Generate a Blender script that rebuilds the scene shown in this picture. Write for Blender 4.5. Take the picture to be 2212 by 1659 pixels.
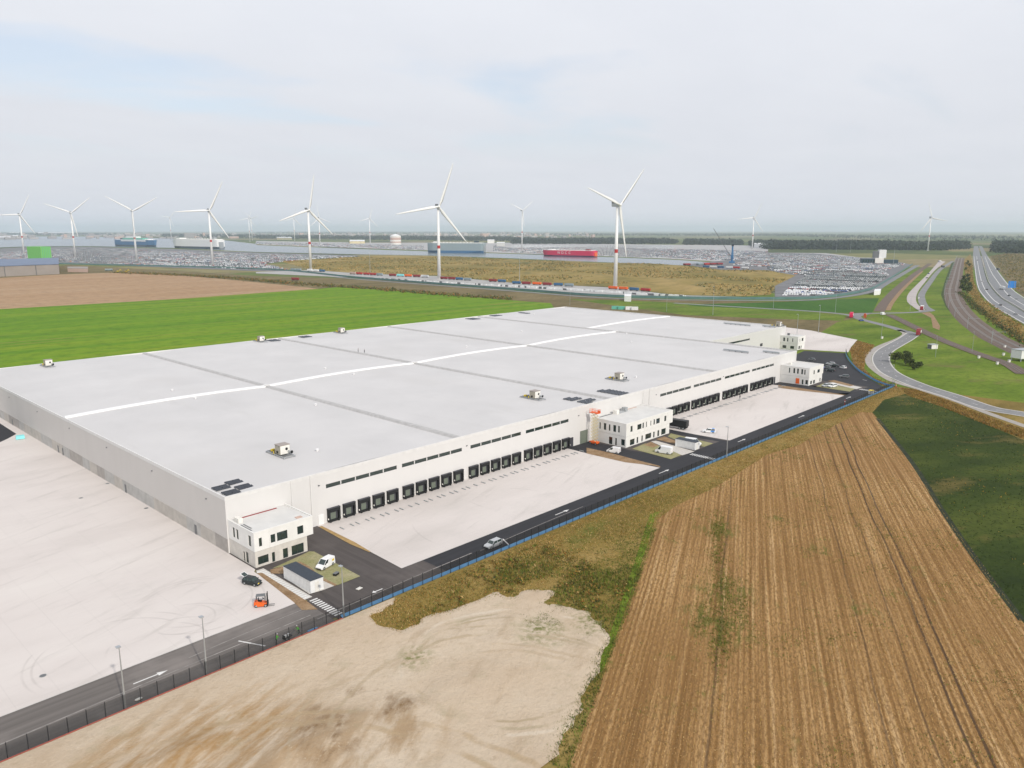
import bpy, bmesh, math, random
import numpy as np
from mathutils import Vector, Matrix
random.seed(7); RNG = np.random.default_rng(7)
S = bpy.context.scene
for o in list(bpy.data.objects): bpy.data.objects.remove(o)
COL = S.collection
R = math.radians

# ------------------------------------------------------------------ camera
cam_data = bpy.data.cameras.new('camera'); cam = bpy.data.objects.new('camera', cam_data); COL.objects.link(cam)
cam.location = (0, 0, 70.0)                                    # drone height in metres
cam.rotation_euler = (R(90 - 11.235), 0, R(43.7 - 90))         # 11 degrees down, looking between +X and +Y
cam_data.sensor_fit = 'HORIZONTAL'; cam_data.sensor_width = 36.0; cam_data.lens = 36.0 * 1674.0 / 2212.0
cam_data.clip_start = 0.5; cam_data.clip_end = 150000
S.camera = cam

# ------------------------------------------------------------------ sky, sun, exposure
SUN_EL, SUN_DIR = 36.0, (-0.22, -0.976)                        # where the sun stands (horizontal direction)
world = bpy.data.worlds.new('World'); S.world = world; world.use_nodes = True
wn, wl = world.node_tree.nodes, world.node_tree.links
wn.clear()
def W_(t, **k):
    n = wn.new(t)
    for a, v in k.items(): setattr(n, a, v)
    return n
sky = W_('ShaderNodeTexSky', sky_type='NISHITA', sun_disc=False, sun_elevation=R(SUN_EL), sun_rotation=math.atan2(SUN_DIR[0], SUN_DIR[1]), altitude=70, air_density=1.0, dust_density=2.0)
tc = W_('ShaderNodeTexCoord'); sep = W_('ShaderNodeSeparateXYZ'); wl.new(tc.outputs['Generated'], sep.inputs[0])
def wm(op, a, b=None, c=None, clamp=False):
    n = W_('ShaderNodeMath', operation=op, use_clamp=clamp)
    for i, v in enumerate((a, b, c)):
        if v is None: continue
        if isinstance(v, (int, float)): n.inputs[i].default_value = v
        else: wl.new(v, n.inputs[i])
    return n.outputs[0]
zz = wm('ADD', wm('MAXIMUM', sep.outputs[2], 0.0), 0.10)
comb = W_('ShaderNodeCombineXYZ'); wl.new(wm('DIVIDE', sep.outputs[0], zz), comb.inputs[0]); wl.new(wm('DIVIDE', sep.outputs[1], zz), comb.inputs[1])
mp = W_('ShaderNodeMapping'); wl.new(comb.outputs[0], mp.inputs[0]); mp.inputs['Rotation'].default_value = (0, 0, R(-46)); mp.inputs['Scale'].default_value = (0.75, 1.15, 1); mp.inputs['Location'].default_value = (3.1, 1.7, 0)
n1 = W_('ShaderNodeTexNoise'); wl.new(mp.outputs[0], n1.inputs['Vector']); n1.inputs['Scale'].default_value = 0.62; n1.inputs['Detail'].default_value = 7; n1.inputs['Roughness'].default_value = 0.52; n1.inputs['Distortion'].default_value = 0.4
n2 = W_('ShaderNodeTexNoise'); wl.new(mp.outputs[0], n2.inputs['Vector']); n2.inputs['Scale'].default_value = 1.7; n2.inputs['Detail'].default_value = 8; n2.inputs['Roughness'].default_value = 0.55
cover = W_('ShaderNodeMapRange', interpolation_type='SMOOTHSTEP'); wl.new(n1.outputs['Fac'], cover.inputs[0])
cover.inputs[1].default_value = 0.33; cover.inputs[2].default_value = 0.50; cover.inputs[3].default_value = 0.60; cover.inputs[4].default_value = 1.0
thick = W_('ShaderNodeMapRange', interpolation_type='SMOOTHSTEP'); wl.new(sep.outputs[2], thick.inputs[0])
thick.inputs[1].default_value = 0.06; thick.inputs[2].default_value = 0.22; thick.inputs[3].default_value = 1.0; thick.inputs[4].default_value = 0.0
cov = wm('MAXIMUM', cover.outputs[0], thick.outputs[0])
tone = W_('ShaderNodeValToRGB'); wl.new(n2.outputs['Fac'], tone.inputs[0])
tone.color_ramp.elements[0].position = 0.30; tone.color_ramp.elements[0].color = (0.785, 0.81, 0.872, 1)
tone.color_ramp.elements[1].position = 0.72; tone.color_ramp.elements[1].color = (0.82, 0.843, 0.90, 1)
low = W_('ShaderNodeMapRange', interpolation_type='SMOOTHSTEP'); wl.new(sep.outputs[2], low.inputs[0])       # the overcast is thicker and greyer towards the horizon all round
low.inputs[1].default_value = 0.0; low.inputs[2].default_value = 0.34; low.inputs[3].default_value = 0.88; low.inputs[4].default_value = 1.0
cl = W_('ShaderNodeVectorMath', operation='SCALE'); wl.new(tone.outputs[0], cl.inputs[0]); wl.new(low.outputs[0], cl.inputs['Scale'])
sk = W_('ShaderNodeVectorMath', operation='SCALE'); wl.new(sky.outputs[0], sk.inputs[0]); sk.inputs['Scale'].default_value = 0.15
veil = W_('ShaderNodeMix', data_type='RGBA'); wl.new(cov, veil.inputs[0]); wl.new(sk.outputs[0], veil.inputs[6]); wl.new(cl.outputs[0], veil.inputs[7])
bg = W_('ShaderNodeBackground'); wl.new(veil.outputs[2], bg.inputs[0]); bg.inputs[1].default_value = 1.0
wo = W_('ShaderNodeOutputWorld'); wl.new(bg.outputs[0], wo.inputs[0])

sun_data = bpy.data.lights.new('sun', 'SUN'); sun_data.energy = 2.8; sun_data.angle = R(1.5); sun_data.color = (1.0, 0.94, 0.85)
sun = bpy.data.objects.new('sun', sun_data); COL.objects.link(sun); sun.location = (-40, -120, 180)
sun.rotation_euler = Vector((SUN_DIR[0] * math.cos(R(SUN_EL)), SUN_DIR[1] * math.cos(R(SUN_EL)), math.sin(R(SUN_EL)))).to_track_quat('Z', 'Y').to_euler()

S.view_settings.view_transform = 'Standard'; S.view_settings.look = 'None'; S.view_settings.exposure = 0.06; S.view_settings.gamma = 1.0; S.view_settings.use_curve_mapping = False
S.render.engine = 'CYCLES'
S.cycles.use_denoising = True; S.cycles.max_bounces = 5; S.cycles.diffuse_bounces = 3; S.cycles.glossy_bounces = 2; S.cycles.transparent_max_bounces = 12; S.cycles.volume_bounces = 1
S.cycles.sample_clamp_indirect = 4.0

# ------------------------------------------------------------------ materials
class NT:
    """a Principled material with small helpers for procedural colour"""
    def __init__(s, name, rough=0.8, spec=0.3):
        s.m = bpy.data.materials.new(name); s.m.use_nodes = True; s.t = s.m.node_tree; s.N = s.t.nodes; s.L = s.t.links
        s.b = s.N['Principled BSDF']; s.b.inputs['Roughness'].default_value = rough; s.b.inputs['Specular IOR Level'].default_value = spec
        s.co = s.N.new('ShaderNodeTexCoord').outputs['Object']
    def put(s, sock, v):
        if hasattr(v, 'is_output'): s.L.new(v, sock)
        elif isinstance(v, tuple) and len(v) == 3 and sock.type == 'RGBA': sock.default_value = (*v, 1)
        else: sock.default_value = v
    def map(s, rot=0.0, sc=(1, 1, 1), loc=(0, 0, 0)):
        a = s.N.new('ShaderNodeMapping'); s.L.new(s.co, a.inputs[0]); a.inputs['Rotation'].default_value = (0, 0, rot); a.vector_type = 'POINT'
        b = s.N.new('ShaderNodeMapping'); s.L.new(a.outputs[0], b.inputs[0]); b.inputs['Scale'].default_value = sc; b.inputs['Location'].default_value = loc
        return b.outputs[0]
    def noise(s, scale, detail=4, rough=0.55, vec=None, dist=0.0, dim='3D'):
        n = s.N.new('ShaderNodeTexNoise'); n.noise_dimensions = dim
        s.L.new(vec if vec is not None else s.co, n.inputs['Vector'])
        n.inputs['Scale'].default_value = scale; n.inputs['Detail'].default_value = detail; n.inputs['Roughness'].default_value = rough; n.inputs['Distortion'].default_value = dist
        return n.outputs['Fac']
    def ramp(s, fac, *stops):
        n = s.N.new('ShaderNodeValToRGB'); s.L.new(fac, n.inputs[0]); e = n.color_ramp.elements
        while len(e) < len(stops): e.new(0.5)
        for i, (p, c) in enumerate(stops):
            e[i].position = p; e[i].color = (*c, 1) if isinstance(c, tuple) else (c, c, c, 1)
        return n.outputs[0]
    def math(s, op, a, b=0.0, clamp=False):
        n = s.N.new('ShaderNodeMath'); n.operation = op; n.use_clamp = clamp; s.put(n.inputs[0], a); s.put(n.inputs[1], b); return n.outputs[0]
    def step(s, v, a, b, lo=0.0, hi=1.0):
        n = s.N.new('ShaderNodeMapRange'); n.interpolation_type = 'SMOOTHSTEP'; s.put(n.inputs[0], v)
        for i, q in enumerate((a, b, lo, hi)): n.inputs[i + 1].default_value = q
        return n.outputs[0]
    def mix(s, fac, a, b, mode='MIX'):
        n = s.N.new('ShaderNodeMix'); n.data_type = 'RGBA'; n.blend_type = mode; s.put(n.inputs[0], fac); s.put(n.inputs[6], a); s.put(n.inputs[7], b); return n.outputs[2]
    def near(s, x, y, r0, r1, wob=0.0, ws=0.15):
        """1 inside r0 of a spot on the ground, 0 beyond r1, with a wobbling edge"""
        n = s.N.new('ShaderNodeVectorMath'); n.operation = 'DISTANCE'; s.L.new(s.co, n.inputs[0]); n.inputs[1].default_value = (x, y, 0)
        d = n.outputs['Value']
        if wob: d = s.math('ADD', d, s.math('MULTIPLY', s.math('SUBTRACT', s.noise(ws, 4), 0.5), wob))
        return s.step(d, r0, r1, 1.0, 0.0)
    def xyz(s, vec=None):
        n = s.N.new('ShaderNodeSeparateXYZ'); s.L.new(vec if vec is not None else s.co, n.inputs[0]); return n.outputs
    def bump(s, h, strength=0.3, dist=0.1):
        n = s.N.new('ShaderNodeBump'); s.put(n.inputs['Height'], h); n.inputs['Strength'].default_value = strength; n.inputs['Distance'].default_value = dist
        s.L.new(n.outputs[0], s.b.inputs['Normal'])
    def col(s, v): s.put(s.b.inputs['Base Color'], v); return s
    def out(s): return s.m
def flat(name, c, rough=0.6, spec=0.3, metal=0.0, var=0.06, vs=0.8):
    """plain paint with a little wear so that nothing is one flat value"""
    t = NT(name, rough, spec); t.b.inputs['Metallic'].default_value = metal
    lo = tuple(max(0, x * (1 - var)) for x in c); hi = tuple(min(1, x * (1 + var)) for x in c)
    t.col(t.ramp(t.noise(vs, 4), (0.3, lo), (0.7, hi))); return t.out()
M = {}
# --- buildings
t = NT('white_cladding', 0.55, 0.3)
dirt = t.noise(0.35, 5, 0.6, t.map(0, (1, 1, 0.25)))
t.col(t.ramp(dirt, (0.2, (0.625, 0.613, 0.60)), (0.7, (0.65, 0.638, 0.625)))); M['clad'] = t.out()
t = NT('shaded_white_cladding', 0.55, 0.3)  # white cladding with the side wall's shade put into its colour
t.col(t.ramp(t.noise(0.25, 5, 0.6, t.map(0, (1, 1, 0.25))), (0.2, (0.535, 0.512, 0.49)), (0.7, (0.57, 0.546, 0.522)))); M['cladshade'] = t.out()
t = NT('roof_membrane', 0.62, 0.3)
c = t.ramp(t.noise(0.05, 6, 0.6), (0.3, (0.525, 0.512, 0.507)), (0.7, (0.59, 0.574, 0.567)))
seam = t.math('FRACT', t.math('MULTIPLY', t.xyz()[1], 1 / 1.9)); sl = t.step(seam, 0.0, 0.05, 0.94, 1.0)
c = t.mix(1.0, c, sl, 'MULTIPLY'); c = t.mix(t.math('MULTIPLY', t.step(t.noise(0.018, 3, 0.5), 0.55, 0.75), 0.4), c, (0.50, 0.48, 0.465))
c = t.mix(t.math('MULTIPLY', t.step(t.noise(0.11, 7, 0.7, t.map(0, (1, 0.25, 1))), 0.54, 0.72), 0.30), c, (0.47, 0.455, 0.44))
t.col(c); M['roof'] = t.out()
M['ridge'] = flat('white_ridge_flashing', (0.76, 0.755, 0.75), 0.5)
M['parapet'] = flat('white_parapet_cap', (0.66, 0.65, 0.635), 0.5)
M['firewall'] = flat('grey_fire_wall_flashing', (0.43, 0.42, 0.41), 0.6, var=0.12)
M['plinth'] = [flat('concrete_plinth_%s' % n, c, 0.85, 0.2, var=0.12, vs=0.5) for n, c in (('warm', (0.47, 0.44, 0.40)), ('cool', (0.44, 0.43, 0.41)), ('dark', (0.37, 0.345, 0.32)))]
M['office_white'] = flat('white_concrete_facade', (0.74, 0.73, 0.70), 0.7, var=0.05, vs=0.4)
M['office_grey'] = flat('beige_concrete_facade', (0.58, 0.55, 0.50), 0.8, var=0.1, vs=0.6)
M['office_roof'] = flat('office_roof_membrane', (0.60, 0.59, 0.57), 0.7, var=0.06, vs=0.3)
t = NT('tinted_glass', 0.06, 0.6); t.col((0.02, 0.035, 0.03)); t.b.inputs['IOR'].default_value = 1.6; M['glass'] = t.out()
M['frame'] = flat('dark_window_frame', (0.05, 0.055, 0.055), 0.5)
M['black'] = flat('black_rubber', (0.016, 0.017, 0.018), 0.7)
M['blackm'] = flat('black_painted_metal', (0.02, 0.021, 0.022), 0.5)
M['dockgreen'] = flat('grey_green_dock_door', (0.155, 0.18, 0.145), 0.5)
M['dockgrey'] = flat('charcoal_dock_frame', (0.055, 0.055, 0.065), 0.6)
M['steel'] = flat('galvanised_steel', (0.42, 0.44, 0.45), 0.4, 0.5, 0.5)
M['steeldk'] = flat('dark_grey_steel', (0.14, 0.145, 0.15), 0.45)
M['white'] = flat('white_paint', (0.76, 0.76, 0.75), 0.4)
M['whitew'] = flat('warm_white_paint', (0.74, 0.72, 0.67), 0.5)
M['mark'] = flat('worn_road_paint', (0.66, 0.65, 0.63), 0.7, var=0.16, vs=2.2)
M['beige'] = flat('beige_sheet_metal', (0.36, 0.33, 0.26), 0.5)
M['orange'] = flat('orange_paint', (0.78, 0.13, 0.02), 0.4)
M['red'] = flat('red_paint', (0.42, 0.025, 0.025), 0.4)
M['darkred'] = flat('dark_red_paint', (0.26, 0.025, 0.03), 0.5)
M['crimson'] = flat('crimson_ship_paint', (0.60, 0.008, 0.075), 0.5)
M['purple'] = flat('dark_purple_hull', (0.10, 0.02, 0.07), 0.5)
M['yellow'] = flat('yellow_paint', (0.72, 0.52, 0.03), 0.45)
M['cream'] = flat('cream_lift_arms', (0.70, 0.60, 0.36), 0.5)
M['hivis'] = flat('green_hi_vis', (0.12, 0.62, 0.06), 0.6)
M['navy'] = flat('dark_navy_cloth', (0.02, 0.025, 0.04), 0.8)
M['skin'] = flat('skin', (0.45, 0.27, 0.19), 0.6)
M['hair'] = flat('brown_hair', (0.05, 0.03, 0.02), 0.7)
M['cyan'] = flat('pale_cyan_tarp', (0.25, 0.70, 0.72), 0.6)
M['solar'] = flat('dark_solar_cells', (0.018, 0.022, 0.032), 0.18, 0.5)
M['slate'] = flat('slate_grey_roof_felt', (0.045, 0.055, 0.07), 0.75, var=0.15, vs=2)
M['membrane'] = flat('blue_membrane', (0.13, 0.34, 0.60), 0.45, 0.4, var=0.12, vs=0.7)
M['blueboard'] = flat('blue_fence_board', (0.10, 0.30, 0.56), 0.5, var=0.1)
M['redboard'] = flat('red_marker_band', (0.42, 0.11, 0.085), 0.6, var=0.15, vs=0.5)
M['fencepost'] = flat('black_fence_post', (0.018, 0.02, 0.022), 0.5)
M['pinkbrick'] = flat('pale_pink_render', (0.50, 0.36, 0.30), 0.8)
M['craneblue'] = flat('harbour_crane_blue', (0.03, 0.14, 0.30), 0.5)
M['teal'] = flat('teal_fence_panel', (0.10, 0.19, 0.18), 0.6, var=0.15, vs=0.1)
M['greenbox'] = flat('bright_green_panel', (0.16, 0.48, 0.10), 0.6)
M['shipgrey'] = flat('grey_blue_hull', (0.26, 0.32, 0.34), 0.5)
M['shipblue'] = flat('blue_hull', (0.04, 0.13, 0.26), 0.5)
M['shipdk'] = flat('dark_boot_topping', (0.04, 0.07, 0.09), 0.6)
M['shipgreen'] = flat('green_ship_deck', (0.12, 0.42, 0.32), 0.6)
M['brownwall'] = flat('grey_brown_shed_wall', (0.30, 0.265, 0.24), 0.8, var=0.08, vs=0.05)
M['blueroof'] = flat('blue_grey_shed_roof', (0.11, 0.15, 0.24), 0.5, var=0.1, vs=0.05)
M['signblue'] = flat('blue_sign_face', (0.03, 0.22, 0.62), 0.5)
M['lampred'] = flat('red_lens', (0.5, 0.02, 0.02), 0.3)
M['lampwhite'] = flat('clear_lens', (0.75, 0.75, 0.72), 0.2)
# transparent wire mesh of the fence: nine tenths of it is air
t = NT('welded_wire_mesh', 0.5, 0.3); t.col((0.02, 0.022, 0.024))
tr = t.N.new('ShaderNodeBsdfTransparent'); ms = t.N.new('ShaderNodeMixShader'); ms.inputs[0].default_value = 0.42
t.L.new(tr.outputs[0], ms.inputs[1]); t.L.new(t.b.outputs[0], ms.inputs[2]); t.L.new(ms.outputs[0], t.N['Material Output'].inputs[0]); M['mesh'] = t.out()
# --- paved ground
t = NT('yard_concrete', 0.85, 0.2)
c = t.ramp(t.noise(0.045, 7, 0.62, t.map(R(8), (0.35, 1, 1))), (0.28, (0.52, 0.475, 0.445)), (0.5, (0.60, 0.55, 0.52)), (0.72, (0.64, 0.595, 0.56)))
c = t.mix(t.math('MULTIPLY', t.step(t.noise(0.30, 6, 0.7, t.map(R(-20), (0.12, 1, 1))), 0.52, 0.72), 0.5), c, (0.43, 0.395, 0.365))
c = t.mix(t.math('MULTIPLY', t.step(t.noise(0.09, 7, 0.7, t.map(R(3), (0.5, 1, 1), (5, 3, 0))), 0.54, 0.72), 0.35), c, (0.46, 0.43, 0.40))
for (jx, ax) in ((0, 0), (1, 1)):
    j = t.math('FRACT', t.math('MULTIPLY', t.xyz()[ax], 1 / 6.0)); c = t.mix(t.step(j, 0.0, 0.016, 0.42, 0.0), c, (0.38, 0.36, 0.34))
for (x, y, r) in ((52, 131, 9), (50, 129, 6.5), (40, 131, 12), (40.5, 131, 13.8), (58, 139, 10), (57, 140, 8), (58, 138, 11.8), (46, 128, 8), (53, 134, 5.5), (130, 128, 22), (150, 138, 18), (270, 128, 20)):     # tyre marks of turning lorries
    n = t.N.new('ShaderNodeVectorMath'); n.operation = 'DISTANCE'; t.L.new(t.co, n.inputs[0]); n.inputs[1].default_value = (x, y, 0.06)
    ring = t.math('ABSOLUTE', t.math('SUBTRACT', n.outputs['Value'], r)); ring = t.math('MULTIPLY', t.step(ring, 0.08, 0.30, 0.26, 0.0), t.step(t.noise(0.11, 3, 0.5, t.map(0, (1, 1, 1), (x, y, 3))), 0.46, 0.62))
    c = t.mix(ring, c, (0.33, 0.30, 0.28))
t.col(c); t.bump(t.noise(3.0, 5), 0.05, 0.02); M['concrete'] = t.out()
def asphalt(name, dk, lt, ang=0.0, streak=0.5):
    t = NT(name, 0.85, 0.25)
    st = t.noise(0.9, 5, 0.6, t.map(ang, (0.03, 1, 1)))
    c = t.ramp(st, (0.25, dk), (0.75, lt))
    c = t.mix(t.math('MULTIPLY', t.step(t.noise(0.06, 5, 0.6), 0.45, 0.7), streak), c, tuple(x * 1.6 for x in lt))
    t.col(c); t.bump(t.noise(8, 4), 0.12, 0.02); return t.out()
M['asphalt_old'] = asphalt('dusty_asphalt', (0.105, 0.094, 0.086), (0.175, 0.156, 0.144))
M['asphalt_new'] = asphalt('fresh_black_asphalt', (0.024, 0.024, 0.028), (0.036, 0.036, 0.04), 0.0, 0.25)
M['asphalt_mid'] = asphalt('brownish_asphalt', (0.058, 0.05, 0.047), (0.095, 0.082, 0.077), R(90))
M['road_grey'] = asphalt('grey_public_road', (0.17, 0.17, 0.175), (0.24, 0.238, 0.238), 0.0, 0.2)
M['road_far'] = asphalt('grey_motorway', (0.16, 0.163, 0.17), (0.22, 0.223, 0.23), 0.0, 0.2)
M['path'] = flat('pale_cycle_path', (0.34, 0.31, 0.28), 0.85, var=0.12, vs=0.3)
M['concroad'] = flat('concrete_lorry_lane', (0.42, 0.375, 0.36), 0.85, var=0.1, vs=0.1)
M['kerb'] = flat('concrete_kerb', (0.50, 0.48, 0.45), 0.8, var=0.1)
M['paving'] = flat('concrete_paving', (0.52, 0.49, 0.45), 0.8, var=0.1, vs=1.5)
M['lot'] = asphalt('car_lot_asphalt', (0.12, 0.12, 0.128), (0.17, 0.168, 0.173))
# --- soil and plants
t = NT('dry_sand', 0.95, 0.1)
base = t.ramp(t.noise(0.06, 8, 0.62), (0.30, (0.50, 0.39, 0.28)), (0.52, (0.555, 0.45, 0.335)), (0.75, (0.585, 0.49, 0.38)))
base = t.mix(t.math('MULTIPLY', t.step(t.noise(0.22, 7, 0.68, t.map(R(-24), (0.28, 1, 1))), 0.52, 0.72), 0.55), base, (0.37, 0.275, 0.18))
tan = t.math('MAXIMUM', t.near(42, 94, 5, 19, 18, 0.09), t.near(30, 101, 3, 11, 12, 0.12))
base = t.mix(t.math('MULTIPLY', tan, t.step(t.noise(0.5, 6, 0.65, t.map(R(-20), (0.25, 1, 1))), 0.34, 0.62)), base, (0.36, 0.225, 0.105))
dk = t.math('MAXIMUM', t.math('MAXIMUM', t.near(54, 89, 1.0, 5.5, 8, 0.25), t.near(61.5, 92.5, 0.3, 2.2, 3, 0.5)), t.math('MAXIMUM', t.near(51, 84, 1, 6, 8, 0.3), t.near(64, 84, 0.5, 5, 9, 0.3)))
base = t.mix(t.math('MULTIPLY', dk, t.step(t.noise(0.55, 6, 0.66, t.map(R(-30), (0.45, 1, 1))), 0.36, 0.62)), base, (0.20, 0.12, 0.055))
soil = t.math('MAXIMUM', t.near(48, 82, 6, 16, 10, 0.12), t.near(60, 80, 3, 11, 9, 0.15))
base = t.mix(t.math('MULTIPLY', soil, t.step(t.noise(0.35, 6, 0.6, t.map(R(-35), (0.3, 1, 1), (4, 9, 0))), 0.42, 0.64)), base, (0.38, 0.27, 0.165))
gr = t.math('MAXIMUM', t.near(95, 84, 1, 7, 8, 0.2), t.math('MAXIMUM', t.near(74, 93, 0.5, 4.5, 6, 0.3), t.near(104, 79, 1, 6, 6, 0.25)))
base = t.mix(t.math('MULTIPLY', gr, t.step(t.noise(0.8, 6, 0.7), 0.40, 0.62)), base, (0.19, 0.19, 0.07))
for (x, y, r, w, cc) in ((84, 80, 17.0, .25, (0.40, 0.33, 0.22)), (84, 80, 18.4, .3, (0.64, 0.55, 0.44)), (83, 81, 15.2, .22, (0.38, 0.30, 0.19)), (72, 70, 25, .3, (0.43, 0.34, 0.23)), (70, 72, 27.5, .25, (0.43, 0.34, 0.23)), (58, 60, 36, .3, (0.46, 0.36, 0.25)), (56, 62, 38.5, .3, (0.46, 0.36, 0.25)), (20, 60, 44, .4, (0.42, 0.31, 0.19)), (21, 58, 47, .4, (0.42, 0.31, 0.19))):    # wheel tracks of lorries turning on the sand
    n = t.N.new('ShaderNodeVectorMath'); n.operation = 'DISTANCE'; t.L.new(t.co, n.inputs[0]); n.inputs[1].default_value = (x, y, 0)
    ring = t.math('ABSOLUTE', t.math('SUBTRACT', t.math('ADD', n.outputs['Value'], t.math('MULTIPLY', t.math('SUBTRACT', t.noise(0.12, 3), 0.5), 2.5)), r)); ring = t.math('MULTIPLY', t.step(ring, w * .5, w * 2.2, 0.75, 0.0), t.step(t.noise(0.09, 4, 0.6, t.map(0, (1, 1, 1), (x, r, 3))), 0.44, 0.60))
    base = t.mix(ring, base, cc)
base = t.mix(t.math('MULTIPLY', t.step(t.noise(0.75, 7, 0.72), 0.50, 0.72), 0.55), base, (0.42, 0.325, 0.225))
base = t.mix(t.math('MULTIPLY', t.step(t.noise(2.6, 6, 0.75, t.map(R(-25), (0.6, 1, 1))), 0.52, 0.70), 0.40), base, (0.40, 0.31, 0.21))
base = t.mix(t.math('MULTIPLY', t.step(t.noise(1.9, 5, 0.7, t.map(0, (1, 1, 1), (9, 2, 0))), 0.60, 0.74), 0.5), base, (0.68, 0.58, 0.46))
base = t.mix(t.math('MULTIPLY', t.step(t.noise(0.16, 6, 0.66, t.map(0, (1, 1, 1), (3, 8, 0))), 0.55, 0.70), 0.35), base, (0.36, 0.31, 0.20))
t.col(base); t.bump(t.noise(1.1, 8, 0.75), 0.9, 0.35); M['sand'] = t.out()
ROW = R(26.8)
t = NT('harvested_stubble', 0.95, 0.1)
along = t.map(-ROW, (0.035, 1.0, 1)); v = t.xyz(t.map(-ROW))[1]
rows = t.noise(1.25, 2, 0.5, t.map(-ROW, (0.012, 1.0, 0)))
fine = t.noise(2.6, 5, 0.75, t.map(-ROW, (0.30, 1.0, 1)))
c = t.ramp(rows, (0.34, (0.20, 0.105, 0.036)), (0.45, (0.33, 0.188, 0.072)), (0.57, (0.45, 0.275, 0.118)), (0.70, (0.56, 0.375, 0.19)))
c = t.mix(t.math('MULTIPLY', t.step(fine, 0.42, 0.62), 0.75), c, (0.135, 0.078, 0.032))
c = t.mix(t.math('MULTIPLY', t.step(t.noise(5.5, 4, 0.75, t.map(-ROW, (0.5, 1, 1), (7, 1, 0))), 0.52, 0.68), 0.6), c, (0.09, 0.05, 0.02))
c = t.mix(t.math('MULTIPLY', t.step(t.noise(3.4, 4, 0.7), 0.56, 0.76), 0.7), c, (0.64, 0.43, 0.20))
c = t.mix(t.math('MULTIPLY', t.step(t.noise(0.022, 4, 0.5), 0.40, 0.62), 0.45), c, (0.23, 0.125, 0.045))
per = t.math('SINE', t.math('ADD', t.math('MULTIPLY', v, 2 * math.pi / 0.9), t.math('MULTIPLY', t.noise(0.25, 3), 5.0)))
c = t.mix(t.math('MULTIPLY', t.step(per, 0.05, 0.85), t.step(t.noise(0.5, 4, 0.6, t.map(-ROW, (0.15, 1, 1), (2, 5, 0))), 0.30, 0.60, 0.10, 0.55)), c, (0.17, 0.088, 0.03))
for v0, w0, k in ((-32.9, 0.20, 0.8), (-35.1, 0.20, 0.8), (-22.5, 0.16, 0.5), (-28.4, 0.15, 0.55), (1.6, 0.2, 0.5)):                       # wheel tracks
    d = t.math('ABSOLUTE', t.math('SUBTRACT', t.math('ADD', v, t.math('MULTIPLY', t.math('SUBTRACT', t.noise(0.02, 2), 0.5), 3.0)), v0))
    c = t.mix(t.step(d, w0 * 0.5, w0 * 1.6, k, 0.0), c, (0.055, 0.035, 0.025))
wspots = t.math('MAXIMUM', t.math('MAXIMUM', t.near(132, 68, 2, 9, 9, 0.2), t.near(118, 61, 2, 8, 9, 0.2)), t.math('MAXIMUM', t.near(160, 85, 2, 8, 9, 0.2), t.near(120, 66, 1, 6, 8, 0.25)))
weed = t.math('MULTIPLY', t.math('MAXIMUM', wspots, t.step(t.noise(0.10, 5, 0.6), 0.58, 0.70)), t.step(t.noise(0.9, 5, 0.7, t.map(-ROW, (0.25, 1, 1))), 0.44, 0.60))
c = t.mix(t.math('MULTIPLY', weed, 0.8), c, (0.095, 0.11, 0.022))
t.col(c); t.bump(t.math('ADD', rows, t.math('MULTIPLY', fine, 0.7)), 0.8, 0.18); M['stubble'] = t.out()
def grassmat(name, a, b, c3, big=0.03, fine=1.6, ang=0.0, st=(1, 1, 1), patch=None, bump=0.4):
    t = NT(name, 0.95, 0.12)
    c = t.ramp(t.noise(big, 6, 0.6, t.map(ang, st)), (0.3, a), (0.5, b), (0.72, c3))
    c = t.mix(t.math('MULTIPLY', t.step(t.noise(fine, 5, 0.7), 0.42, 0.7), 0.5), c, tuple(x * 0.55 for x in a))
    if patch: c = t.mix(t.math('MULTIPLY', t.step(t.noise(big * 1.7, 6, 0.65, t.map(ang, st, (31, 7, 0))), 0.54, 0.70), patch[1]), c, patch[0])
    t.col(c); t.bump(t.noise(fine * 0.6, 6, 0.7), bump, 0.3); return t.out()
M['verge'] = grassmat('dry_verge_grass', (0.13, 0.098, 0.022), (0.235, 0.165, 0.045), (0.34, 0.24, 0.09), 0.05, 1.2, 0, (0.4, 1, 1), ((0.11, 0.125, 0.025), 0.85))
M['field_right'] = grassmat('dark_clover_field', (0.020, 0.034, 0.006), (0.040, 0.060, 0.009), (0.090, 0.105, 0.018), 0.035, 0.9, R(27), (0.5, 1, 1), ((0.17, 0.125, 0.04), 0.6))
M['field_green'] = grassmat('young_green_crop', (0.075, 0.18, 0.004), (0.13, 0.24, 0.007), (0.20, 0.265, 0.014), 0.045, 0.12, R(3), (0.05, 1, 1), ((0.24, 0.20, 0.05), 0.75), 0.1)
M['field_brown'] = grassmat('bare_ploughed_soil', (0.33, 0.205, 0.115), (0.37, 0.24, 0.14), (0.41, 0.285, 0.18), 0.02, 0.1, 0, (0.1, 1, 1), None, 0.1)
M['meadow'] = grassmat('roadside_meadow', (0.065, 0.115, 0.009), (0.12, 0.18, 0.015), (0.19, 0.235, 0.034), 0.03, 0.3, R(20), (0.5, 1, 1), ((0.15, 0.125, 0.045), 0.8), 0.4)
M['lawn'] = grassmat('sparse_new_lawn', (0.24, 0.235, 0.10), (0.30, 0.285, 0.15), (0.36, 0.32, 0.2), 0.3, 2.5, 0, (1, 1, 1), ((0.36, 0.29, 0.17), 0.7), 0.3)
M['earth'] = grassmat('bare_brown_earth', (0.22, 0.135, 0.07), (0.30, 0.20, 0.115), (0.36, 0.26, 0.165), 0.4, 2.5, 0, (1, 1, 1), None, 0.5)
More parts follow.
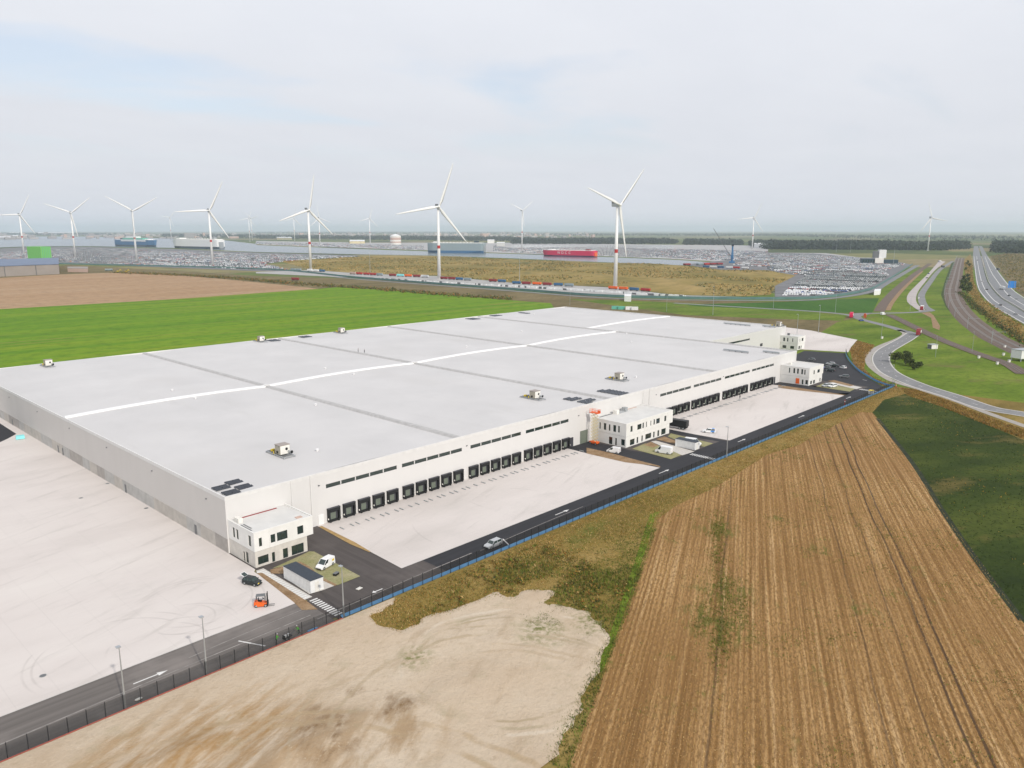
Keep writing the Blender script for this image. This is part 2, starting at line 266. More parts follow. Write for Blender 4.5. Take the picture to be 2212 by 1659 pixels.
M['dune'] = grassmat('dry_dune_grassland', (0.14, 0.115, 0.025), (0.26, 0.195, 0.055), (0.37, 0.26, 0.10), 0.008, 0.05, R(-35), (0.35, 1, 1), ((0.10, 0.105, 0.035), 0.8), 0.4)
M['scrub'] = grassmat('brown_rough_grass', (0.10, 0.085, 0.035), (0.17, 0.13, 0.06), (0.23, 0.18, 0.09), 0.03, 0.2, 0, (0.4, 1, 1), ((0.075, 0.085, 0.028), 0.6), 0.4)
M['ballast'] = flat('railway_ballast', (0.15, 0.115, 0.095), 0.95, 0.1, var=0.2, vs=0.6)
t = NT('countryside', 0.95, 0.1)                                                                                             # far land: a patchwork of fields and woods
vo = t.N.new('ShaderNodeTexVoronoi'); t.L.new(t.map(R(30), (1, 1.8, 1)), vo.inputs['Vector']); vo.inputs['Scale'].default_value = 1 / 520.0
rnd = t.xyz(vo.outputs['Color'])[0]
c = t.ramp(rnd, (0.0, (0.055, 0.075, 0.028)), (0.35, (0.10, 0.14, 0.035)), (0.6, (0.17, 0.18, 0.06)), (0.8, (0.27, 0.21, 0.12)), (1.0, (0.05, 0.07, 0.03)))
c = t.mix(t.math('MULTIPLY', t.step(t.noise(0.02, 6, 0.6), 0.45, 0.65), 0.5), c, (0.085, 0.095, 0.035)); t.col(c); M['land'] = t.out()
t = NT('harbour_water', 0.22, 0.5); t.col(t.ramp(t.noise(0.003, 4), (0.3, (0.085, 0.115, 0.14)), (0.7, (0.12, 0.15, 0.175)))); t.bump(t.noise(0.25, 4, 0.6, t.map(R(-40), (0.3, 1, 1))), 0.25, 0.4); M['water'] = t.out()
def leafm(name, c): return flat(name, c, 0.7, 0.2, var=0.25, vs=0.4)
GR = [leafm('straw_blade', (0.44, 0.295, 0.11)), leafm('ochre_blade', (0.30, 0.185, 0.038)), leafm('olive_blade', (0.165, 0.15, 0.03)), leafm('green_blade', (0.12, 0.17, 0.02)), leafm('dark_green_blade', (0.035, 0.055, 0.014)), leafm('rust_blade', (0.26, 0.12, 0.03)), leafm('pale_straw_blade', (0.58, 0.41, 0.19))]
LEAF = [leafm('leaf_dark', (0.035, 0.055, 0.014)), leafm('leaf_mid', (0.075, 0.10, 0.022)), leafm('leaf_light', (0.13, 0.155, 0.035))]
M['bark'] = flat('bark', (0.09, 0.07, 0.05), 0.9)
FOREST = [leafm('wood_dark', (0.016, 0.028, 0.016)), leafm('wood_mid', (0.030, 0.045, 0.022))]

# ------------------------------------------------------------------ mesh helpers
class MB:
    """collects faces and turns them into ONE mesh object"""
    def __init__(s): s.v = []; s.f = []; s.m = []
    def add(s, vs, fs, m=0):
        n = len(s.v); s.v += [tuple(p) for p in vs]
        for f in fs: s.f.append(tuple(i + n for i in f)); s.m.append(m)
        return s
    def box(s, x0, x1, y0, y1, z0, z1, m=0, tx=0.0, ty=0.0):
        """a box whose top may be narrower by tx, ty on each side"""
        v = [(x0, y0, z0), (x1, y0, z0), (x1, y1, z0), (x0, y1, z0), (x0 + tx, y0 + ty, z1), (x1 - tx, y0 + ty, z1), (x1 - tx, y1 - ty, z1), (x0 + tx, y1 - ty, z1)]
        return s.add(v, [(3, 2, 1, 0), (4, 5, 6, 7), (0, 1, 5, 4), (1, 2, 6, 5), (2, 3, 7, 6), (3, 0, 4, 7)], m)
    def tube(s, p, q, r0, r1=None, n=8, m=0, caps=True):
        r1 = r0 if r1 is None else r1
        p, q = Vector(p), Vector(q); d = (q - p).normalized(); a = d.orthogonal().normalized(); b = d.cross(a)
        vs = [p + (a * math.cos(2 * math.pi * i / n) + b * math.sin(2 * math.pi * i / n)) * r0 for i in range(n)]
        vs += [q + (a * math.cos(2 * math.pi * i / n) + b * math.sin(2 * math.pi * i / n)) * r1 for i in range(n)]
        fs = [(i, (i + 1) % n, n + (i + 1) % n, n + i) for i in range(n)]
        if caps: fs += [tuple(reversed(range(n))), tuple(range(n, 2 * n))]
        return s.add(vs, fs, m)
    def bar(s, p, q, w, h=None, m=0):
        """a square bar between two points"""
        h = w if h is None else h
        p, q = Vector(p), Vector(q); d = (q - p).normalized(); u = Vector((0, 0, 1)) if abs(d.z) < 0.95 else Vector((1, 0, 0))
        a = d.cross(u).normalized() * w / 2; b = a.cross(d).normalized() * h / 2
        vs = [p - a - b, p + a - b, p + a + b, p - a + b, q - a - b, q + a - b, q + a + b, q - a + b]
        return s.add(vs, [(3, 2, 1, 0), (4, 5, 6, 7), (0, 1, 5, 4), (1, 2, 6, 5), (2, 3, 7, 6), (3, 0, 4, 7)], m)
    def loft(s, rings, m=0, caps=True, closed=True):
        n = len(rings[0]); vs = [p for r in rings for p in r]; fs = []
        for k in range(len(rings) - 1):
            for i in range(n if closed else n - 1): fs.append((k * n + i, k * n + (i + 1) % n, (k + 1) * n + (i + 1) % n, (k + 1) * n + i))
        if caps: fs += [tuple(reversed(range(n))), tuple(range((len(rings) - 1) * n, len(rings) * n))]
        return s.add(vs, fs, m)
    def mesh(s, name, mats, smooth=False):
        me = bpy.data.meshes.new(name); me.from_pydata(s.v, [], s.f)
        for q in (mats if isinstance(mats, (list, tuple)) else [mats]): me.materials.append(q)
        me.polygons.foreach_set('material_index', s.m)
        if smooth: me.polygons.foreach_set('use_smooth', [True] * len(s.f))
        me.update(); return me
    def build(s, name, mats, parent=None, smooth=False, **k): return link(name, s.mesh(name, mats, smooth), parent, **k)
def link(name, me, parent=None, loc=(0, 0, 0), rz=0.0, label=None, cat=None, group=None, kind=None, sc=None):
    o = bpy.data.objects.new(name, me); COL.objects.link(o)
    if parent is not None: o.parent = parent
    o.location = loc; o.rotation_euler = (0, 0, rz)
    if sc: o.scale = (sc, sc, sc)
    if label: o['label'] = label
    if cat: o['category'] = cat
    if group: o['group'] = group
    if kind: o['kind'] = kind
    return o
def thing(name, label, cat, loc=(0, 0, 0), rz=0.0, group=None, sc=None): return link(name, None, None, loc, rz, label, cat, group, None, sc)
def copy_tree(o, parent=None):
    c = o.copy(); COL.objects.link(c); c.parent = parent
    for ch in KIDS(o): copy_tree(ch, c)
    return c
def KIDS(o): return list(o.children)
def again(o, loc, rz, label, group=None):
    c = copy_tree(o); c.location = loc; c.rotation_euler = (0, 0, rz); c['label'] = label
    if group: c['group'] = group
    return c
def soup(name, tri, mi, mats, parent=None, **k):
    """a mesh of loose triangles: tri is (n,3,3)"""
    tri = np.asarray(tri, np.float32); n = len(tri); me = bpy.data.meshes.new(name)
    me.vertices.add(n * 3); me.vertices.foreach_set('co', tri.reshape(-1)); me.loops.add(n * 3); me.loops.foreach_set('vertex_index', np.arange(n * 3, dtype=np.int32))
    me.polygons.add(n); me.polygons.foreach_set('loop_start', np.arange(0, n * 3, 3, dtype=np.int32))
    for q in mats: me.materials.append(q)
    me.polygons.foreach_set('material_index', np.asarray(mi, np.int32)); me.update(calc_edges=True); me.validate()
    return link(name, me, parent, **k)
def sheet(name, pts, z, mat, parent=None, **k):
    if 'kind' not in k and parent is None: k['kind'] = 'structure'
    a = sum(pts[i][0] * pts[(i + 1) % len(pts)][1] - pts[(i + 1) % len(pts)][0] * pts[i][1] for i in range(len(pts)))
    if a < 0: pts = pts[::-1]
    return MB().add([(x, y, z) for x, y in pts], [tuple(range(len(pts)))]).build(name, mat, parent, **k)
def smooth_line(pts, step=4.0):
    P = [Vector((p[0], p[1])) for p in pts]; P = [P[0] * 2 - P[1]] + P + [P[-1] * 2 - P[-2]]; out = []
    for i in range(1, len(P) - 2):
        n = max(1, int((P[i + 1] - P[i]).length / step))
        for k in range(n):
            t = k / n; a, b, c, d = P[i - 1], P[i], P[i + 1], P[i + 2]
            out.append(0.5 * (2 * b + (c - a) * t + (2 * a - 5 * b + 4 * c - d) * t * t + (3 * b - a - 3 * c + d) * t ** 3))
    return out + [P[-2]]
def offset(line, d):
    out = []
    for i, p in enumerate(line):
        t = (line[min(i + 1, len(line) - 1)] - line[max(i - 1, 0)]).normalized(); out.append(p + Vector((-t.y, t.x)) * d)
    return out
def band(mb, line, d0, d1, z0, z1=None, m=0):
    """a strip beside a line, between two offsets"""
    z1 = z0 if z1 is None else z1
    a, b = offset(line, d0), offset(line, d1); n = len(line)
    return mb.add([(p.x, p.y, z0) for p in a] + [(p.x, p.y, z1) for p in b], [(i, i + 1, n + i + 1, n + i) if d0 > d1 else (n + i, n + i + 1, i + 1, i) for i in range(n - 1)], m)
def ribbon(name, pts, w, z, mat, step=6.0, **k):
    k.setdefault('kind', 'structure'); return band(MB(), smooth_line(pts, step), -w / 2, w / 2, z).build(name, mat, **k)
def between(name, left, right, z, mat, **k):
    """a carriageway between its two edges"""
    k.setdefault('kind', 'structure'); n = 60
    def res(pts):
        l = smooth_line(pts, 5.0); return [l[int(round(i * (len(l) - 1) / n))] for i in range(n + 1)]
    a, b = res(left), res(right)
    return MB().add([(p.x, p.y, z) for p in a] + [(p.x, p.y, z) for p in b], [(i, n + 1 + i, n + 2 + i, i + 1) for i in range(n)]).build(name, mat, **k)
def inside(P, poly):
    P = np.asarray(P); x, y = P[:, 0], P[:, 1]; r = np.zeros(len(P), bool); n = len(poly)
    for i in range(n):
        (x0, y0), (x1, y1) = poly[i], poly[i - 1]
        with np.errstate(divide='ignore', invalid='ignore'): r ^= ((y0 > y) != (y1 > y)) & (x < (x1 - x0) * (y - y0) / (y1 - y0 + 1e-12) + x0)
    return r
def edge_dist(P, poly):
    d = np.full(len(P), 1e9)
    for i in range(len(poly)):
        a, b = np.array(poly[i - 1]), np.array(poly[i]); ab = b - a; t = np.clip(((P - a) @ ab) / max(ab @ ab, 1e-9), 0, 1); d = np.minimum(d, np.linalg.norm(P - (a + t[:, None] * ab), axis=1))
    return np.where(inside(P, poly), d, -d)
def scatter(poly, n):
    a = np.array(poly); lo, hi = a.min(0), a.max(0); out = np.zeros((0, 2))
    while len(out) < n:
        p = lo + RNG.random((n * 2, 2)) * (hi - lo); out = np.vstack([out, p[inside(p, poly)]])
    return out[:n]
def vnoise(P, s, seed=0):
    """smooth value noise on points"""
    g = np.random.default_rng(seed).random((64, 64)); q = np.asarray(P)[:, :2] / s; i = np.floor(q).astype(int); fr = q - i; fr = fr * fr * (3 - 2 * fr)
    G = lambda a, b: g[(i[:, 0] + a) % 64, (i[:, 1] + b) % 64]
    return (G(0, 0) * (1 - fr[:, 0]) + G(1, 0) * fr[:, 0]) * (1 - fr[:, 1]) + (G(0, 1) * (1 - fr[:, 0]) + G(1, 1) * fr[:, 0]) * fr[:, 1]
def blades(P, h, w, per, z=0.0, lean=0.5, spread=0.25):
    """grass tufts: per blades for each spot"""
    n = len(P); P = np.repeat(np.asarray(P), per, 0); h = np.repeat(h, per) * (0.6 + 0.6 * RNG.random(n * per)); a = RNG.random(n * per) * 2 * np.pi
    c = P + (RNG.random((n * per, 2)) - 0.5) * 2 * spread * np.repeat(np.ones(n), per)[:, None]
    d = np.stack([np.cos(a), np.sin(a)], 1); t = (RNG.random(n * per) * 2 * np.pi); l = h * lean * RNG.random(n * per)
    tri = np.zeros((n * per, 3, 3)); ww = (w * (0.6 + 0.8 * RNG.random(n * per)))[:, None]
    tri[:, 0, :2] = c - d * ww; tri[:, 1, :2] = c + d * ww; tri[:, :2, 2] = z; tri[:, 2, :2] = c + np.stack([np.cos(t), np.sin(t)], 1) * l[:, None]; tri[:, 2, 2] = z + h
    return tri
def clumps(C, rad, per, leaf, flat_=0.75):
    """leaf triangles through the volume of ellipsoid crowns; C is (n,3)"""
    n = len(C); k = n * per; d = RNG.normal(size=(k, 3)); d /= np.linalg.norm(d, axis=1)[:, None]; r = np.cbrt(RNG.random(k)) ** 0.6
    c = np.repeat(C, per, 0) + d * r[:, None] * np.repeat(rad, per, 0) * np.array([1, 1, flat_])
    tri = c[:, None, :] + RNG.normal(size=(k, 3, 3)) * leaf
    return tri
def wall_open(mb, ax, c, a0, a1, z0, z1, ops, depth=0.25, m=0, out=-1):
    """a wall in the plane ax = c with recessed openings (a0, a1, z0, z1)"""
    A = sorted({a0, a1, *[q for o in ops for q in o[:2]]}); Z = sorted({z0, z1, *[q for o in ops for q in o[2:]]})
    P = (lambda a, z, d=0.0: (a, c - out * d, z)) if ax == 'y' else (lambda a, z, d=0.0: (c - out * d, a, z))
    for i in range(len(A) - 1):
        for k in range(len(Z) - 1):
            ma, mz = (A[i] + A[i + 1]) / 2, (Z[k] + Z[k + 1]) / 2
            if any(o[0] < ma < o[1] and o[2] < mz < o[3] for o in ops): continue
            q = [P(A[i], Z[k]), P(A[i + 1], Z[k]), P(A[i + 1], Z[k + 1]), P(A[i], Z[k + 1])]
            mb.add(q if ax == 'y' else q[::-1], [(0, 1, 2, 3)], m)
    for o in ops:
        for (p, q) in (((o[0], o[2]), (o[1], o[2])), ((o[1], o[2]), (o[1], o[3])), ((o[1], o[3]), (o[0], o[3])), ((o[0], o[3]), (o[0], o[2]))):
            mb.add([P(*p), P(*q), P(*q, depth), P(*p, depth)], [(0, 1, 2, 3)], m)
    return mb
def window(parent, ax, c, o, depth=0.2, out=-1, name='window', bars=0):
    """glass set back in its opening, with a frame as sub-part"""
    a0, a1, z0, z1 = o; g = MB(); P = (lambda a, z, d: (a, c - out * d, z)) if ax == 'y' else (lambda a, z, d: (c - out * d, a, z))
    q = [P(a0, z0, depth), P(a1, z0, depth), P(a1, z1, depth), P(a0, z1, depth)]; g.add(q if ax == 'y' else q[::-1], [(0, 1, 2, 3)])
    w = g.build(name, M['glass'], parent)
    fb = MB(); e = 0.07
    def b(x0, x1, y0, y1):
        if ax == 'y': fb.box(x0, x1, min(c - out * (depth - .07), c - out * (depth - .005)), max(c - out * (depth - .07), c - out * (depth - .005)), y0, y1)
        else: fb.box(min(c - out * (depth - .07), c - out * (depth - .005)), max(c - out * (depth - .07), c - out * (depth - .005)), x0, x1, y0, y1)
    b(a0, a1, z0, z0 + e); b(a0, a1, z1 - e, z1); b(a0, a0 + e, z0 + e, z1 - e); b(a1 - e, a1, z0 + e, z1 - e)
    for i in range(bars): x = a0 + (a1 - a0) * (i + 1) / (bars + 1); b(x - .03, x + .03, z0 + e, z1 - e)
    fb.build('frame', M['frame'], w); return w

# ================================================================== THE SETTING
G_Z = 0.0
sheet('ground', [(-40000, -40000), (40000, -40000), (40000, 40000), (-40000, 40000)], -0.06, M['land'])
# rough grass between the site and the port, and the roadside meadows
sheet('meadow', [(360, -60), (420, -300), (1500, -500), (1800, 200), (1500, 480), (900, 300), (780, 480), (620, 700), (480, 420), (300, 385), (366, 120)], -0.03, M['meadow'])
sheet('rough_grass', [(60, 376), (330, 1422), (536, 1773), (606, 1133), (679, 931), (661.5, 632.2), (668.5, 486.8), (734.6, 349.5), (855.1, 291.6), (687.9, 233.4), (607.8, 231.5), (470, 200), (470, 376)], -0.01, M['scrub'])
sheet('meadow_strip', [(622.2, 514.9), (648.8, 458.0), (669.4, 390.8), (673.9, 320.2), (683.9, 251.2), (618.8, 231.2), (593.4, 281.4), (570.2, 343.3), (595.9, 433.7)], 0.02, M['meadow'])
sheet('green_plot', [(728.6, 346.6), (843.6, 293.4), (852.8, 283.8), (697.7, 236.8), (670.1, 265.7), (663.9, 315.4), (643.7, 375.6), (651.2, 392.6), (685.0, 374.5)], 0.04, grassmat('green_beet_plot', (0.035, 0.10, 0.012), (0.05, 0.125, 0.016), (0.065, 0.14, 0.022), 0.03, 0.3, R(-40), (0.2, 1, 1), None, 0.2))
sheet('brown_field', [(-300, 950), (186.0, 816.2), (326.3, 806.0), (521.8, 822.0), (530, 1012), (530, 1213), (507, 1384), (403, 1392), (313, 1353), (-600, 1500)], 0.03, M['field_brown'])
sheet('green_field', [(-300, 370), (60, 379), (455, 379), (573.5, 495.6), (568.3, 561.5), (574.0, 698.5), (551.5, 828.9), (521.8, 822.0), (326.3, 806.0), (186.0, 816.2), (-300, 950)], 0.05, M['field_green'])
sheet('verge', [(-40, 113.1), (372, 113.1), (372, 60), (330, 20), (-40, -20)], -0.02, M['verge'])
STUB = [(67.6, 55.7), (92.5, 67.7), (107.1, 74.6), (122.5, 82.2), (141.2, 91.4), (155.7, 99.1), (167.4, 101.1), (187.7, 101.1), (228.1, 105.3), (245.5, 102.7), (260.6, 104.0), (285.0, 104.7), (308.5, 105.7), (310.6, 102.0), (298.8, 95.4), (249.2, 68.7), (211.4, 50.4), (157.7, 22.3), (120, -20), (60, -20), (60, 40)]
sheet('stubble_field', STUB, 0.03, M['stubble'])
FIELDR = [(310.6, 102.0), (298.8, 95.4), (249.2, 68.7), (211.4, 50.4), (157.7, 22.3), (120, -20), (200, -150), (480, -150), (303.9, 50.0), (314.2, 59.5), (329.2, 74.3), (349.0, 92.1), (356.6, 104.4), (338.0, 106.9)]
sheet('clover_field', FIELDR, 0.01, M['field_right'])
ditch = [Vector(p) for p in ((302.3, 97.0), (250.5, 69.1), (211.6, 50.2), (183.6, 36.0), (158.7, 22.5))]
band(MB(), smooth_line([(p.x, p.y) for p in ditch], 3), -.9, .5, 0.036).build('ditch', flat('dark_ditch', (0.022, 0.028, 0.012), 0.95, var=0.4, vs=0.5), kind='structure')
sheet('water', [(685, 3550), (1057, 3929), (1234, 3744), (1337, 3146), (1273, 2369), (1362, 1920), (1435, 1691), (1431, 1367), (1399, 1085), (1380, 890), (1391, 803), (1540, 847), (1623, 999), (1667, 1217), (1696, 1620), (1709, 2014), (1738, 2448), (1868, 3471), (2025, 3762), (2686, 5515), (3062, 9258), (2450, 10355), (2089, 10734)], 0.10, M['water'])
sheet('car_lot', [(674, 3316), (1020, 3792), (1175, 3564), (1270, 2990), (1240, 2308), (1300, 1832), (1023, 1680), (824, 1512), (718, 1218), (676, 1262), (555, 1835), (459, 2271)], 0.14, M['lot'])
sheet('far_quay', [(2563, 4760), (2661, 3636), (3207, 3064), (3185, 2548), (3420, 1645), (2362, 1134), (2426, 976), (2048, 721), (1611, 772), (1596, 878), (1668, 1027), (1718, 1255), (1747, 1669), (1787, 2106), (1827, 2574), (1975, 3670)], 0.16, flat('pale_quay_paving', (0.36, 0.35, 0.345), 0.85, var=0.2, vs=0.02))
DUNE = [(929, 1625), (1030, 1651), (1328, 1789), (1390, 1639), (1385, 1324), (1359, 1054), (1411, 939), (1367, 828), (1270, 698), (1310, 627), (1189, 523), (948.2, 443.2), (816.2, 386.2), (774.7, 396.7), (742.9, 462.9), (792.0, 577.2), (764.9, 731.0), (806, 924), (754, 1049), (765, 1227)]
sheet('dune_grassland', DUNE, 0.22, M['dune'])
LOT = [(791.1, 369.0), (832.9, 331.6), (953.0, 332.3), (1125.9, 370.6), (1734, 520), (1843, 574), (2081, 747), (2365, 987), (2362, 1134), (1742, 928), (1410, 859), (1278, 702), (1317, 631), (1189, 523), (948.2, 443.2)]
sheet('port_lot', LOT, 0.18, M['lot'])
sheet('container_yard', [(661, 1234), (760, 1220), (754, 1049), (796, 912), (761.5, 727.8), (784.0, 571.3), (738.9, 460.4), (779.2, 371.0), (690.1, 502.6), (677.2, 647.2), (684, 966), (639, 1194)], 0.20, flat('trailer_park_paving', (0.36, 0.35, 0.34), 0.9, var=0.15, vs=0.05))

# --- the site: yards and roads
YARD_Z, ROAD_Z = 0.06, 0.04
yard_w = sheet('concrete_yard', [(-80, 124.6), (71.2, 124.6), (72.0, 143.2), (72.75, 144.2), (72.75, 400), (-300, 400), (-300, 124.6)], YARD_Z, M['concrete'])
sheet('loading_yard', [(94.3, 122.4), (192.0, 122.2), (190.6, 133), (189.0, 143), (189.0, 155.95), (95.2, 155.95), (95.2, 140)], YARD_Z, M['concrete'])
sheet('loading_yard', [(234.6, 122.2), (335.0, 122.2), (336.8, 140), (336.8, 155.95), (233.4, 155.95), (233.4, 135)], YARD_Z, M['concrete'])
sheet('back_yard', [(453, 203), (449.1, 196.7), (459.2, 167.2), (484.0, 174.5), (516.0, 182.8), (542.3, 224.5), (548.4, 248.0), (453, 300)], YARD_Z, M['concrete'])
road = sheet('road', [(-80, 113.25), (72.0, 113.25), (72.0, 124.58), (-80, 124.58)], ROAD_Z, M['asphalt_old'])
road2 = sheet('road', [(72.0, 114.5), (100, 114.5), (100, 122.38), (94.28, 122.38), (94.28, 141), (95.18, 155.9), (87.4, 155.9), (86.6, 141), (92.6, 124.0), (86, 123.9), (75.0, 123.9), (72.0, 123.9)], ROAD_Z, M['asphalt_mid'])
road3 = sheet('road', [(100, 114.5), (352, 114.5), (367, 116), (366, 121), (343, 122.2), (337, 127), (336.85, 139), (336.85, 155.9), (343.5, 155.9), (345.5, 140.6), (345, 134), (352, 122.16), (233.3, 122.16), (233.38, 155.9), (229.2, 155.9), (229.2, 139), (231, 124), (205, 124), (201.5, 139), (201.5, 155.9), (189.1, 155.9), (189.1, 143), (192.0, 130), (192.1, 122.16), (100, 122.16)], ROAD_Z, M['asphalt_new'])
sheet('car_park', [(362, 121), (367, 116), (372, 116.5), (367.3, 117.2), (387.6, 132.1), (410.0, 145.9), (434.1, 158.5), (454.2, 167.2), (446.9, 188.1), (362.5, 176), (362.5, 136)], ROAD_Z + 0.004, M['asphalt_new'])
sheet('dark_apron', [(70.2, 330), (70.0, 306.7), (66, 301.5), (62.7, 297.9), (55, 291), (40, 282), (20, 300), (20, 330)], YARD_Z + 0.006, M['asphalt_new'])
sheet('site_asphalt', [(72.8, 113.6), (366, 113.6), (366, 156.0), (72.8, 156.0)], 0.022, M['asphalt_mid'])
# worn paint, crossings and arrows lie 4 mm above the road they belong to
def stripes(parent, x0, x1, y0, y1, n, z, duty=0.52):
    p = (y1 - y0) / n
    me = MB().box(x0, x1, 0, p * duty, 0, 0.004).mesh('crossing_stripe', M['mark'])
    for i in range(n): link('crossing_stripe', me, parent, (0, y0 + i * p, z + 0.001))
walk = sheet('footpath', [(71.6, 124.6), (74.2, 124.6), (74.2, 143.4), (72.4, 143.4)], 0.065, M['paving'])
stripes(road2, 72.9, 74.6, 114.9, 124.0, 11, ROAD_Z); stripes(walk, 72.15, 73.95, 124.9, 143.0, 20, 0.065, 0.62)
stripes(road3, 210.3, 212.3, 114.9, 123.4, 11, ROAD_Z)
stripes(road3, 352.5, 354.8, 115.2, 122.6, 10, ROAD_Z)
def arrow(parent, x, y, rz, L=5.4):
    b = MB(); b.add([(-L / 2, -.13, 0), (L * .2, -.13, 0), (L * .2, .13, 0), (-L / 2, .13, 0)], [(0, 1, 2, 3)]); b.add([(L * .2, -.55, 0), (L / 2, 0, 0), (L * .2, .55, 0)], [(0, 1, 2)])
    return b.build('road_arrow', M['mark'], parent, loc=(x, y, ROAD_Z + 0.005), rz=rz)
for p, x, y in ((road, *(41.3, 119.4)), (road3, *(143.1, 117.4)), (road3, *(189.8, 116.8)), (road3, *(237.5, 116.7)), (road3, *(285.0, 116.4)), (road3, *(332.1, 116.4))): arrow(p, x, 119.2, 0)
arrow(road2, 84.5, 117.6, R(180), 2.5)
MB().box(-1.2, 1.2, -.15, .15, 0, .004).build('road_arrow', M['mark'], road3, loc=(*(377.4, 128.7), ROAD_Z + 0.008), rz=R(70))
wear = MB()
for (x0, x1, y, w, a) in ((20, 70, 117.9, .22, 0), (70, 110, 116.8, .3, .0), (48, 72, 120.9, .16, .01), (112, 150, 117.4, .16, 0)): band(wear, smooth_line([(x0, y - .5), ((x0 + x1) / 2, y + .25), (x1, y + .6)], 2), -w / 2, w / 2, ROAD_Z + 0.004)
wear.build('worn_line', flat('dusty_wear_line', (0.26, 0.24, 0.225), 0.9, var=0.3, vs=0.8), road)
for a, b in (((58.7, 114.6), (56.3, 119.5)), ((118.9, 114.6), (120.4, 118.0))): band(MB(), smooth_line([a, b], 1), -.14, .14, ROAD_Z + .005).build('road_joint', M['mark'], road)
# kerbs
kerb = MB()
for ln in ([(94.35, 122.35), (192.0, 122.15)], [(234.6, 122.15), (335.0, 122.15)], [(-80, 124.59), (68.8, 124.59)]): band(kerb, smooth_line(ln, 20), -.10, .10, YARD_Z + .02)
kerb.build('kerb', M['kerb'], kind='structure')
# planted islands in front of the offices
sheet('lawn', [(75.4, 141.9), (85.6, 144.0), (86.3, 143.2), (86.0, 125.4), (80.3, 125.3), (80.1, 130.5), (81.1, 139.8)], 0.10, M['lawn'])
sheet('bare_earth', [(74.7, 141.6), (81.3, 140.8), (81.4, 137.3), (80.2, 131.0), (80.5, 125.6), (79.8, 125.3), (79.5, 129.6), (79.8, 137.6), (76.5, 137.0), (73.9, 139.8)], 0.112, M['earth'])
sheet('bare_earth', [(72.0, 142.2), (72.9, 141.5), (72.5, 124.0), (72.1, 119.4), (69.9, 121.3), (70.5, 125.1), (71.2, 132.9)], 0.075, M['earth'])
sheet('paved_pad', [(75.6, 137.9), (79.8, 137.6), (79.5, 129.6), (80.1, 125.5), (76.9, 125.5), (74.4, 126.0), (74.8, 134.6)], 0.104, M['paving'])
sheet('lawn', [(203.2, 140.0), (211.6, 140.6), (212.9, 137.2), (208.7, 124.6), (201.8, 124.5)], 0.10, M['lawn'])
sheet('bare_earth', [(209.6, 139.9), (214.5, 140.4), (212.6, 136.1), (209.0, 135.8)], 0.108, M['earth'])
sheet('lawn', [(224.4, 140.0), (228.7, 141.5), (228.1, 136.2), (227.3, 124.2), (221.4, 124.2), (222.0, 134.6)], 0.10, M['lawn'])
sheet('bare_earth', [(218.6, 141.0), (223.6, 140.8), (221.0, 134.2), (217.8, 133.4)], 0.108, M['earth'])
sheet('footpath', [(214.9, 140.6), (216.9, 139.9), (214.5, 123.6), (207.9, 124.2)], 0.104, M['paving'])
sheet('lawn', [(346.3, 139.2), (355.5, 139.4), (353.2, 124.1), (344.9, 123.5), (345.4, 132.2)], 0.10, M['lawn'])
sheet('footpath', [(357.9, 138.6), (362.4, 137.2), (358.6, 123.1), (352.4, 123.4)], 0.105, M['paving'])
sheet('bare_earth', [(362.6, 140.4), (367.2, 139.1), (360.8, 127.3), (357.0, 128.0)], 0.11, M['earth'])
sheet('earth_bank', [(95.1, 155.0), (94.2, 141), (94.5, 134), (94.9, 134), (95.6, 141), (95.9, 155.0)], 0.12, flat('ochre_earth', (0.36, 0.24, 0.10), 0.95, var=0.2, vs=1))
sheet('earth_bank', [(194.0, 151.6), (194.5, 142.6), (193.8, 131.7), (193.5, 123.3), (192.5, 122.1), (192.3, 125.0), (189.3, 132.8), (188.7, 147.4)], 0.09, M['earth'])
sheet('earth_bank', [(337.7, 153.1), (337.5, 142.1), (336.8, 121.7), (335.1, 123.5), (331.8, 141.8), (331.3, 150.1)], 0.09, M['earth'])

# --- roads, cycle path, railway and motorway to the right
_a, _b = Vector((351.0, 71.4)), Vector((348.2, 58.5)); _x = _b + (_b - _a) * 2.0
MAINROAD = [(_x.x, _x.y), (348.2, 58.5), (351.0, 71.4), (365.9, 87.8), (381.5, 106.2), (402.6, 124.1), (423.8, 135.6), (450.1, 145.9), (478.1, 153.1), (509.6, 157.5), (541.9, 161.4), (576.8, 166.9)]
ml = smooth_line(MAINROAD, 3)
mr = band(MB(), ml, -4.2, 4.2, 0.06).build('main_road', M['road_grey'], kind='structure')
eb = MB(); band(eb, ml, -4.6, -3.9, 0.066); band(eb, ml, 3.9, 4.6, 0.066); eb.build('edge_strip', M['kerb'], mr)
for i in range(2, len(ml) - 3, 4): band(MB(), ml[i:i + 2], -.08, .08, 0.066).build('centre_dash', M['mark'], mr)
_a, _b = Vector((340.8, 69.1)), Vector((327.0, 54.4)); _x = _b + (_b - _a) * 2.0
ribbon('cycle_path', [(_x.x, _x.y), (327.0, 54.4), (340.8, 69.1), (358.2, 85.8), (375.3, 106.8), (385.9, 119.8), (416.0, 138.7), (445.2, 151.1), (472.9, 158.5), (500.1, 162.5), (538.3, 165.2), (569.4, 170.3), (589.7, 180.9)], 3.4, 0.05, M['path'])
ribbon('roundabout_road', [(574.9, 166.2), (585.7, 175.7), (584.0, 175.2), (605.7, 193.2), (624.8, 211.4), (640.7, 225.9), (662.4, 240.3), (672.3, 260.6), (673.5, 287.6), (668.8, 317.8), (661.3, 373.6), (658.1, 409.7)], 7.0, 0.05, M['road_grey'])
ribbon('roundabout_road', [(659.7, 239.3), (678.4, 243.4), (689.1, 237.6), (709.5, 221.7), (729.8, 210.2), (753.6, 206.7)], 7.0, 0.055, M['road_grey'])
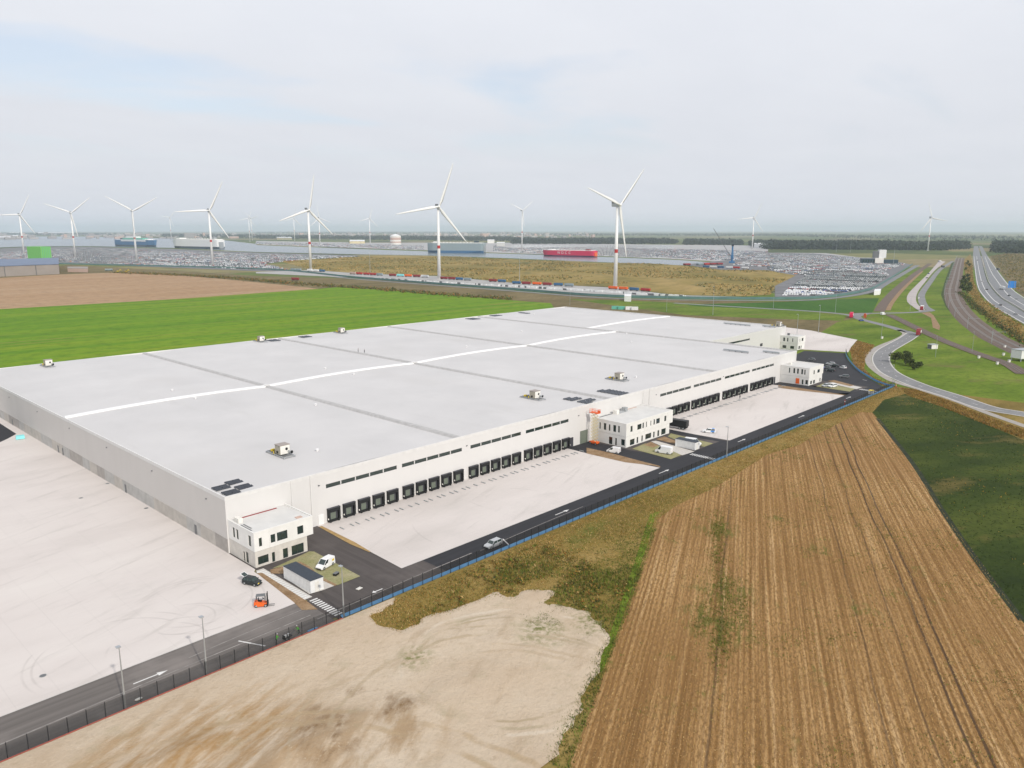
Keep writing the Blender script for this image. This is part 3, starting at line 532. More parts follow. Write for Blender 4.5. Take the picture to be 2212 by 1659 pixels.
ribbon('roundabout_road', [(640.7, 225.9), (656.4, 233.9), (671.7, 237.1), (685.2, 236.2)], 5.0, 0.058, M['road_grey'])
between('lorry_lane', [(2024, 546), (1426, 399), (1093.7, 319.3), (931.9, 279.6), (833.9, 250.4), (779.1, 228.4), (739.2, 211.0)], [(1954, 515), (1521, 416), (1153.0, 326.6), (977.4, 282.9), (859.9, 250.0), (795.7, 228.3), (754.3, 210.7)], 0.07, M['concroad'])
ribbon('slip_road', [(1991, 510), (1559, 418), (1157.6, 321.8), (955.0, 271.9), (864.0, 245.8), (786.7, 220.4), (753.9, 205.9), (743.7, 206.3)], 7.0, 0.065, M['road_grey'])
between('motorway', [(3945, 932), (2403, 567), (1569, 365), (1131.0, 258.4), (941.3, 207.6), (826.7, 172.8), (738.3, 141.3), (666.9, 114.5)], [(3958, 919), (2418, 552), (1409, 312), (1142.6, 246.3), (953.3, 195.1), (870.0, 168.5), (794.4, 143.2), (764.0, 132.3)], 0.09, M['road_far'])
between('motorway', [(3961, 916), (2421, 549), (1411, 310), (1144.2, 244.6), (954.8, 193.5), (876.2, 168.0), (806.7, 145.5), (775.2, 134.4)], [(3971, 906), (2431, 538), (1776, 379), (1427, 294), (1112.4, 216.2), (1004.1, 187.8), (888.5, 155.1), (853.5, 144.8)], 0.09, M['road_far'])
ln = MB()
for L_ in ([(2405, 565), (1570, 364), (1131.9, 257.5), (947.8, 208.2), (834.5, 173.8), (745.9, 142.2), (672.6, 115.5)], [(2410, 560), (1514, 345), (1136.5, 252.7), (935.7, 198.8), (845.6, 170.2), (770.9, 143.6), (715.4, 123.4)], [(2419, 551), (1410, 311), (1143.4, 245.5), (954.0, 194.3), (873.5, 168.4), (800.9, 144.4)], [(2426, 544), (1589, 345), (1281, 269), (1020.9, 203.0), (920.0, 173.6), (828.1, 144.1)], [(2393, 530), (1767, 378), (1421, 294), (1108.7, 216.1), (961.3, 174.9)]): band(ln, smooth_line(L_, 6), -.35, .35, 0.11)
ln.build('lane_line', M['mark'], kind='structure')
barr = MB()
gl = smooth_line([(2419, 550), (1410, 311), (1143.4, 245.4), (954.0, 194.3), (874.6, 168.5), (801.7, 144.6), (769.2, 133.3)], 8)
for a, b in zip(gl[:-1], gl[1:]): barr.bar((a.x, a.y, .62), (b.x, b.y, .62), .5, 1.1)
barr.build('crash_barrier', M['kerb'], label='pale concrete crash barrier along the middle of the motorway', cat='barrier')
sheet('motorway_verge', [(2647, 632), (1874, 442), (1218, 283), (939.5, 209.5), (816.4, 172.5), (677.6, 121.0), (577.3, 102.0), (664.5, 134.8), (769.2, 169.6), (943.3, 220.5), (1293, 311), (2063, 505)], 0.03, M['verge'])
sheet('motorway_verge', [(2434, 535), (1778, 377), (1428, 293), (1113.4, 215.1), (970.8, 176.7), (904.1, 151.2), (2789, 483), (2819, 574)], 0.03, M['scrub'])
TRACK = [(2240, 556), (1727, 431), (1283, 322), (1033.1, 260.9), (897.5, 224.6), (779.6, 189.5), (685.8, 158.4), (600.3, 125.9), (553.0, 104.3), (524.4, 90.0)]
tl = smooth_line(TRACK, 5); rw = MB(); band(rw, tl, -7.0, 7.0, 0.35); band(rw, tl, -9.2, -7.0, -0.05, 0.35); band(rw, tl, 7.0, 9.2, 0.35, -0.05)
rw = rw.build('railway', M['ballast'], kind='structure')
sl_ = flat('concrete_sleeper', (0.205, 0.17, 0.145), 0.9, var=0.15)
for c0 in (-3.2, 3.2):
    b = MB(); band(b, tl, c0 - 1.25, c0 + 1.25, 0.40); b.build('sleeper_bed', sl_, rw)
    for r0 in (-.75, .75):
        b = MB(); band(b, tl, c0 + r0 - .09, c0 + r0 + .09, 0.52); band(b, tl, c0 + r0 - .09, c0 + r0 - .085, 0.405, 0.52); b.build('rail', M['steeldk'], rw)
FREIGHT = [(692.0, 221.4), (656.7, 201.2), (609.2, 174.9), (555.3, 144.0), (518.9, 120.7), (496.1, 104.8), (477.3, 90.9), (447.3, 77.3)]
fl = smooth_line(FREIGHT, 5); fr_ = MB(); band(fr_, fl, -3.6, 3.6, 0.2); fr_ = fr_.build('freight_line', M['ballast'], kind='structure')
for r0 in (-.75, .75): b = MB(); band(b, fl, r0 - .09, r0 + .09, 0.36); b.build('rail', M['steeldk'], fr_)
ribbon('freight_line', [(711.9, 235.9), (808.4, 263.2), (1013.8, 316.8), (1371, 404), (1822, 509)], 9, 0.12, M['ballast'])
ribbon('dirt_track', [(727.3, 234.2), (834.2, 264.0), (1086.8, 328.8), (1476, 424)], 5, 0.11, M['earth'])
ribbon('port_road', [(555, 1835), (696, 1299), (664, 938), (659.0, 629.7), (661.6, 481.8), (746.8, 355.4), (807.4, 321.2), (934.2, 321.7), (1116.7, 363.0), (1714, 502)], 9, 0.13, M['road_far'], 20)
sheet('dirt_patch', [(725.4, 205.6), (737.7, 202.6), (711.3, 192.0), (634.6, 166.1), (607.8, 159.3), (620.0, 167.0), (689.7, 187.8)], 0.04, M['earth'])
sheet('bank', [(1938, 498), (1171.5, 307.3), (944.9, 249.8), (795.8, 205.2), (691.4, 169.0), (584.9, 127.2), (534.0, 102.6), (509.1, 89.0), (530.0, 93.0), (593.3, 124.3), (678.7, 157.8), (810.3, 201.4), (976.7, 249.2), (1375, 348), (1947, 489)], 0.02, grassmat('dark_bank_grass', (0.035, 0.055, 0.018), (0.05, 0.075, 0.022), (0.075, 0.10, 0.03), 0.05, 0.3, 0, (1, 1, 1), None, 0.3))
sheet('site_bank', [(471.2, 170.9), (512.4, 181.4), (498.0, 165.7), (444.5, 152.4), (409.3, 140.4), (387.5, 128.5), (368.7, 111.0), (369.6, 118.0), (390.2, 133.1), (417.5, 148.7)], 0.015, flat('ochre_bank_soil', (0.25, 0.15, 0.05), 0.95, var=0.35, vs=0.3))
sheet('roadside_bank', [(368.9, 109.7), (368.8, 102.4), (350.8, 83.9), (333.2, 67.4), (320.2, 53.1), (302.8, 46.9), (318.9, 64.2), (340.5, 85.4), (354.7, 102.9)], 0.035, M['verge'])
sheet('field_track', [(92.3, 68.0), (106.4, 74.8), (140.7, 92.0), (156.6, 100.5), (162.0, 101.8), (157.0, 102.3), (134.8, 90.7), (106.3, 76.1), (91.5, 68.8)], 0.008, M['meadow'])
# the sand lot: a rolling surface that runs out under the grass
SAND = [(-30, 113.0), (86, 113.0), (76.9, 109.4), (76.4, 105.6), (78.4, 101.8), (85.9, 102.4), (93.4, 100.9), (101.1, 100.2), (101.1, 96.6), (105.6, 96.2), (108.7, 91.9), (104.5, 90.6), (106.1, 84.5), (104.4, 77.7), (102.3, 74.3), (97.6, 71.5), (92.0, 69.2), (67.3, 58.5), (70, 60), (30, 60), (-30, 90)]
SAND = [(-30, 113.0)] + [(v_.x, v_.y) for v_ in smooth_line(SAND[1:-3], 1.5)] + SAND[-3:]
xs = np.arange(-20, 128, 0.8); ys = np.arange(60, 113.01, 0.8); gx, gy = np.meshgrid(xs, ys); P2 = np.stack([gx.ravel(), gy.ravel()], 1)
ed = edge_dist(P2, SAND); ed = np.where(P2[:, 1] > 111, np.where(P2[:, 0] < 84, 3.0, ed), ed)
rel = (vnoise(P2, 9, 1) - .5) * .5 + (vnoise(P2, 3.1, 2) - .5) * .22 + (vnoise(P2, 1.3, 3) - .5) * .10
calm = np.clip((112.8 - P2[:, 1]) / 6, 0, 1)
mound = 0.9 * np.exp(-(((P2[:, 0] - 50) / 9) ** 2 + ((P2[:, 1] - 86) / 4) ** 2)) + 0.6 * np.exp(-(((P2[:, 0] - 36) / 6) ** 2 + ((P2[:, 1] - 97) / 2.2) ** 2))
zs = 0.16 + calm * (np.maximum(rel * (0.5 + 1.2 * np.exp(-((P2[:, 1] - 86) / 14) ** 2)) * 0.7, -0.10) + mound) + np.clip((ed - 0.8 + (vnoise(P2, 2.0, 4) - .5) * 1.6) * 0.22, -0.5, 0.0) * 1.0
nx, ny = len(xs), len(ys)
MB().add([(a, b, c) for (a, b), c in zip(P2, zs)], [(j * nx + i, j * nx + i + 1, (j + 1) * nx + i + 1, (j + 1) * nx + i) for j in range(ny - 1) for i in range(nx - 1)]).build('sand_lot', M['sand'], smooth=True, kind='structure')

# ================================================================== THE WAREHOUSE
WX0, WX1, WY0, WY1, WH = 72.8, 362.0, 156.0, 377.5, 13.0
UX = [72.8, 142.3, 213.2, 286.4, 362.0, 453.0]                 # fire walls between the halls
RY = 263.5                                                     # ridge line; the last hall has its own
SBY = 203.0                                                    # the last hall's loading wall stands back
wh = thing('warehouse', 'huge low white warehouse with a pale flat roof and rows of black loading docks', 'warehouse', (0, 0, 0))
STRIPS = [(98.2, 119.7), (121.4, 142.8), (146.1, 167.2), (169.4, 189.9), (243.6, 265.4), (267.6, 289.4), (292.5, 314.6), (316.7, 338.0)]
DOCKG = [98.1, 121.3, 145.2, 168.5, 242.8, 266.2, 291.0, 315.6]
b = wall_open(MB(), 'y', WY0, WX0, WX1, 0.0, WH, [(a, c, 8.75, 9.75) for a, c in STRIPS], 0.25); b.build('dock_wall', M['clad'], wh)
for a, c in STRIPS:
    s = MB().box(a, c, WY0 + .05, WY0 + .20, 8.75, 8.80).box(a, c, WY0 + .05, WY0 + .20, 9.70, 9.75).build('window_strip', M['frame'], wh)
    n = 5; w = (c - a) / n; me = MB().box(0.10, w - 0.10, 0, .03, 8.81, 9.69).mesh('pane', M['glass']); mu = MB().box(-.14, .14, 0, .12, 8.80, 9.70).mesh('mullion', M['clad'])
    for i in range(n): link('pane', me, s, (a + i * w, WY0 + .16, 0))
    for i in range(1, n): link('mullion', mu, s, (a + i * w, WY0 + .07, 0))
b = MB(); wall_open(b, 'x', WX0, WY0, WY1, 3.3, WH, []); b.build('side_wall', M['cladshade'], wh)
b = MB(); b.add([(WX1, WY0, 0), (WX1, SBY, 0), (WX1, SBY, WH), (WX1, WY0, WH)], [(0, 1, 2, 3)]); b.build('end_wall', M['clad'], wh)
sb_op = (380.5, 407.0, 9.0, 10.0)
b = wall_open(MB(), 'y', SBY, WX1, UX[5], 0.0, WH, [sb_op], 0.25); b.build('set_back_wall', M['clad'], wh)
s = MB().box(sb_op[0], sb_op[1], SBY + .06, SBY + .2, 9.0, 9.05).build('window_strip', M['frame'], wh)
for i in range(5): w = 26.5 / 5; MB().box(380.5 + i * w + .1, 380.5 + (i + 1) * w - .1, SBY + .16, SBY + .19, 9.06, 9.98).build('pane', M['glass'], s)
b = MB(); b.add([(UX[5], SBY, 0), (UX[5], WY1, 0), (UX[5], WY1, WH), (UX[5], SBY, WH)], [(0, 1, 2, 3)]); b.add([(WX0, WY1, 0), (WX0, WY1, WH), (UX[5], WY1, WH), (UX[5], WY1, 0)], [(0, 1, 2, 3)]); b.build('back_wall', M['clad'], wh)
# concrete plinth of the side wall, panel by panel, with its doors
doors = [171.9, 214.5, 266.1, 270.6, 321.9]
y = WY0; k = 0; rp = random.Random(3)
while y < WY1 - 1:
    w = rp.choice((5.6, 6.0, 6.0, 7.4)); y2 = min(y + w, WY1)
    MB().box(WX0 - .05 - .02 * rp.random(), WX0 + .2, y + .03, y2 - .03, 0, 3.28 + .03 * rp.random()).build('plinth_panel', M['plinth'][rp.choice((0, 0, 1, 1, 2))], wh); y = y2
for y in doors:
    d = MB().box(WX0 - .13, WX0 - .04, y - .55, y + .55, 0.05, 2.35).build('side_door', M['steeldk'], wh)
    MB().box(WX0 - .17, WX0 - .13, y - .45, y - .35, 1.0, 1.15).build('handle', M['steel'], d)
for y in (165, 195, 226, 257, 289, 322, 355):
    MB().box(WX0 - .28, WX0 - .01, y - .18, y + .18, 10.4, 10.6).build('wall_lamp', M['steeldk'], wh)
for x in (96.2, 144.6, 240.8, 291, 195): MB().box(x - .2, x + .2, WY0 - .25, WY0 - .01, 9.9, 10.1).build('wall_lamp', M['steeldk'], wh)
# loading docks: black shelter, grey-green sectional door, leveller bumper, wheel guides on the yard
sh = MB(); sh.box(0, .42, -.75, .0, 0.35, 3.55); sh.box(3.0, 3.42, -.75, .0, 0.35, 3.55); sh.box(.42, 3.0, -.72, .0, 2.72, 3.55)
sh_me = sh.mesh('shelter', M['black'])
cr_me = MB().box(-.06, 3.48, -.80, 0, 3.56, 3.63).mesh('shelter_cap', M['dockgrey'])
dr = MB()
for i in range(4): dr.box(.98, 2.44, -.10, -.07, 0.60 + i * .43, 0.60 + i * .43 + .405)
dr_me = dr.mesh('door_leaf', M['dockgreen'])
pit_me = MB().box(.42, 3.0, -.06, -.01, 0.0, 2.72).mesh('door_recess', M['dockgrey'])
bu = MB(); bu.box(.5, 2.9, -.62, -.06, .12, .58); bu.box(.35, .75, -.85, -.62, .1, .62); bu.box(2.67, 3.07, -.85, -.62, .1, .62); bu_me = bu.mesh('leveller', M['black'])
gd_me = MB().tube((0, -5.0, .18), (0, -6.7, .18), .14, n=8).mesh('wheel_guide', M['steel'])
lt_me = MB().box(-.09, .09, -.8, -.55, .95, 1.25).mesh('dock_lamp', M['whitew'])
strip_me = MB().box(3.62, 4.36, -.06, -.01, 0.1, 3.55).mesh('pier_panel', M['white'])
for g0 in DOCKG:
    for i in range(5):
        d = link('loading_dock', pit_me, wh, (g0 + i * 4.5, WY0 - .002, 0))
        for n, me in (('shelter', sh_me), ('shelter_cap', cr_me), ('door_leaf', dr_me), ('leveller', bu_me)): link(n, me, d)
        for q in (.25, 3.15): link('wheel_guide', gd_me, d, (q, 0, 0))
        for q in (-.07, 3.49): link('dock_lamp', lt_me, d, (q, 0, 0))
for x in (96.4, 190.6, 241.0, 339.6):                              # roller door beside each row of docks
    w = 1.5 if x < 100 or x > 300 else 3.6
    d = MB().box(x - w / 2, x + w / 2, WY0 - .09, WY0 - .01, .05, 3.2 if x > 100 else 2.6).build('roller_door', M['dockgrey'] if x > 100 else M['white'], wh)
d = MB().box(196.0, 200.0, WY0 - .12, WY0 - .012, .05, 4.4).build('roller_door', M['dockgreen'], wh)
d = MB().box(420, 423, SBY - .1, SBY - .01, 4.0, 5.6).build('roller_door', M['dockgrey'], wh)
for x in (88.9, 94.0, 232.2, 236.2): MB().box(x - .12, x + .12, WY0 - .2, WY0 - .01, 0.1, WH - .1).build('downpipe', M['parapet'], wh)
# roof: one gently cambered field each side of the ridge per hall
def roof_z(x):
    for i in range(5):
        if UX[i] <= x <= UX[i + 1]: h = (UX[i + 1] - UX[i]) / 2; return 12.35 + 0.75 * (1 - ((x - UX[i] - h) / h) ** 2)
    return 12.35
for i in range(5):
    ry = RY if i < 4 else 285.0; y0 = WY0 if i < 4 else SBY
    for (ya, yb) in ((y0 + .3, ry), (ry, WY1 - .3)):
        X = np.linspace(UX[i] + .3, UX[i + 1] - .3, 17); Y = [ya, (ya + yb) / 2, yb]
        MB().add([(x, y, roof_z(x)) for y in Y for x in X], [(j * 17 + k, j * 17 + k + 1, (j + 1) * 17 + k + 1, (j + 1) * 17 + k) for j in range(2) for k in range(16)]).build('roof_field', M['roof'], wh, smooth=True)
    X = np.linspace(UX[i] + .7, UX[i + 1] - .7, 17)
    MB().loft([[(x, ry - 1.0, roof_z(x) + .02), (x, ry - .75, roof_z(x) + .55), (x, ry + .75, roof_z(x) + .55), (x, ry + 1.0, roof_z(x) + .02)] for x in X]).build('roof_ridge', M['ridge'], wh)
for i in range(1, 5):
    y0 = WY0 + .35 if i < 4 else WY0 + .35
    x = UX[i]; e = WY1 - .4
    MB().loft([[(x - 1.1, yy, 12.3), (x - .55, yy, 12.98), (x + .55, yy, 12.98), (x + 1.1, yy, 12.3)] for yy in (y0, RY - 1.2)]).build('fire_wall', M['firewall'], wh)
    MB().loft([[(x - 1.1, yy, 12.3), (x - .55, yy, 12.98), (x + .55, yy, 12.98), (x + 1.1, yy, 12.3)] for yy in (RY + 1.2, e)]).build('fire_wall', M['firewall'], wh)
    MB().box(x - .75, x + .75, RY - 1.15, RY + 1.15, 12.3, 13.25).build('ridge_joint', M['parapet'], wh)
def cap(x0, x1, y0, y1): MB().box(x0, x1, y0, y1, 12.2, WH + .04).build('parapet', M['parapet'], wh)
cap(WX0 - .03, WX0 + .3, WY0 - .03, WY1 + .03); cap(WX0 + .3, UX[5] + .03, WY1 - .3, WY1 + .03); cap(WX0 + .3, WX1 + .03, WY0 - .03, WY0 + .3); cap(WX1 - .3, WX1 + .03, WY0 + .3, SBY); cap(WX1 + .03, UX[5] + .03, SBY - .03, SBY + .3); cap(UX[5] - .3, UX[5] + .03, SBY + .3, WY1 - .3)
vm = MB().tube((0, 0, 0), (0, 0, .5), .32, .32, 8).tube((0, 0, .5), (0, 0, .66), .55, .2, 8).mesh('roof_vent', M['ridge'])
for x, y in ((137.2, 221.8), (176.7, 276.8), (177.3, 257.3), (106.5, 172.5), (259.7, 279.4), (394.8, 356.4), (358.8, 253.4), (113.4, 278.1), (113.1, 258.7), (250.4, 171.8), (330, 230), (322, 300)): link('roof_vent', vm, wh, (x, y, roof_z(x)))

# ------------------------------------------------------------------ things on the roof
def rooftop_unit(loc, label, rz=0.0, sc=1.0):
    t = thing('rooftop_unit', label, 'ventilation unit', loc, rz, 'air handling units on the warehouse roof', sc)
    c = MB().box(-1.3, 1.5, -1.25, 1.25, .55, 2.9).build('cabinet', M['beige'], t)
    MB().box(-1.4, 1.6, -1.35, 1.35, 2.9, 3.0).build('lid', flat('taupe_sheet', (0.33, 0.29, 0.265), 0.6) if 'taupe_sheet' not in bpy.data.materials else bpy.data.materials['taupe_sheet'], c)
    MB().box(-1.22, 1.42, -1.34, -1.25, .62, 2.82).build('end_panel', M['whitew'], c)
    MB().tube((.5, -1.34, 1.9), (.5, -1.42, 1.9), .36, n=14).build('fan', M['black'], c)
    MB().tube((-1.30, .1, 1.1), (-1.42, .1, 1.1), .36, n=14).build('fan', M['black'], c)
    MB().tube((1.0, -1.34, 1.15), (1.25, -2.5, 1.15), .30, n=10).build('duct', M['steel'], t)
    MB().tube((1.25, -2.5, 1.15), (1.27, -2.62, 1.15), .42, n=12).build('duct_mouth', M['black'], t)
    fr = MB()
    for x in (-1.5, 1.6): fr.box(x - .09, x + .09, -3.6, 5.6, .22, .42)
    for y in (-3.5, -1.8, 1.8, 3.6, 5.5): fr.box(-1.41, 1.51, y - .09, y + .09, .24, .40)
    for x in (-1.5, 1.6):
        for y in (-3.4, 1.0, 5.4): fr.box(x - .15, x + .15, y - .15, y + .15, 0, .22)
    fr.build('base_frame', M['steel'], t)
    wk = MB()
    for i in range(7): wk.box(-1.35, 1.0, 1.5 + i * .56, 1.9 + i * .56, .44, .50)
    wk.build('walkway', M['steeldk'], t)
    MB().tube((-.4, 2.6, .5), (-.4, 2.6, 1.2), .28, n=10).build('pump', M['steeldk'], t); MB().box(-.9, .1, 3.6, 4.3, .5, 1.0).build('control_box', M['yellow'], t)
    MB().box(-1.7, -1.62, 1.2, 1.5, .45, 1.15).build('valve_marker', M['yellow'], t)
    for y in (-3.0, -2.3): MB().bar((-1.4, y, .45), (.6, y - .3, .75), .16).build('pipe', M['steeldk'], t)
    return t
Zr = lambda x: roof_z(x) + .02
u0 = rooftop_unit((98.2, 175.7, Zr(98.2)), 'beige rooftop air unit with a yellow box, nearest to the front corner')
for (x, y), lb in (((98.5, 367.0), 'small rooftop air unit near the left end of the far roof edge'), ((199.3, 371.5), 'rooftop air unit at the far roof edge left of a solar array'), ((247.0, 368.8), 'rooftop air unit at the far roof edge, right of the solar arrays'), ((193.8, 174.4), 'rooftop air unit standing left of the middle solar arrays'), ((241.1, 173.2), 'rooftop air unit standing behind the right of the middle solar arrays'), ((450.2, 206.4), 'rooftop air unit on the roof corner above the farthest office')): again(u0, (x, y, Zr(x)), 0, lb)
for o in [o for o in COL.objects if o.name.startswith('rooftop_unit')]:
    if o.location.y > 300: o.scale = (1.0, 1.0, 1.0)
pan = MB(); pan.add([(-.85, -.5, .12), (.85, -.5, .12), (.85, .5, .36), (-.85, .5, .36)], [(0, 1, 2, 3)]); pan.add([(-.85, -.5, .10), (-.85, .5, .34), (.85, .5, .34), (.85, -.5, .10)], [(0, 1, 2, 3)]); pan.add([(-.85, .5, .0), (-.85, .5, .34), (.85, .5, .34), (.85, .5, .0)], [(3, 2, 1, 0)])
pan_me = pan.mesh('solar_panel', M['solar'])
def solar(x, y, cells, label):
    t = thing('solar_array', label, 'solar panels', (x, y, roof_z(x) + .02), 0, 'solar arrays on the warehouse roof')
    for (i, j) in cells:
        link('solar_panel', pan_me, t, (i * 1.80 + (.25 if i > 1 else 0), j * 1.55, .08))
    r = MB(); xs_ = [c[0] for c in cells]; ys_ = [c[1] for c in cells]
    for j in sorted(set(ys_)):
        q = [c[0] for c in cells if c[1] == j]; r.box(min(q) * 1.8 - .9, max(q) * 1.8 + 1.1, j * 1.55 - .35, j * 1.55 - .25, 0, .1)
    r.build('mounting_rail', M['steel'], t)
blk = lambda a, b, c, d: [(i, j) for i in range(a, b) for j in range(c, d)]
solar(74.9, 158.2, blk(0, 2, 0, 2) + blk(0, 2, 3, 5) + blk(2, 4, 1, 3) + blk(2, 4, 4, 6), 'dark solar array at the front corner of the roof above the near office')
solar(201.2, 157.4, blk(0, 2, 0, 3) + blk(0, 2, 4, 7) + blk(2, 4, 1, 3) + blk(2, 3, 4, 6), 'dark solar array above the orange scissor lift')
solar(220.5, 157.6, blk(0, 3, 0, 4) + blk(0, 2, 4, 7) + blk(2, 3, 4, 6), 'dark solar array above the middle office roof')
solar(204.5, 369.0, blk(0, 3, 0, 4), 'dark solar array at the far roof edge beside an air unit')
solar(223.5, 369.0, blk(0, 3, 0, 4), 'dark solar array at the far roof edge between two air units')
solar(345.0, 364.5, blk(0, 4, 0, 5), 'dark solar array on the far roof edge, left of the farthest ridge end')
solar(371.0, 370.0, blk(0, 4, 0, 4), 'small dark solar array by the back roof edge, right of another')
solar(395.5, 363.0, blk(0, 2, 0, 6), 'thin dark solar array next to a white vent at the back corner')
def duct_run(x, y0, y1, label):
    t = thing('roof_duct', label, 'duct', (x, y0, roof_z(x)))
    n = int((y1 - y0) / 1.6); me = MB().box(-.55, .55, 0, 1.5, .3, .95).mesh('duct_section', M['steel'])
    for i in range(n): link('duct_section', me, t, (0, i * 1.6, 0))
    lg = MB()
    for i in range(0, n, 2): lg.box(-.5, .5, i * 1.6, i * 1.6 + .15, 0, .3)
    lg.build('duct_support', M['steeldk'], t)
duct_run(438.5, 219, 238, 'long grey roof duct far right on the last hall'); duct_run(442.5, 205, 214.5, 'short grey roof duct beside the farthest air unit'); duct_run(338, 169, 183, 'grey roof duct behind the far office on the right'); duct_run(347, 158, 166, 'short grey roof duct close behind the far office')

# ------------------------------------------------------------------ offices
def office(label, x0, x1, y0, y1, h, gx1, mid, f_up, f_lo, l_up, l_lo, roofbits, name='office_block'):
    t = thing(name, label, 'office building', (0, 0, 0))
    b = wall_open(MB(), 'y', y0, x0, x1, mid, h, f_up); b.build('upper_front_wall', M['office_white'], t)
    b = wall_open(MB(), 'y', y0 + .06, x0 + .05, gx1, 0, mid - .04, f_lo); b.build('lower_front_wall', M['office_white'] if 'middle' in label or 'far' in label else M['office_grey'], t)
    ly = y1 - .06
    b = wall_open(MB(), 'x', x0, y0, ly, mid, h, l_up); b.build('upper_side_wall', M['office_white'], t)
    b = wall_open(MB(), 'x', x0 + .05, y0 + .06, ly, 0, mid - .04, l_lo); b.build('lower_side_wall', M['office_white'] if 'middle' in label or 'far' in label else M['office_grey'], t)
    b = MB().add([(x1, y0, mid), (x1, ly, mid), (x1, ly, h), (x1, y0, h)], [(0, 1, 2, 3)]); b.add([(gx1, y0 + .06, 0), (gx1, ly, 0), (gx1, ly, mid), (gx1, y0 + .06, mid)], [(0, 1, 2, 3)]); b.add([(gx1, y0, mid), (gx1, ly, mid), (x1, ly, mid), (x1, y0, mid)], [(0, 1, 2, 3)]); b.build('end_wall', M['office_white'], t)
    MB().box(x0 + .25, x1 - .25, y0 + .25, ly, h - .5, h - .28).build('flat_roof', M['office_roof'], t)
    p = MB(); p.box(x0 - .02, x0 + .25, y0 - .02, ly, h - .4, h + .03); p.box(x0 + .25, x1 - .25, y0 - .02, y0 + .25, h - .4, h + .03); p.box(x1 - .25, x1 + .02, y0 - .02, ly, h - .4, h + .03); p.build('parapet', M['office_white'], t)
    for o in f_up: window(t, 'y', y0, o, bars=1 if o[1] - o[0] > 2 else 0)
    for o in f_lo: window(t, 'y', y0 + .06, o, bars=1 if o[1] - o[0] > 2 else 0)
    for o in l_up: window(t, 'x', x0, o)
    for o in l_lo: window(t, 'x', x0 + .05, o)
    for n, bx, m in roofbits: MB().box(*bx).build(n, M[m], t)
    # vertical joints between the facade panels
    j = MB(); w = (x1 - x0); n = max(3, round(w / 3.6))
    for i in range(1, n):
        x = x0 + w * i / n
        if not any(o[0] - .1 < x < o[1] + .1 for o in f_up): j.box(x - .012, x + .012, y0 - .006, y0 - .001, mid, h - .02)
        if x < gx1 - .2 and not any(o[0] - .1 < x < o[1] + .1 for o in f_lo): j.box(x - .012, x + .012, y0 + .053, y0 + .058, 0, mid - .05)
    j.build('panel_joint', M['plinth'][2], t)
    return t
office('two storey white office block with grey left side at the near warehouse corner', 73.1, 87.2, 144.6, 156.0, 7.85, 85.6, 3.6,
       [(74.2, 74.9, 4.5, 6.4), (76.9, 78.0, 4.5, 6.35), (78.4, 80.9, 4.45, 6.4), (83.3, 84.8, 4.5, 6.35)], [(73.75, 76.2, .5, 2.3), (77.0, 77.7, .1, 2.3), (79.6, 80.8, .1, 2.3), (81.7, 84.7, .1, 2.3)],
       [(153.0, 154.0, 4.4, 6.7), (151.4, 152.4, 4.4, 6.7), (145.9, 147.1, 4.4, 6.8)], [(149.2, 149.9, .1, 2.3), (147.6, 148.8, .1, 2.6)],
       [('cooling_unit', (73.9, 74.9, 152.6, 154.6, 7.5, 8.6), 'whitew'), ('pipe_rack', (73.6, 74.0, 146.8, 151.5, 7.45, 7.62), 'steeldk'), ('pipe_rack', (74.3, 74.6, 148.0, 151.5, 7.45, 7.62), 'steeldk'), ('pipe_run', (75.2, 84.5, 155.1, 155.45, 7.5, 7.68), 'darkred'), ('roof_pallet', (84.2, 85.6, 146.0, 147.0, 7.57, 7.72), 'pinkbrick')])
office('long two storey white middle office block with many narrow windows', 202.7, 230.6, 142.2, 156.0, 8.1, 228.7, 3.7,
       [(205.1, 206.3, 4.9, 6.9), (209.0, 211.4, 4.9, 6.7), (212.0, 212.8, 4.9, 6.8), (214.1, 214.6, 4.9, 6.8), (216.7, 217.2, 4.9, 6.7), (218.6, 219.4, 4.9, 6.8), (220.2, 222.4, 4.9, 6.7), (225.2, 226.5, 4.9, 6.8)],
       [(205.1, 207.7, .3, 2.3), (208.9, 209.8, .3, 2.4), (211.7, 212.5, .3, 2.4), (214.0, 217.5, .6, 2.4), (218.7, 219.6, .3, 2.4), (221.3, 222.4, .2, 2.4), (223.7, 226.5, .3, 2.4)],
       [(152.6, 153.2, 4.6, 6.8), (150.3, 151.4, 4.6, 6.9), (148.6, 149.3, 4.6, 6.8), (146.3, 147.5, 4.6, 6.9), (144.8, 145.5, 4.7, 6.9)], [(147.7, 149.2, .1, 2.6), (145.9, 146.6, .1, 2.6), (142.7, 144.2, .6, 2.7)],
       [('cooling_unit', (212.2, 213.6, 153.0, 154.6, 7.75, 9.2), 'whitew'), ('cooling_unit', (217.5, 218.9, 153.2, 154.8, 7.75, 9.3), 'steel'), ('duct', (213.8, 217.2, 153.2, 154.2, 7.75, 8.3), 'steel'), ('pipe_run', (205, 212, 154.6, 155.0, 7.75, 7.95), 'steeldk'), ('pipe_run', (220, 226.5, 154.6, 155.0, 7.75, 7.95), 'pinkbrick')])
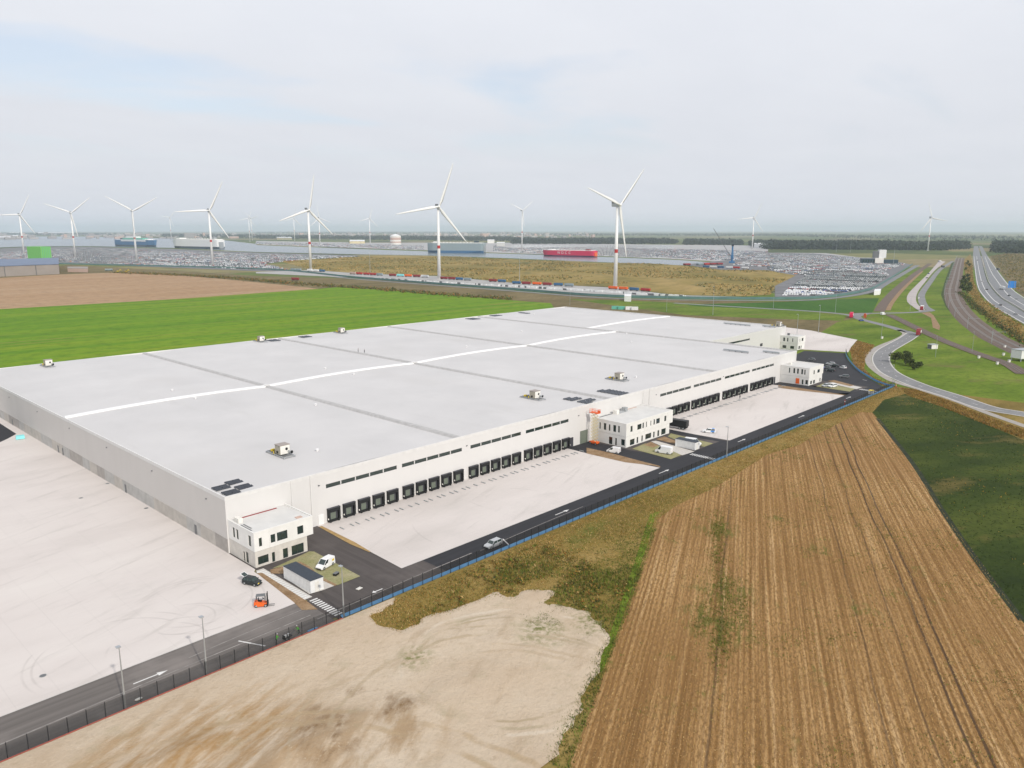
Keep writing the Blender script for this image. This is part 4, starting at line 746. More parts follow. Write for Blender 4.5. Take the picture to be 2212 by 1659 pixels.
t3 = office('two storey white far office block with an orange door in its left side', 345.2, 361.0, 142.2, 156.0, 8.2, 360.0, 3.8,
       [(350.0, 351.2, 4.7, 6.6), (354.3, 357.0, 4.8, 6.4)], [(347.2, 349.0, .4, 2.0), (350.4, 352.4, .2, 1.9), (357.6, 358.8, .2, 2.0)],
       [(151.3, 151.9, 5.0, 7.3), (148.9, 149.8, 5.0, 7.4), (147.2, 148.0, 5.0, 7.4), (145.2, 146.0, 5.0, 7.4), (144.0, 144.6, 5.0, 7.3)], [(144.7, 145.5, .3, 2.6), (142.6, 143.8, .6, 2.6)],
       [('cooling_unit', (350, 351.2, 153.2, 154.4, 7.85, 8.9), 'whitew')])
MB().box(345.17, 345.24, 146.6, 148.3, .4, 2.9).build('orange_door', M['orange'], t3, label='orange door panel')
office('small white office block at the farthest loading wall, by the back yard', 446.2, 456.5, 192.0, 203.0, 8.0, 455.9, 3.8,
       [(448.5, 449.2, 4.8, 6.6), (451.3, 453.6, 4.9, 6.7)], [(447.5, 449.8, .5, 2.3), (450.8, 451.9, .2, 2.3)],
       [(200.0, 201.2, 4.6, 6.8), (198.0, 198.8, 4.6, 6.8), (195, 195.6, 4.7, 6.8)], [(199, 201.4, .5, 2.2), (194.2, 196.6, .5, 2.2)], [('cooling_unit', (451, 452.2, 199.8, 201, 7.7, 9.0), 'steeldk')])
for (x0, x1, y0, y1, lb) in ((362.4, 366.2, 144.6, 144.9, 'low white wall beside the far office end'), (359.8, 366.5, 176.5, 176.9, 'low white wall at the top of the far car park')):
    MB().box(x0, x1, y0, y1, 0.05, 2.4).box(x0 - .05, x1 + .05, y0 - .05, y1 + .05, 2.4, 2.46).build('screen_wall', M['white'], label=lb, cat='wall')

# ------------------------------------------------------------------ fence, blue board, light poles
fence = thing('site_fence', 'tall black mesh fence along the perimeter road with a blue and red foot strip', 'fence', (0, 0, 0))
post_me = MB().box(-.045, .045, -.045, .045, 0, 2.55).mesh('fence_post', M['fencepost'])
pn = MB(); pn.add([(0.04, 0, .05), (2.46, 0, .05), (2.46, 0, 2.45), (.04, 0, 2.45)], [(0, 1, 2, 3)]); pan_f = pn.mesh('mesh_panel', M['mesh'])
x = -45.0; nf = 0
while x < 368:
    link('fence_post', post_me, fence, (x, 113.2, 0)); link('mesh_panel', pan_f, fence, (x, 113.2, 0)); x += 2.5
MB().box(-45, 73.5, 113.10, 113.17, 0, .15).build('red_band', M['redboard'], fence)
CURVE = [(370.5, 113.2), (369.8, 115.5), (376.2, 122.8), (390.2, 133.1), (402.6, 141.3), (422.6, 152.2), (440.8, 161.1), (456.3, 167.6)]
cvl = smooth_line(CURVE, 2.5); me2 = MB().box(-.045, .045, -.045, .045, 0, 2.55).mesh('fence_post', M['fencepost'])
for p in cvl[::1]: link('fence_post', me2, fence, (p.x + .1, p.y, 0))
cb = MB()
for a, c in zip(cvl[:-1], cvl[1:]): cb.bar((a.x, a.y, .55), (c.x, c.y, .55), .08, .9)
cb.build('blue_board', M['blueboard'], fence)
bb = MB().add([(73.4, 113.28, .05), (372, 113.28, .05), (372, 113.9, .50), (372, 114.35, .10), (73.4, 114.35, .10), (73.4, 113.9, .42)], [(0, 1, 2, 5), (5, 2, 3, 4)]).build('blue_membrane', M['membrane'], fence)
MB().box(66.2, 68.2, 113.25, 113.5, 0.05, .3).build('blue_membrane', M['membrane'], fence)
def light_pole(loc, label, h=9.9, rz=0.0, arms=1):
    t = thing('light_pole', label, 'lamp post', loc, rz, 'slim steel light poles around the site')
    MB().tube((0, 0, 0), (0, 0, h), .16, .07, 8).build('pole', M['steel'], t)
    MB().box(-.22, .22, -.22, .22, 0, .12).build('base_plate', M['steeldk'], t)
    MB().box(-.3, .3, -.02, .75, h, h + .1).build('lamp_head', M['steel'], t)
    MB().box(-.25, .25, .1, .7, h - .025, h - .002).build('lamp_glass', M['lampwhite'], t)
    return t
p0 = light_pole((35.3, 113.4, 0), 'light pole at the fence, leftmost and nearest to the bottom edge')
for x, y, lb in ((47.8, 113.4, 'light pole at the fence beside the white road arrow, second from the left'), (73.9, 113.5, 'light pole at the foot of the near zebra crossing'), (215.5, 112.9, 'light pole at the foot of the crossing by the middle office'), (370.3, 113.9, 'light pole at the fence corner by the bend of the main road'), (468.4, 202.6, 'light pole standing in the back yard beside the small office'), (535.4, 216.4, 'light pole at the far edge of the back yard')):
    c = again(p0, (x, y, 0), 0, lb)
    if x > 400: c.scale = (1.2, 1.2, 1.9)
for (x, y), sc_, lb in (((570.2, 468.9), 1.5, 'light pole behind the back roof edge, leftmost'), ((583.4, 370.4), 1.4, 'light pole behind the roof, right of the green containers'), ((586.0, 326.8), 2.4, 'tall light mast behind the far end of the roof'), ((672.1, 314.4), 1.5, 'light pole on the road verge left of the green plot'), ((666.1, 256.2), 1.6, 'light pole by the road left of the red lorry'), ((538.7, 175.6), 1.3, 'light pole in the grass inside the road bend'), ((474.7, 125.0), 1.2, 'light pole in the meadow below the hut'), ((733.3, 217.2), 1.2, 'light pole beside the lorry lane'), ((509.1, 114.9), 1.2, 'light pole beside the freight track')):
    again(p0, (x, y, 0), 0, lb).scale = (sc_ * .6, sc_ * .6, sc_)

# ================================================================== VEHICLES
def paint(name, c): 
    n = 'car_paint_' + name
    if n in bpy.data.materials: return bpy.data.materials[n]
    m = flat(n, c, 0.25, 0.5, var=0.03); m.node_tree.nodes['Principled BSDF'].inputs['Coat Weight'].default_value = 0.4; return m
wh_t = MB().tube((0, -.11, 0), (0, .11, 0), .33, n=14).mesh('tyre', M['black']); wh_r = MB().tube((0, -.12, 0), (0, .12, 0), .20, n=10).mesh('rim', M['steel'])
def wheels(t, spots, sc=1.0):
    for x, y in spots:
        w = link('wheel', wh_t, t, (x, y, .33 * sc), sc=sc); link('rim', wh_r, w)
CARS = {   # stations: x, half width, bottom, middle, top ; greenhouse: base x0 x1, roof x0 x1, z base, z roof
 'wagon': ([(-2.32, .74, .42, .65, .92), (-2.15, .89, .24, .62, .98), (-.9, .91, .2, .6, .95), (.95, .91, .2, .6, .94), (1.9, .88, .22, .55, .80), (2.25, .74, .28, .5, .66)], (-2.2, 1.0, -1.95, .30, .92, 1.46), 2.9),
 'hatch': ([(-1.95, .74, .42, .65, .95), (-1.8, .86, .24, .62, 1.0), (-.8, .88, .2, .6, .97), (.8, .88, .2, .6, .95), (1.6, .85, .22, .55, .82), (1.95, .72, .28, .5, .68)], (-1.85, .95, -1.45, .25, .94, 1.48), 2.5),
 'sedan': ([(-2.3, .74, .42, .65, .90), (-2.1, .88, .24, .62, .98), (-.9, .91, .2, .6, .95), (.95, .91, .2, .6, .93), (1.9, .88, .22, .55, .79), (2.28, .74, .28, .5, .66)], (-1.75, 1.0, -1.05, .25, .92, 1.42), 2.8),
 'van': ([(-2.15, .86, .3, .8, 1.78), (-2.05, .92, .24, .8, 1.84), (-.2, .92, .22, .8, 1.86), (.15, .92, .22, .8, 1.08), (1.25, .91, .22, .6, 1.02), (1.9, .88, .24, .55, .86), (2.2, .78, .3, .5, .66)], (-.2, 1.3, -.2, .45, 1.02, 1.84), 2.7),
 'panelvan': ([(-2.7, .92, .32, .9, 2.25), (-2.6, .98, .26, .9, 2.32), (.55, .98, .24, .9, 2.34), (.9, .98, .24, .9, 1.25), (1.8, .97, .24, .7, 1.18), (2.5, .94, .28, .6, .98), (2.75, .84, .34, .55, .72)], (.5, 1.9, .5, 1.05, 1.2, 2.30), 3.3)}
def car(label, loc, rz, pt, kind='wagon', cat='car', name=None, group=None, extra=None):
    st, gh, base = CARS[kind]; t = thing(name or ('van' if 'van' in kind else 'car'), label, cat, (loc[0], loc[1], loc[2] if len(loc) > 2 else .06), rz, group)
    rings = [[(x, -w, a), (x, -w, b), (x, -w * .93, c), (x, w * .93, c), (x, w, b), (x, w, a)] for x, w, a, b, c in st]
    MB().loft(rings).build('body', pt, t)
    x0, x1, r0, r1, zb, zr = gh; wb, wr = st[2][1] * .92, st[2][1] * .74 if 'van' not in kind else st[2][1] * .86
    MB().add([(x0, -wb, zb), (x1, -wb, zb), (x1, wb, zb), (x0, wb, zb), (r0, -wr, zr), (r1, -wr, zr), (r1, wr, zr), (r0, wr, zr)], [(0, 1, 5, 4), (1, 2, 6, 5), (2, 3, 7, 6), (3, 0, 4, 7), (4, 5, 6, 7)]).build('windows', M['glass'], t)
    MB().box(r0 - .04, r1 + .05, -wr - .02, wr + .02, zr - .02, zr + .045, 0, .12, .08).build('roof', pt, t)
    pl = MB()
    for s in (-1, 1):
        pl.bar((x1, s * wb, zb), (r1, s * wr, zr), .07)
        if 'van' not in kind: pl.bar((x0, s * wb, zb), (r0, s * wr, zr), .10); pl.bar(((x0 + x1) / 2, s * wb * 1.005, zb), ((r0 + r1) / 2, s * wr * 1.005, zr), .07)
    pl.build('pillars', pt, t)
    f, r_ = st[-1], st[0]
    for s in (-1, 1):
        MB().box(f[0] - .12, f[0] + .02, min(s * .42, s * .70), max(s * .42, s * .70), f[4] - .13, f[4] - .01).build('headlight', M['lampwhite'], t)
        MB().box(r_[0] - .03, r_[0] + .06, min(s * .5, s * .70), max(s * .5, s * .70), r_[3] + .02, r_[3] + .2).build('taillight', M['lampred'], t)
        MB().box(gh[1] - .35, gh[1] - .2, min(s * .93, s * 1.08), max(s * .93, s * 1.08), zb + .02, zb + .16).build('mirror', M['black'], t)
    MB().box(f[0] - .05, f[0] + .04, -.66, .66, f[2] - .02, f[2] + .16).build('bumper', M['blackm'], t)
    MB().box(r_[0] - .04, r_[0] + .05, -.66, .66, r_[2] - .06, r_[2] + .12).build('bumper', M['blackm'], t)
    wheels(t, [(s * base / 2, q * (st[2][1] - .10)) for s in (-1, 1) for q in (-1, 1)], 1.0 if kind != 'panelvan' else 1.06)
    for n, bx, m in (extra or []): MB().box(*bx).build(n, M[m], t)
    return t
SIL, WHT, BLK, DKG, BLU = paint('silver', (0.42, 0.43, 0.44)), paint('white', (0.78, 0.78, 0.78)), paint('black', (0.012, 0.018, 0.02)), paint('grey', (0.12, 0.125, 0.13)), paint('blue', (0.03, 0.08, 0.25))
for m_ in (BLK, DKG): m_.node_tree.nodes['Principled BSDF'].inputs['Coat Weight'].default_value = 0.05; m_.node_tree.nodes['Principled BSDF'].inputs['Roughness'].default_value = 0.4
car('silver estate car driving on the perimeter road', (115.8, 116.6), R(182), SIL, 'wagon')
car('small white van with a yellow side sign parked on the lawn by the near office', (83.6, 134.5, .12), R(196), WHT, 'van', 'van', extra=[('yellow_sign', (-1.75, -1.15, -.945, -.925, 1.0, 1.45), 'yellow'), ('yellow_sign', (-1.75, -1.15, .925, .945, 1.0, 1.45), 'yellow'), ('yellow_sign', (-2.19, -2.16, -.5, .3, .95, 1.4), 'yellow')])
bc = car('black car with its tailgate raised on the concrete yard', (68.9, 138.2, .07), R(-68), BLK, 'hatch')
MB().box(-2.42, -2.32, -.62, .62, 1.93, 2.03).box(-1.5, -1.4, -.6, .6, 1.46, 1.52).bar((-1.45, -.6, 1.5), (-2.35, -.58, 1.98), .1).bar((-1.45, .6, 1.5), (-2.35, .58, 1.98), .1).build('tailgate', M['white'], bc, label='raised pale tailgate frame')
MB().add([(-1.45, -.55, 1.52), (-1.45, .55, 1.52), (-2.33, .55, 1.975), (-2.33, -.55, 1.975)], [(0, 1, 2, 3)]).build('tailgate_glass', M['glass'], bc)
MB().box(1.93, 1.98, -.62, -.25, .55, .75).build('number_plate', M['yellow'], bc)
car('white van parked on the black asphalt left of the middle office', (195.6, 141.9, .05), R(104), WHT, 'van', 'van')
car('large white panel van parked on the lawn before the middle office', (206.0, 129.8, .12), R(100), WHT, 'panelvan', 'van')
car('white van parked behind the middle cabin', (220.6, 128.0, .12), R(-75), WHT, 'panelvan', 'van')
car('white and blue car parked at the edge of the second loading yard', (239.2, 132.6, .07), R(118), WHT, 'wagon', extra=[('blue_panel', (-1.9, -.6, -.93, -.905, .45, .9), 'signblue'), ('blue_panel', (-1.9, -.6, .905, .93, .45, .9), 'signblue'), ('blue_panel', (-1.9, -1.0, -.5, .5, 1.50, 1.515), 'signblue')])
for (x, y), rz, pt, k, lb in (((389.4, 150.0), 100, BLK, 'wagon', 'black car in the far car park, nearest to the far office'), ((396.0, 154.4), 100, DKG, 'hatch', 'dark grey car in the far car park, left one behind'), ((404.5, 153.8), 100, BLK, 'sedan', 'black car in the far car park, farthest of the group'), ((377.3, 138.4), 110, DKG, 'wagon', 'dark car standing alone in the far car park'), ((348.7, 135.7), 160, SIL, 'hatch', 'silver car on the lawn before the far office, left of two'), ((349.9, 133.1), 165, WHT, 'wagon', 'white car on the lawn before the far office, right of two'), ((414.9, 170.2), 95, DKG, 'hatch', 'dark car behind the roof of the far office'), ((393.6, 156.9), 100, BLU, 'sedan', 'dark blue car just right of the far office roof'), ((409.0, 157.6), 100, SIL, 'wagon', 'silver car in the far car park, behind the black ones'), ((401.8, 148.3), 60, WHT, 'hatch', 'white car in the middle of the far car park')): car(lb, (x, y, .06), R(rz), pt, k, group='cars around the far office')
def lorry(label, loc, rz, cabm, boxm, L=12.5, h=3.9, name='lorry', group=None, side=None):
    t = thing(name, label, 'lorry', (*loc, .08), rz, group)
    c = MB().loft([[(x, -w, z0), (x, -w, z1), (x, w, z1), (x, w, z0)] for x, w, z0, z1 in ((L / 2 - 2.3, 1.22, .9, 3.5), (L / 2 - .6, 1.22, .6, 3.3), (L / 2 - .15, 1.2, .5, 2.3), (L / 2, 1.1, .5, 1.3))]).build('cab', cabm, t)
    MB().add([(L / 2 - .52, -1.1, 3.05), (L / 2 - .10, -1.1, 2.15), (L / 2 - .10, 1.1, 2.15), (L / 2 - .52, 1.1, 3.05)], [(0, 1, 2, 3)]).build('windscreen', M['glass'], c)
    for s in (-1, 1): MB().box(L / 2 - 1.6, L / 2 - .75, min(s * 1.21, s * 1.24), max(s * 1.21, s * 1.24), 1.9, 2.8).build('side_window', M['glass'], c)
    b = MB().box(-L / 2, L / 2 - 2.7, -1.26, 1.26, 1.15, h).build('box_body', boxm, t)
    r = MB()
    for i in range(9): x = -L / 2 + .4 + i * (L - 3.4) / 8; r.box(x - .05, x + .05, -1.29, -1.26, 1.2, h - .05); r.box(x - .05, x + .05, 1.26, 1.29, 1.2, h - .05)
    r.build('rib', boxm, b)
    if side: MB().box(-L / 2 + .6, L / 2 - 3.4, -1.31, -1.292, 1.6, h - .6).box(-L / 2 + .6, L / 2 - 3.4, 1.292, 1.31, 1.6, h - .6).build('side_panel', side, b)
    MB().box(-L / 2, L / 2 - 1, -.5, .5, .7, 1.12).build('chassis', M['blackm'], t)
    wheels(t, [(x, q * 1.05) for x in (-L / 2 + 1.2, -L / 2 + 2.5, L / 2 - 1.5) for q in (-1, 1)], 1.5)
    return t
lorry('red lorry entering the small road at the green plot', (647.9, 235.9), R(-163), M['crimson'], M['crimson'], 10, 4.0, side=M['whitew'])
lorry('lorry with red and cream load area in the bend of the main road', (569.0, 161.7), R(-170), M['darkred'], M['darkred'], 9, 4.0, side=M['whitew'])
lorry('dark red lorry leaving the concrete lorry lane', (752.0, 213.1), R(-168), M['darkred'], M['white'], 9, 3.8)
lorry('white lorry on the motorway, left of the blue sign', (1081.4, 219.7), R(-150), M['white'], M['white'], 14, 4.0)
lorry('dark lorry on the motorway, far behind the white one', (1598, 335), R(-150), M['steeldk'], M['blackm'], 12, 4.0)
lorry('small dark lorry far up the concrete lorry lane', (1920, 518), R(40), M['steeldk'], M['white'], 10, 3.8)
lorry('lorry far up the slip road beside the lorry lane', (1649, 438), R(40), M['navy'], M['steeldk'], 11, 3.8)
lorry('dark lorry standing behind the right end of the middle office', (236.3, 144.4), R(100), M['blackm'], M['blackm'], 9, 3.3)
for (x, y), rz, pt, lb in (((1385, 388), 45, BLU, 'blue car on the concrete lorry lane'), ((1258, 354), 45, DKG, 'dark car on the concrete lorry lane behind the blue one'), ((977.9, 191.8), -150, BLK, 'black car on the motorway right of the white lorry'), ((1574, 340), 30, WHT, 'white car on the motorway beside the dark lorry'), ((626.7, 220.2), -25, BLU, 'blue car on the small road right of the red lorry'), ((848.9, 172.6), 30, DKG, 'dark car on the near side of the motorway'), ((766.1, 143.9), 30, SIL, 'silver car on the near motorway lane, lower right'), ((1226, 275), 40, WHT, 'white car on the near motorway lane, farther left'), ((1060.8, 231.9), 35, BLK, 'black car on the near motorway lane left of the blue sign'), ((2085, 482), 40, DKG, 'dark car far up the near motorway lane'), ((1991, 443), -140, WHT, 'white car far up the other motorway lane'), ((930.9, 175.7), -150, SIL, 'silver car on the far motorway lane at the right edge')): car(lb, (x, y, .1), R(rz), pt, 'sedan')
# forklift
t = thing('forklift', 'orange forklift with a black mast on the concrete yard', 'forklift', (65.5, 128.2, .07), R(-35))
MB().loft([[(x, -w, a), (x, -w, b_), (x, w, b_), (x, w, a)] for x, w, a, b_ in ((-1.35, .50, .35, 1.0), (-1.15, .58, .25, 1.15), (-.5, .6, .22, 1.1), (.3, .6, .22, .85), (.95, .58, .22, .75))]).build('counterweight', M['orange'], t)
MB().box(-.55, .1, -.3, .3, 1.05, 1.2).box(-.65, -.5, -.28, .28, 1.2, 1.7).build('seat', M['black'], t)
g_ = MB()
for x, s in ((-1.0, -1), (-1.0, 1), (.75, -1), (.75, 1)): g_.bar((x, s * .52, .9), (x * .85, s * .48, 2.25), .09)
g_.build('overhead_guard', M['blackm'], t); MB().box(-.95, .75, -.55, .55, 2.22, 2.30).build('guard_roof', M['steeldk'], t)
ms_ = MB()
for s in (-1, 1): ms_.box(1.0, 1.16, s * .42 - .07, s * .42 + .07, .08, 2.7)
for z in (.4, 1.3, 2.1, 2.62): ms_.box(1.03, 1.13, -.35, .35, z, z + .1)
ms_.build('mast', M['blackm'], t)
MB().box(1.17, 1.25, -.55, .55, .25, .95).build('fork_carriage', M['blackm'], t)
for s in (-1, 1): MB().box(1.25, 2.35, s * .3 - .06, s * .3 + .06, .10, .15).build('fork', M['steeldk'], t)
MB().tube((.1, 0, 1.3), (.35, 0, 1.55), .03).tube((.33, 0, 1.53), (.37, 0, 1.58), .18, n=10).build('steering_wheel', M['black'], t)
wheels(t, [(-.95, -.48), (-.95, .48), (.75, -.55), (.75, .55)], .95)
# scissor lift
t = thing('scissor_lift', 'tall raised orange scissor lift with cream arms beside the middle office', 'scissor lift', (199.4, 152.6, .06), R(90))
MB().box(-1.5, 1.5, -.75, .75, .35, .95).box(-1.6, 1.6, -.8, .8, .80, .90).build('chassis', M['orange'], t)
wheels(t, [(-1.1, -.75), (-1.1, .75), (1.1, -.75), (1.1, .75)], 1.05)
n, z0, z1 = 9, .95, 10.6; dz = (z1 - z0) / n
for i in range(n):
    for s in (-.5, .5):
        for d in (-1, 1): MB().bar((-d * 1.15, s, z0 + i * dz), (d * 1.15, s + .03 * d, z0 + (i + 1) * dz), .10, .16).build('scissor_arm', M['cream'], t)
pf = MB().box(-1.75, 1.75, -.8, .8, 10.6, 10.78).build('platform', M['orange'], t)
rl = MB()
for x in np.linspace(-1.7, 1.7, 6):
    for s in (-.76, .76): rl.box(x - .03, x + .03, s - .03, s + .03, 10.78, 11.85)
for z in (11.3, 11.82):
    for s in (-.76, .76): rl.box(-1.73, 1.73, s - .03, s + .03, z, z + .06)
    for s in (-1.7, 1.7): rl.box(s - .03, s + .03, -.76, .76, z, z + .06)
rl.build('guard_rail', M['orange'], pf); MB().box(-1.7, -.6, -.78, -.72, 10.8, 11.5).build('toe_panel', M['orange'], pf)
# cabins
def cabin(label, x0, x1, y0, y1, h, z=.11):
    t = thing('site_cabin', label, 'cabin', ((x0 + x1) / 2, (y0 + y1) / 2, z)); a, c = (x1 - x0) / 2, (y1 - y0) / 2
    MB().box(-a, a, -c, c, 0, h).build('wall', M['white'], t)
    MB().box(-a - .06, a + .06, -c - .06, c + .06, h, h + .09).build('flat_roof', M['slate'], t)
    MB().box(-a - .08, a + .08, -c - .08, c + .08, h - .06, h - .002).build('fascia', M['white'], t)
    r = MB(); k = int(2 * c / .5)
    for i in range(1, k): r.box(-a - .02, -a - .002, -c + i * .5 - .02, -c + i * .5 + .02, .05, h - .1)
    r.build('wall_rib', M['plinth'][1], t)
    d = MB().box(-.5, .45, -c - .04, -c - .005, .05, 2.1).build('door', M['whitew'], t); MB().box(.3, .38, -c - .09, -c - .04, 1.0, 1.08).build('handle', M['steeldk'], d)
    MB().box(-.45, .4, c + .005, c + .04, .05, 2.1).build('door', M['steeldk'], t)
cabin('white site cabin with a dark slate flat roof beside the near zebra path', 74.7, 77.6, 125.9, 136.0, 2.55); cabin('white site cabin with a dark roof beside the footpath of the middle office', 215.6, 218.4, 124.2, 131.6, 2.5)

# ================================================================== PEOPLE
def person_mesh(name, top, legs, hat, lean=0.12, arm=(.30, .2), stride=.16, crouch=0.0):
    """one continuous body grown with Skin and Subdivision over a posed skeleton, about 1.78 m tall"""
    hz = .93 - crouch
    J = {'pel': (0, 0, hz), 'sp': (lean * .4, 0, hz + .22), 'ch': (lean * .8, 0, hz + .42), 'nk': (lean, 0, hz + .57), 'hd': (lean * 1.2, 0, hz + .70), 'top': (lean * 1.15, 0, hz + .82)}
    for s, q in (('l', 1), ('r', -1)):
        J.update({'hp' + s: (0, q * .10, hz - .04), 'kn' + s: (q * stride * .6 + crouch * .5, q * .11, .50 - crouch * .3), 'an' + s: (q * stride * .5 - crouch * .2, q * .11, .09), 'to' + s: (q * stride * .5 + .16, q * .12, .045),
                  'sh' + s: (lean * .85, q * .19, hz + .50), 'el' + s: (lean * .6 + arm[0] * .4, q * .25, hz + .24), 'wr' + s: (lean * .6 + arm[0], q * .22, hz + .10 + arm[1]), 'ha' + s: (lean * .6 + arm[0] + .1, q * .20, hz + .08 + arm[1])})
        for i, fy in enumerate((-.03, -.01, .01, .03)): J['f%d%s' % (i, s)] = (lean * .6 + arm[0] + .18 - abs(i - 1.5) * .01, q * .20 + fy, hz + .03 + arm[1])
        J['th' + s] = (lean * .6 + arm[0] + .13, q * .15, hz + .05 + arm[1])
    E_ = [('pel', 'sp'), ('sp', 'ch'), ('ch', 'nk'), ('nk', 'hd'), ('hd', 'top')]; RAD = dict(pel=.145, sp=.135, ch=.155, nk=.06, hd=.10, top=.085)
    for s in 'lr':
        E_ += [('pel', 'hp' + s), ('hp' + s, 'kn' + s), ('kn' + s, 'an' + s), ('an' + s, 'to' + s), ('ch', 'sh' + s), ('sh' + s, 'el' + s), ('el' + s, 'wr' + s), ('wr' + s, 'ha' + s), ('ha' + s, 'th' + s)] + [('ha' + s, 'f%d%s' % (i, s)) for i in range(4)]
        RAD.update({'hp' + s: .10, 'kn' + s: .068, 'an' + s: .048, 'to' + s: .04, 'sh' + s: .07, 'el' + s: .048, 'wr' + s: .034, 'ha' + s: .034, 'th' + s: .010, **{'f%d%s' % (i, s): .009 for i in range(4)}})
    ks = list(J); me = bpy.data.meshes.new(name); me.from_pydata([J[k] for k in ks], [(ks.index(a), ks.index(b)) for a, b in E_], [])
    o = bpy.data.objects.new('tmp', me); COL.objects.link(o); o.modifiers.new('s', 'SKIN'); sm = o.modifiers.new('u', 'SUBSURF'); sm.levels = 1
    sv = me.skin_vertices[0].data
    for i, k in enumerate(ks): sv[i].radius = (RAD[k], RAD[k]); sv[i].use_root = (k == 'pel')
    bpy.context.view_layer.update(); dg = bpy.context.evaluated_depsgraph_get(); out = bpy.data.meshes.new_from_object(o.evaluated_get(dg)); bpy.data.objects.remove(o)
    for m in (M['skin'], M[legs], M[top], M['black']): out.materials.append(m)
    for p in out.polygons:
        c = p.center; p.use_smooth = True
        p.material_index = 3 if c.z < .13 else 1 if c.z < hz + .03 and abs(c.y) < .19 and c.x < .2 else 0 if (c.z > hz + .55 and abs(c.y) < .12) or c.x > lean * .6 + arm[0] - .02 else 2
    return out, (lean * 1.18, 0, hz + .80), hat
def person(label, loc, rz, mesh3, group=None):
    me, hp, hat = mesh3; t = thing('person', label, 'person', loc, rz, group); link('body', me, t)
    hb = MB()
    rings = [[(hp[0] + r * math.cos(a), r * math.sin(a) * .85, hp[2] + z) for a in np.linspace(0, 2 * math.pi, 10, endpoint=False)] for r, z in ((.115, -.06), (.125, .0), (.11, .07), (.06, .115))]
    hb.loft(rings).build('helmet' if hat in ('white', 'yellow') else 'hair', M[hat], t, smooth=True)
    MB().box(hp[0] + .085, hp[0] + .125, -.016, .016, hp[2] - .13, hp[2] - .08).build('nose', M['skin'], t)
    for s in (-1, 1): MB().box(hp[0] + .085, hp[0] + .105, s * .035 - .012, s * .035 + .012, hp[2] - .075, hp[2] - .055).build('eye', M['hair'], t)
    return t
pv = person_mesh('worker_body', 'hivis', 'navy', 'white', .28, (.35, .0), .22, .10); pr_ = person_mesh('roofer_body', 'navy', 'navy', 'hair', .06, (.1, -.05), .12); pw = person_mesh('walker_body', 'navy', 'navy', 'hair', .06, (.12, -.02), .26)
person('person in a green vest bending at the fence, left of two', (60.4, 113.9, .05), R(20), pv); person('person in a green vest standing at the fence, right of two', (64.9, 114.1, .05), R(170), pv)
person('person in dark clothes on the roof, left of two', (213.6, 305.6, roof_z(213.6) + .62), R(-40), pr_); person('person in dark clothes on the roof, right of two', (214.6, 301.9, roof_z(214.6) + .35), R(120), pr_)
person('person in dark clothes walking past the second row of docks', (297.5, 151.3, .065), R(10), pw)
# tools and odd things on the ground
t = thing('tool_cart', 'dark tool cart with white buckets between the two workers', 'cart', (62.6, 114.0, .05), R(8))
MB().box(-.8, .8, -.35, .35, .35, .45).box(-.8, -.72, -.35, .35, .45, .9).build('tray', M['blackm'], t); MB().bar((.8, 0, .4), (1.5, 0, .95), .06).build('handle', M['steeldk'], t)
for x in (-.4, .25): MB().tube((x, 0, .46), (x, 0, .85), .16, .2, 10).build('bucket', M['white'], t)
wheels(t, [(-.5, -.38), (-.5, .38)], .8)
t = thing('sand_bag', 'pale sandbag lying at the fence foot near the second light pole', 'bag', (*(37.5, 114.2), .05)); MB().loft([[(x, r * math.cos(a) * 1.0, .16 + r * math.sin(a) * .7) for a in np.linspace(0, 6.283, 8, endpoint=False)] for x, r in ((-.55, .06), (-.42, .22), (0, .26), (.42, .22), (.55, .06))]).build('bag', M['whitew'], t, smooth=True); MB().box(-.6, -.54, -.05, .05, .12, .2).build('tie', M['redboard'], t)
t = thing('pallet', 'pale wooden pallet lying on the asphalt near the zebra crossing', 'pallet', (*(82.5, 120.8), .05), R(12))
for i in range(5): MB().box(-.6, .6, -.4 + i * .18, -.28 + i * .18, .12, .145).build('board', M['whitew'], t)
for x in (-.5, 0, .5): MB().box(x - .05, x + .05, -.4, .44, 0, .118).build('bearer', M['beige'], t)
t = thing('crate', 'black crate lying on the lawn below the small white van', 'crate', (*(82.9, 129.5), .11), R(20)); MB().box(-.6, .6, -.35, .35, 0, .45).build('box', M['black'], t); MB().box(-.64, .64, -.39, .39, .45, .5).build('lid', M['steeldk'], t)
t = thing('tarpaulin_stack', 'pale cyan wrapped stack on the concrete near the dark apron', 'wrapped stack', (69.0, 298.0, .07), R(-10)); MB().box(-1.3, 1.3, -1.0, 1.0, .15, 1.25, 0, .1, .1).build('wrap', M['cyan'], t); MB().box(-1.3, 1.3, -.9, -.7, 0, .15).box(-1.3, 1.3, .7, .9, 0, .15).build('pallet', M['beige'], t)
def barrier(label, loc, m1, h=1.3):
    t = thing('warning_post', label, 'warning post', (*loc, .04)); MB().tube((0, 0, 0), (0, 0, h), .16, .12, 10).build('post', m1, t); MB().tube((0, 0, h * .55), (0, 0, h * .75), .165, .16, 10).build('white_band', M['white'], t); MB().tube((0, 0, 0), (0, 0, .1), .4, .35, 10).build('foot', M['black'], t)
barrier('red and white warning post by the fence on the far road', (316.5, 114.9), M['red'], 2.2); barrier('orange warning post at the fence corner', (369.2, 112.0), M['orange'], 1.6)
t = thing('skip_container', 'small yellow and white box at the fence near the far crossing', 'box', (346.3, 114.9, .04)); MB().box(-1.0, 1.0, -.8, .8, 0, 1.6, 0, -.1, -.1).build('bin', M['whitew'], t); MB().box(-1.15, 1.15, -.95, .95, 1.6, 1.75).build('lid', M['yellow'], t)
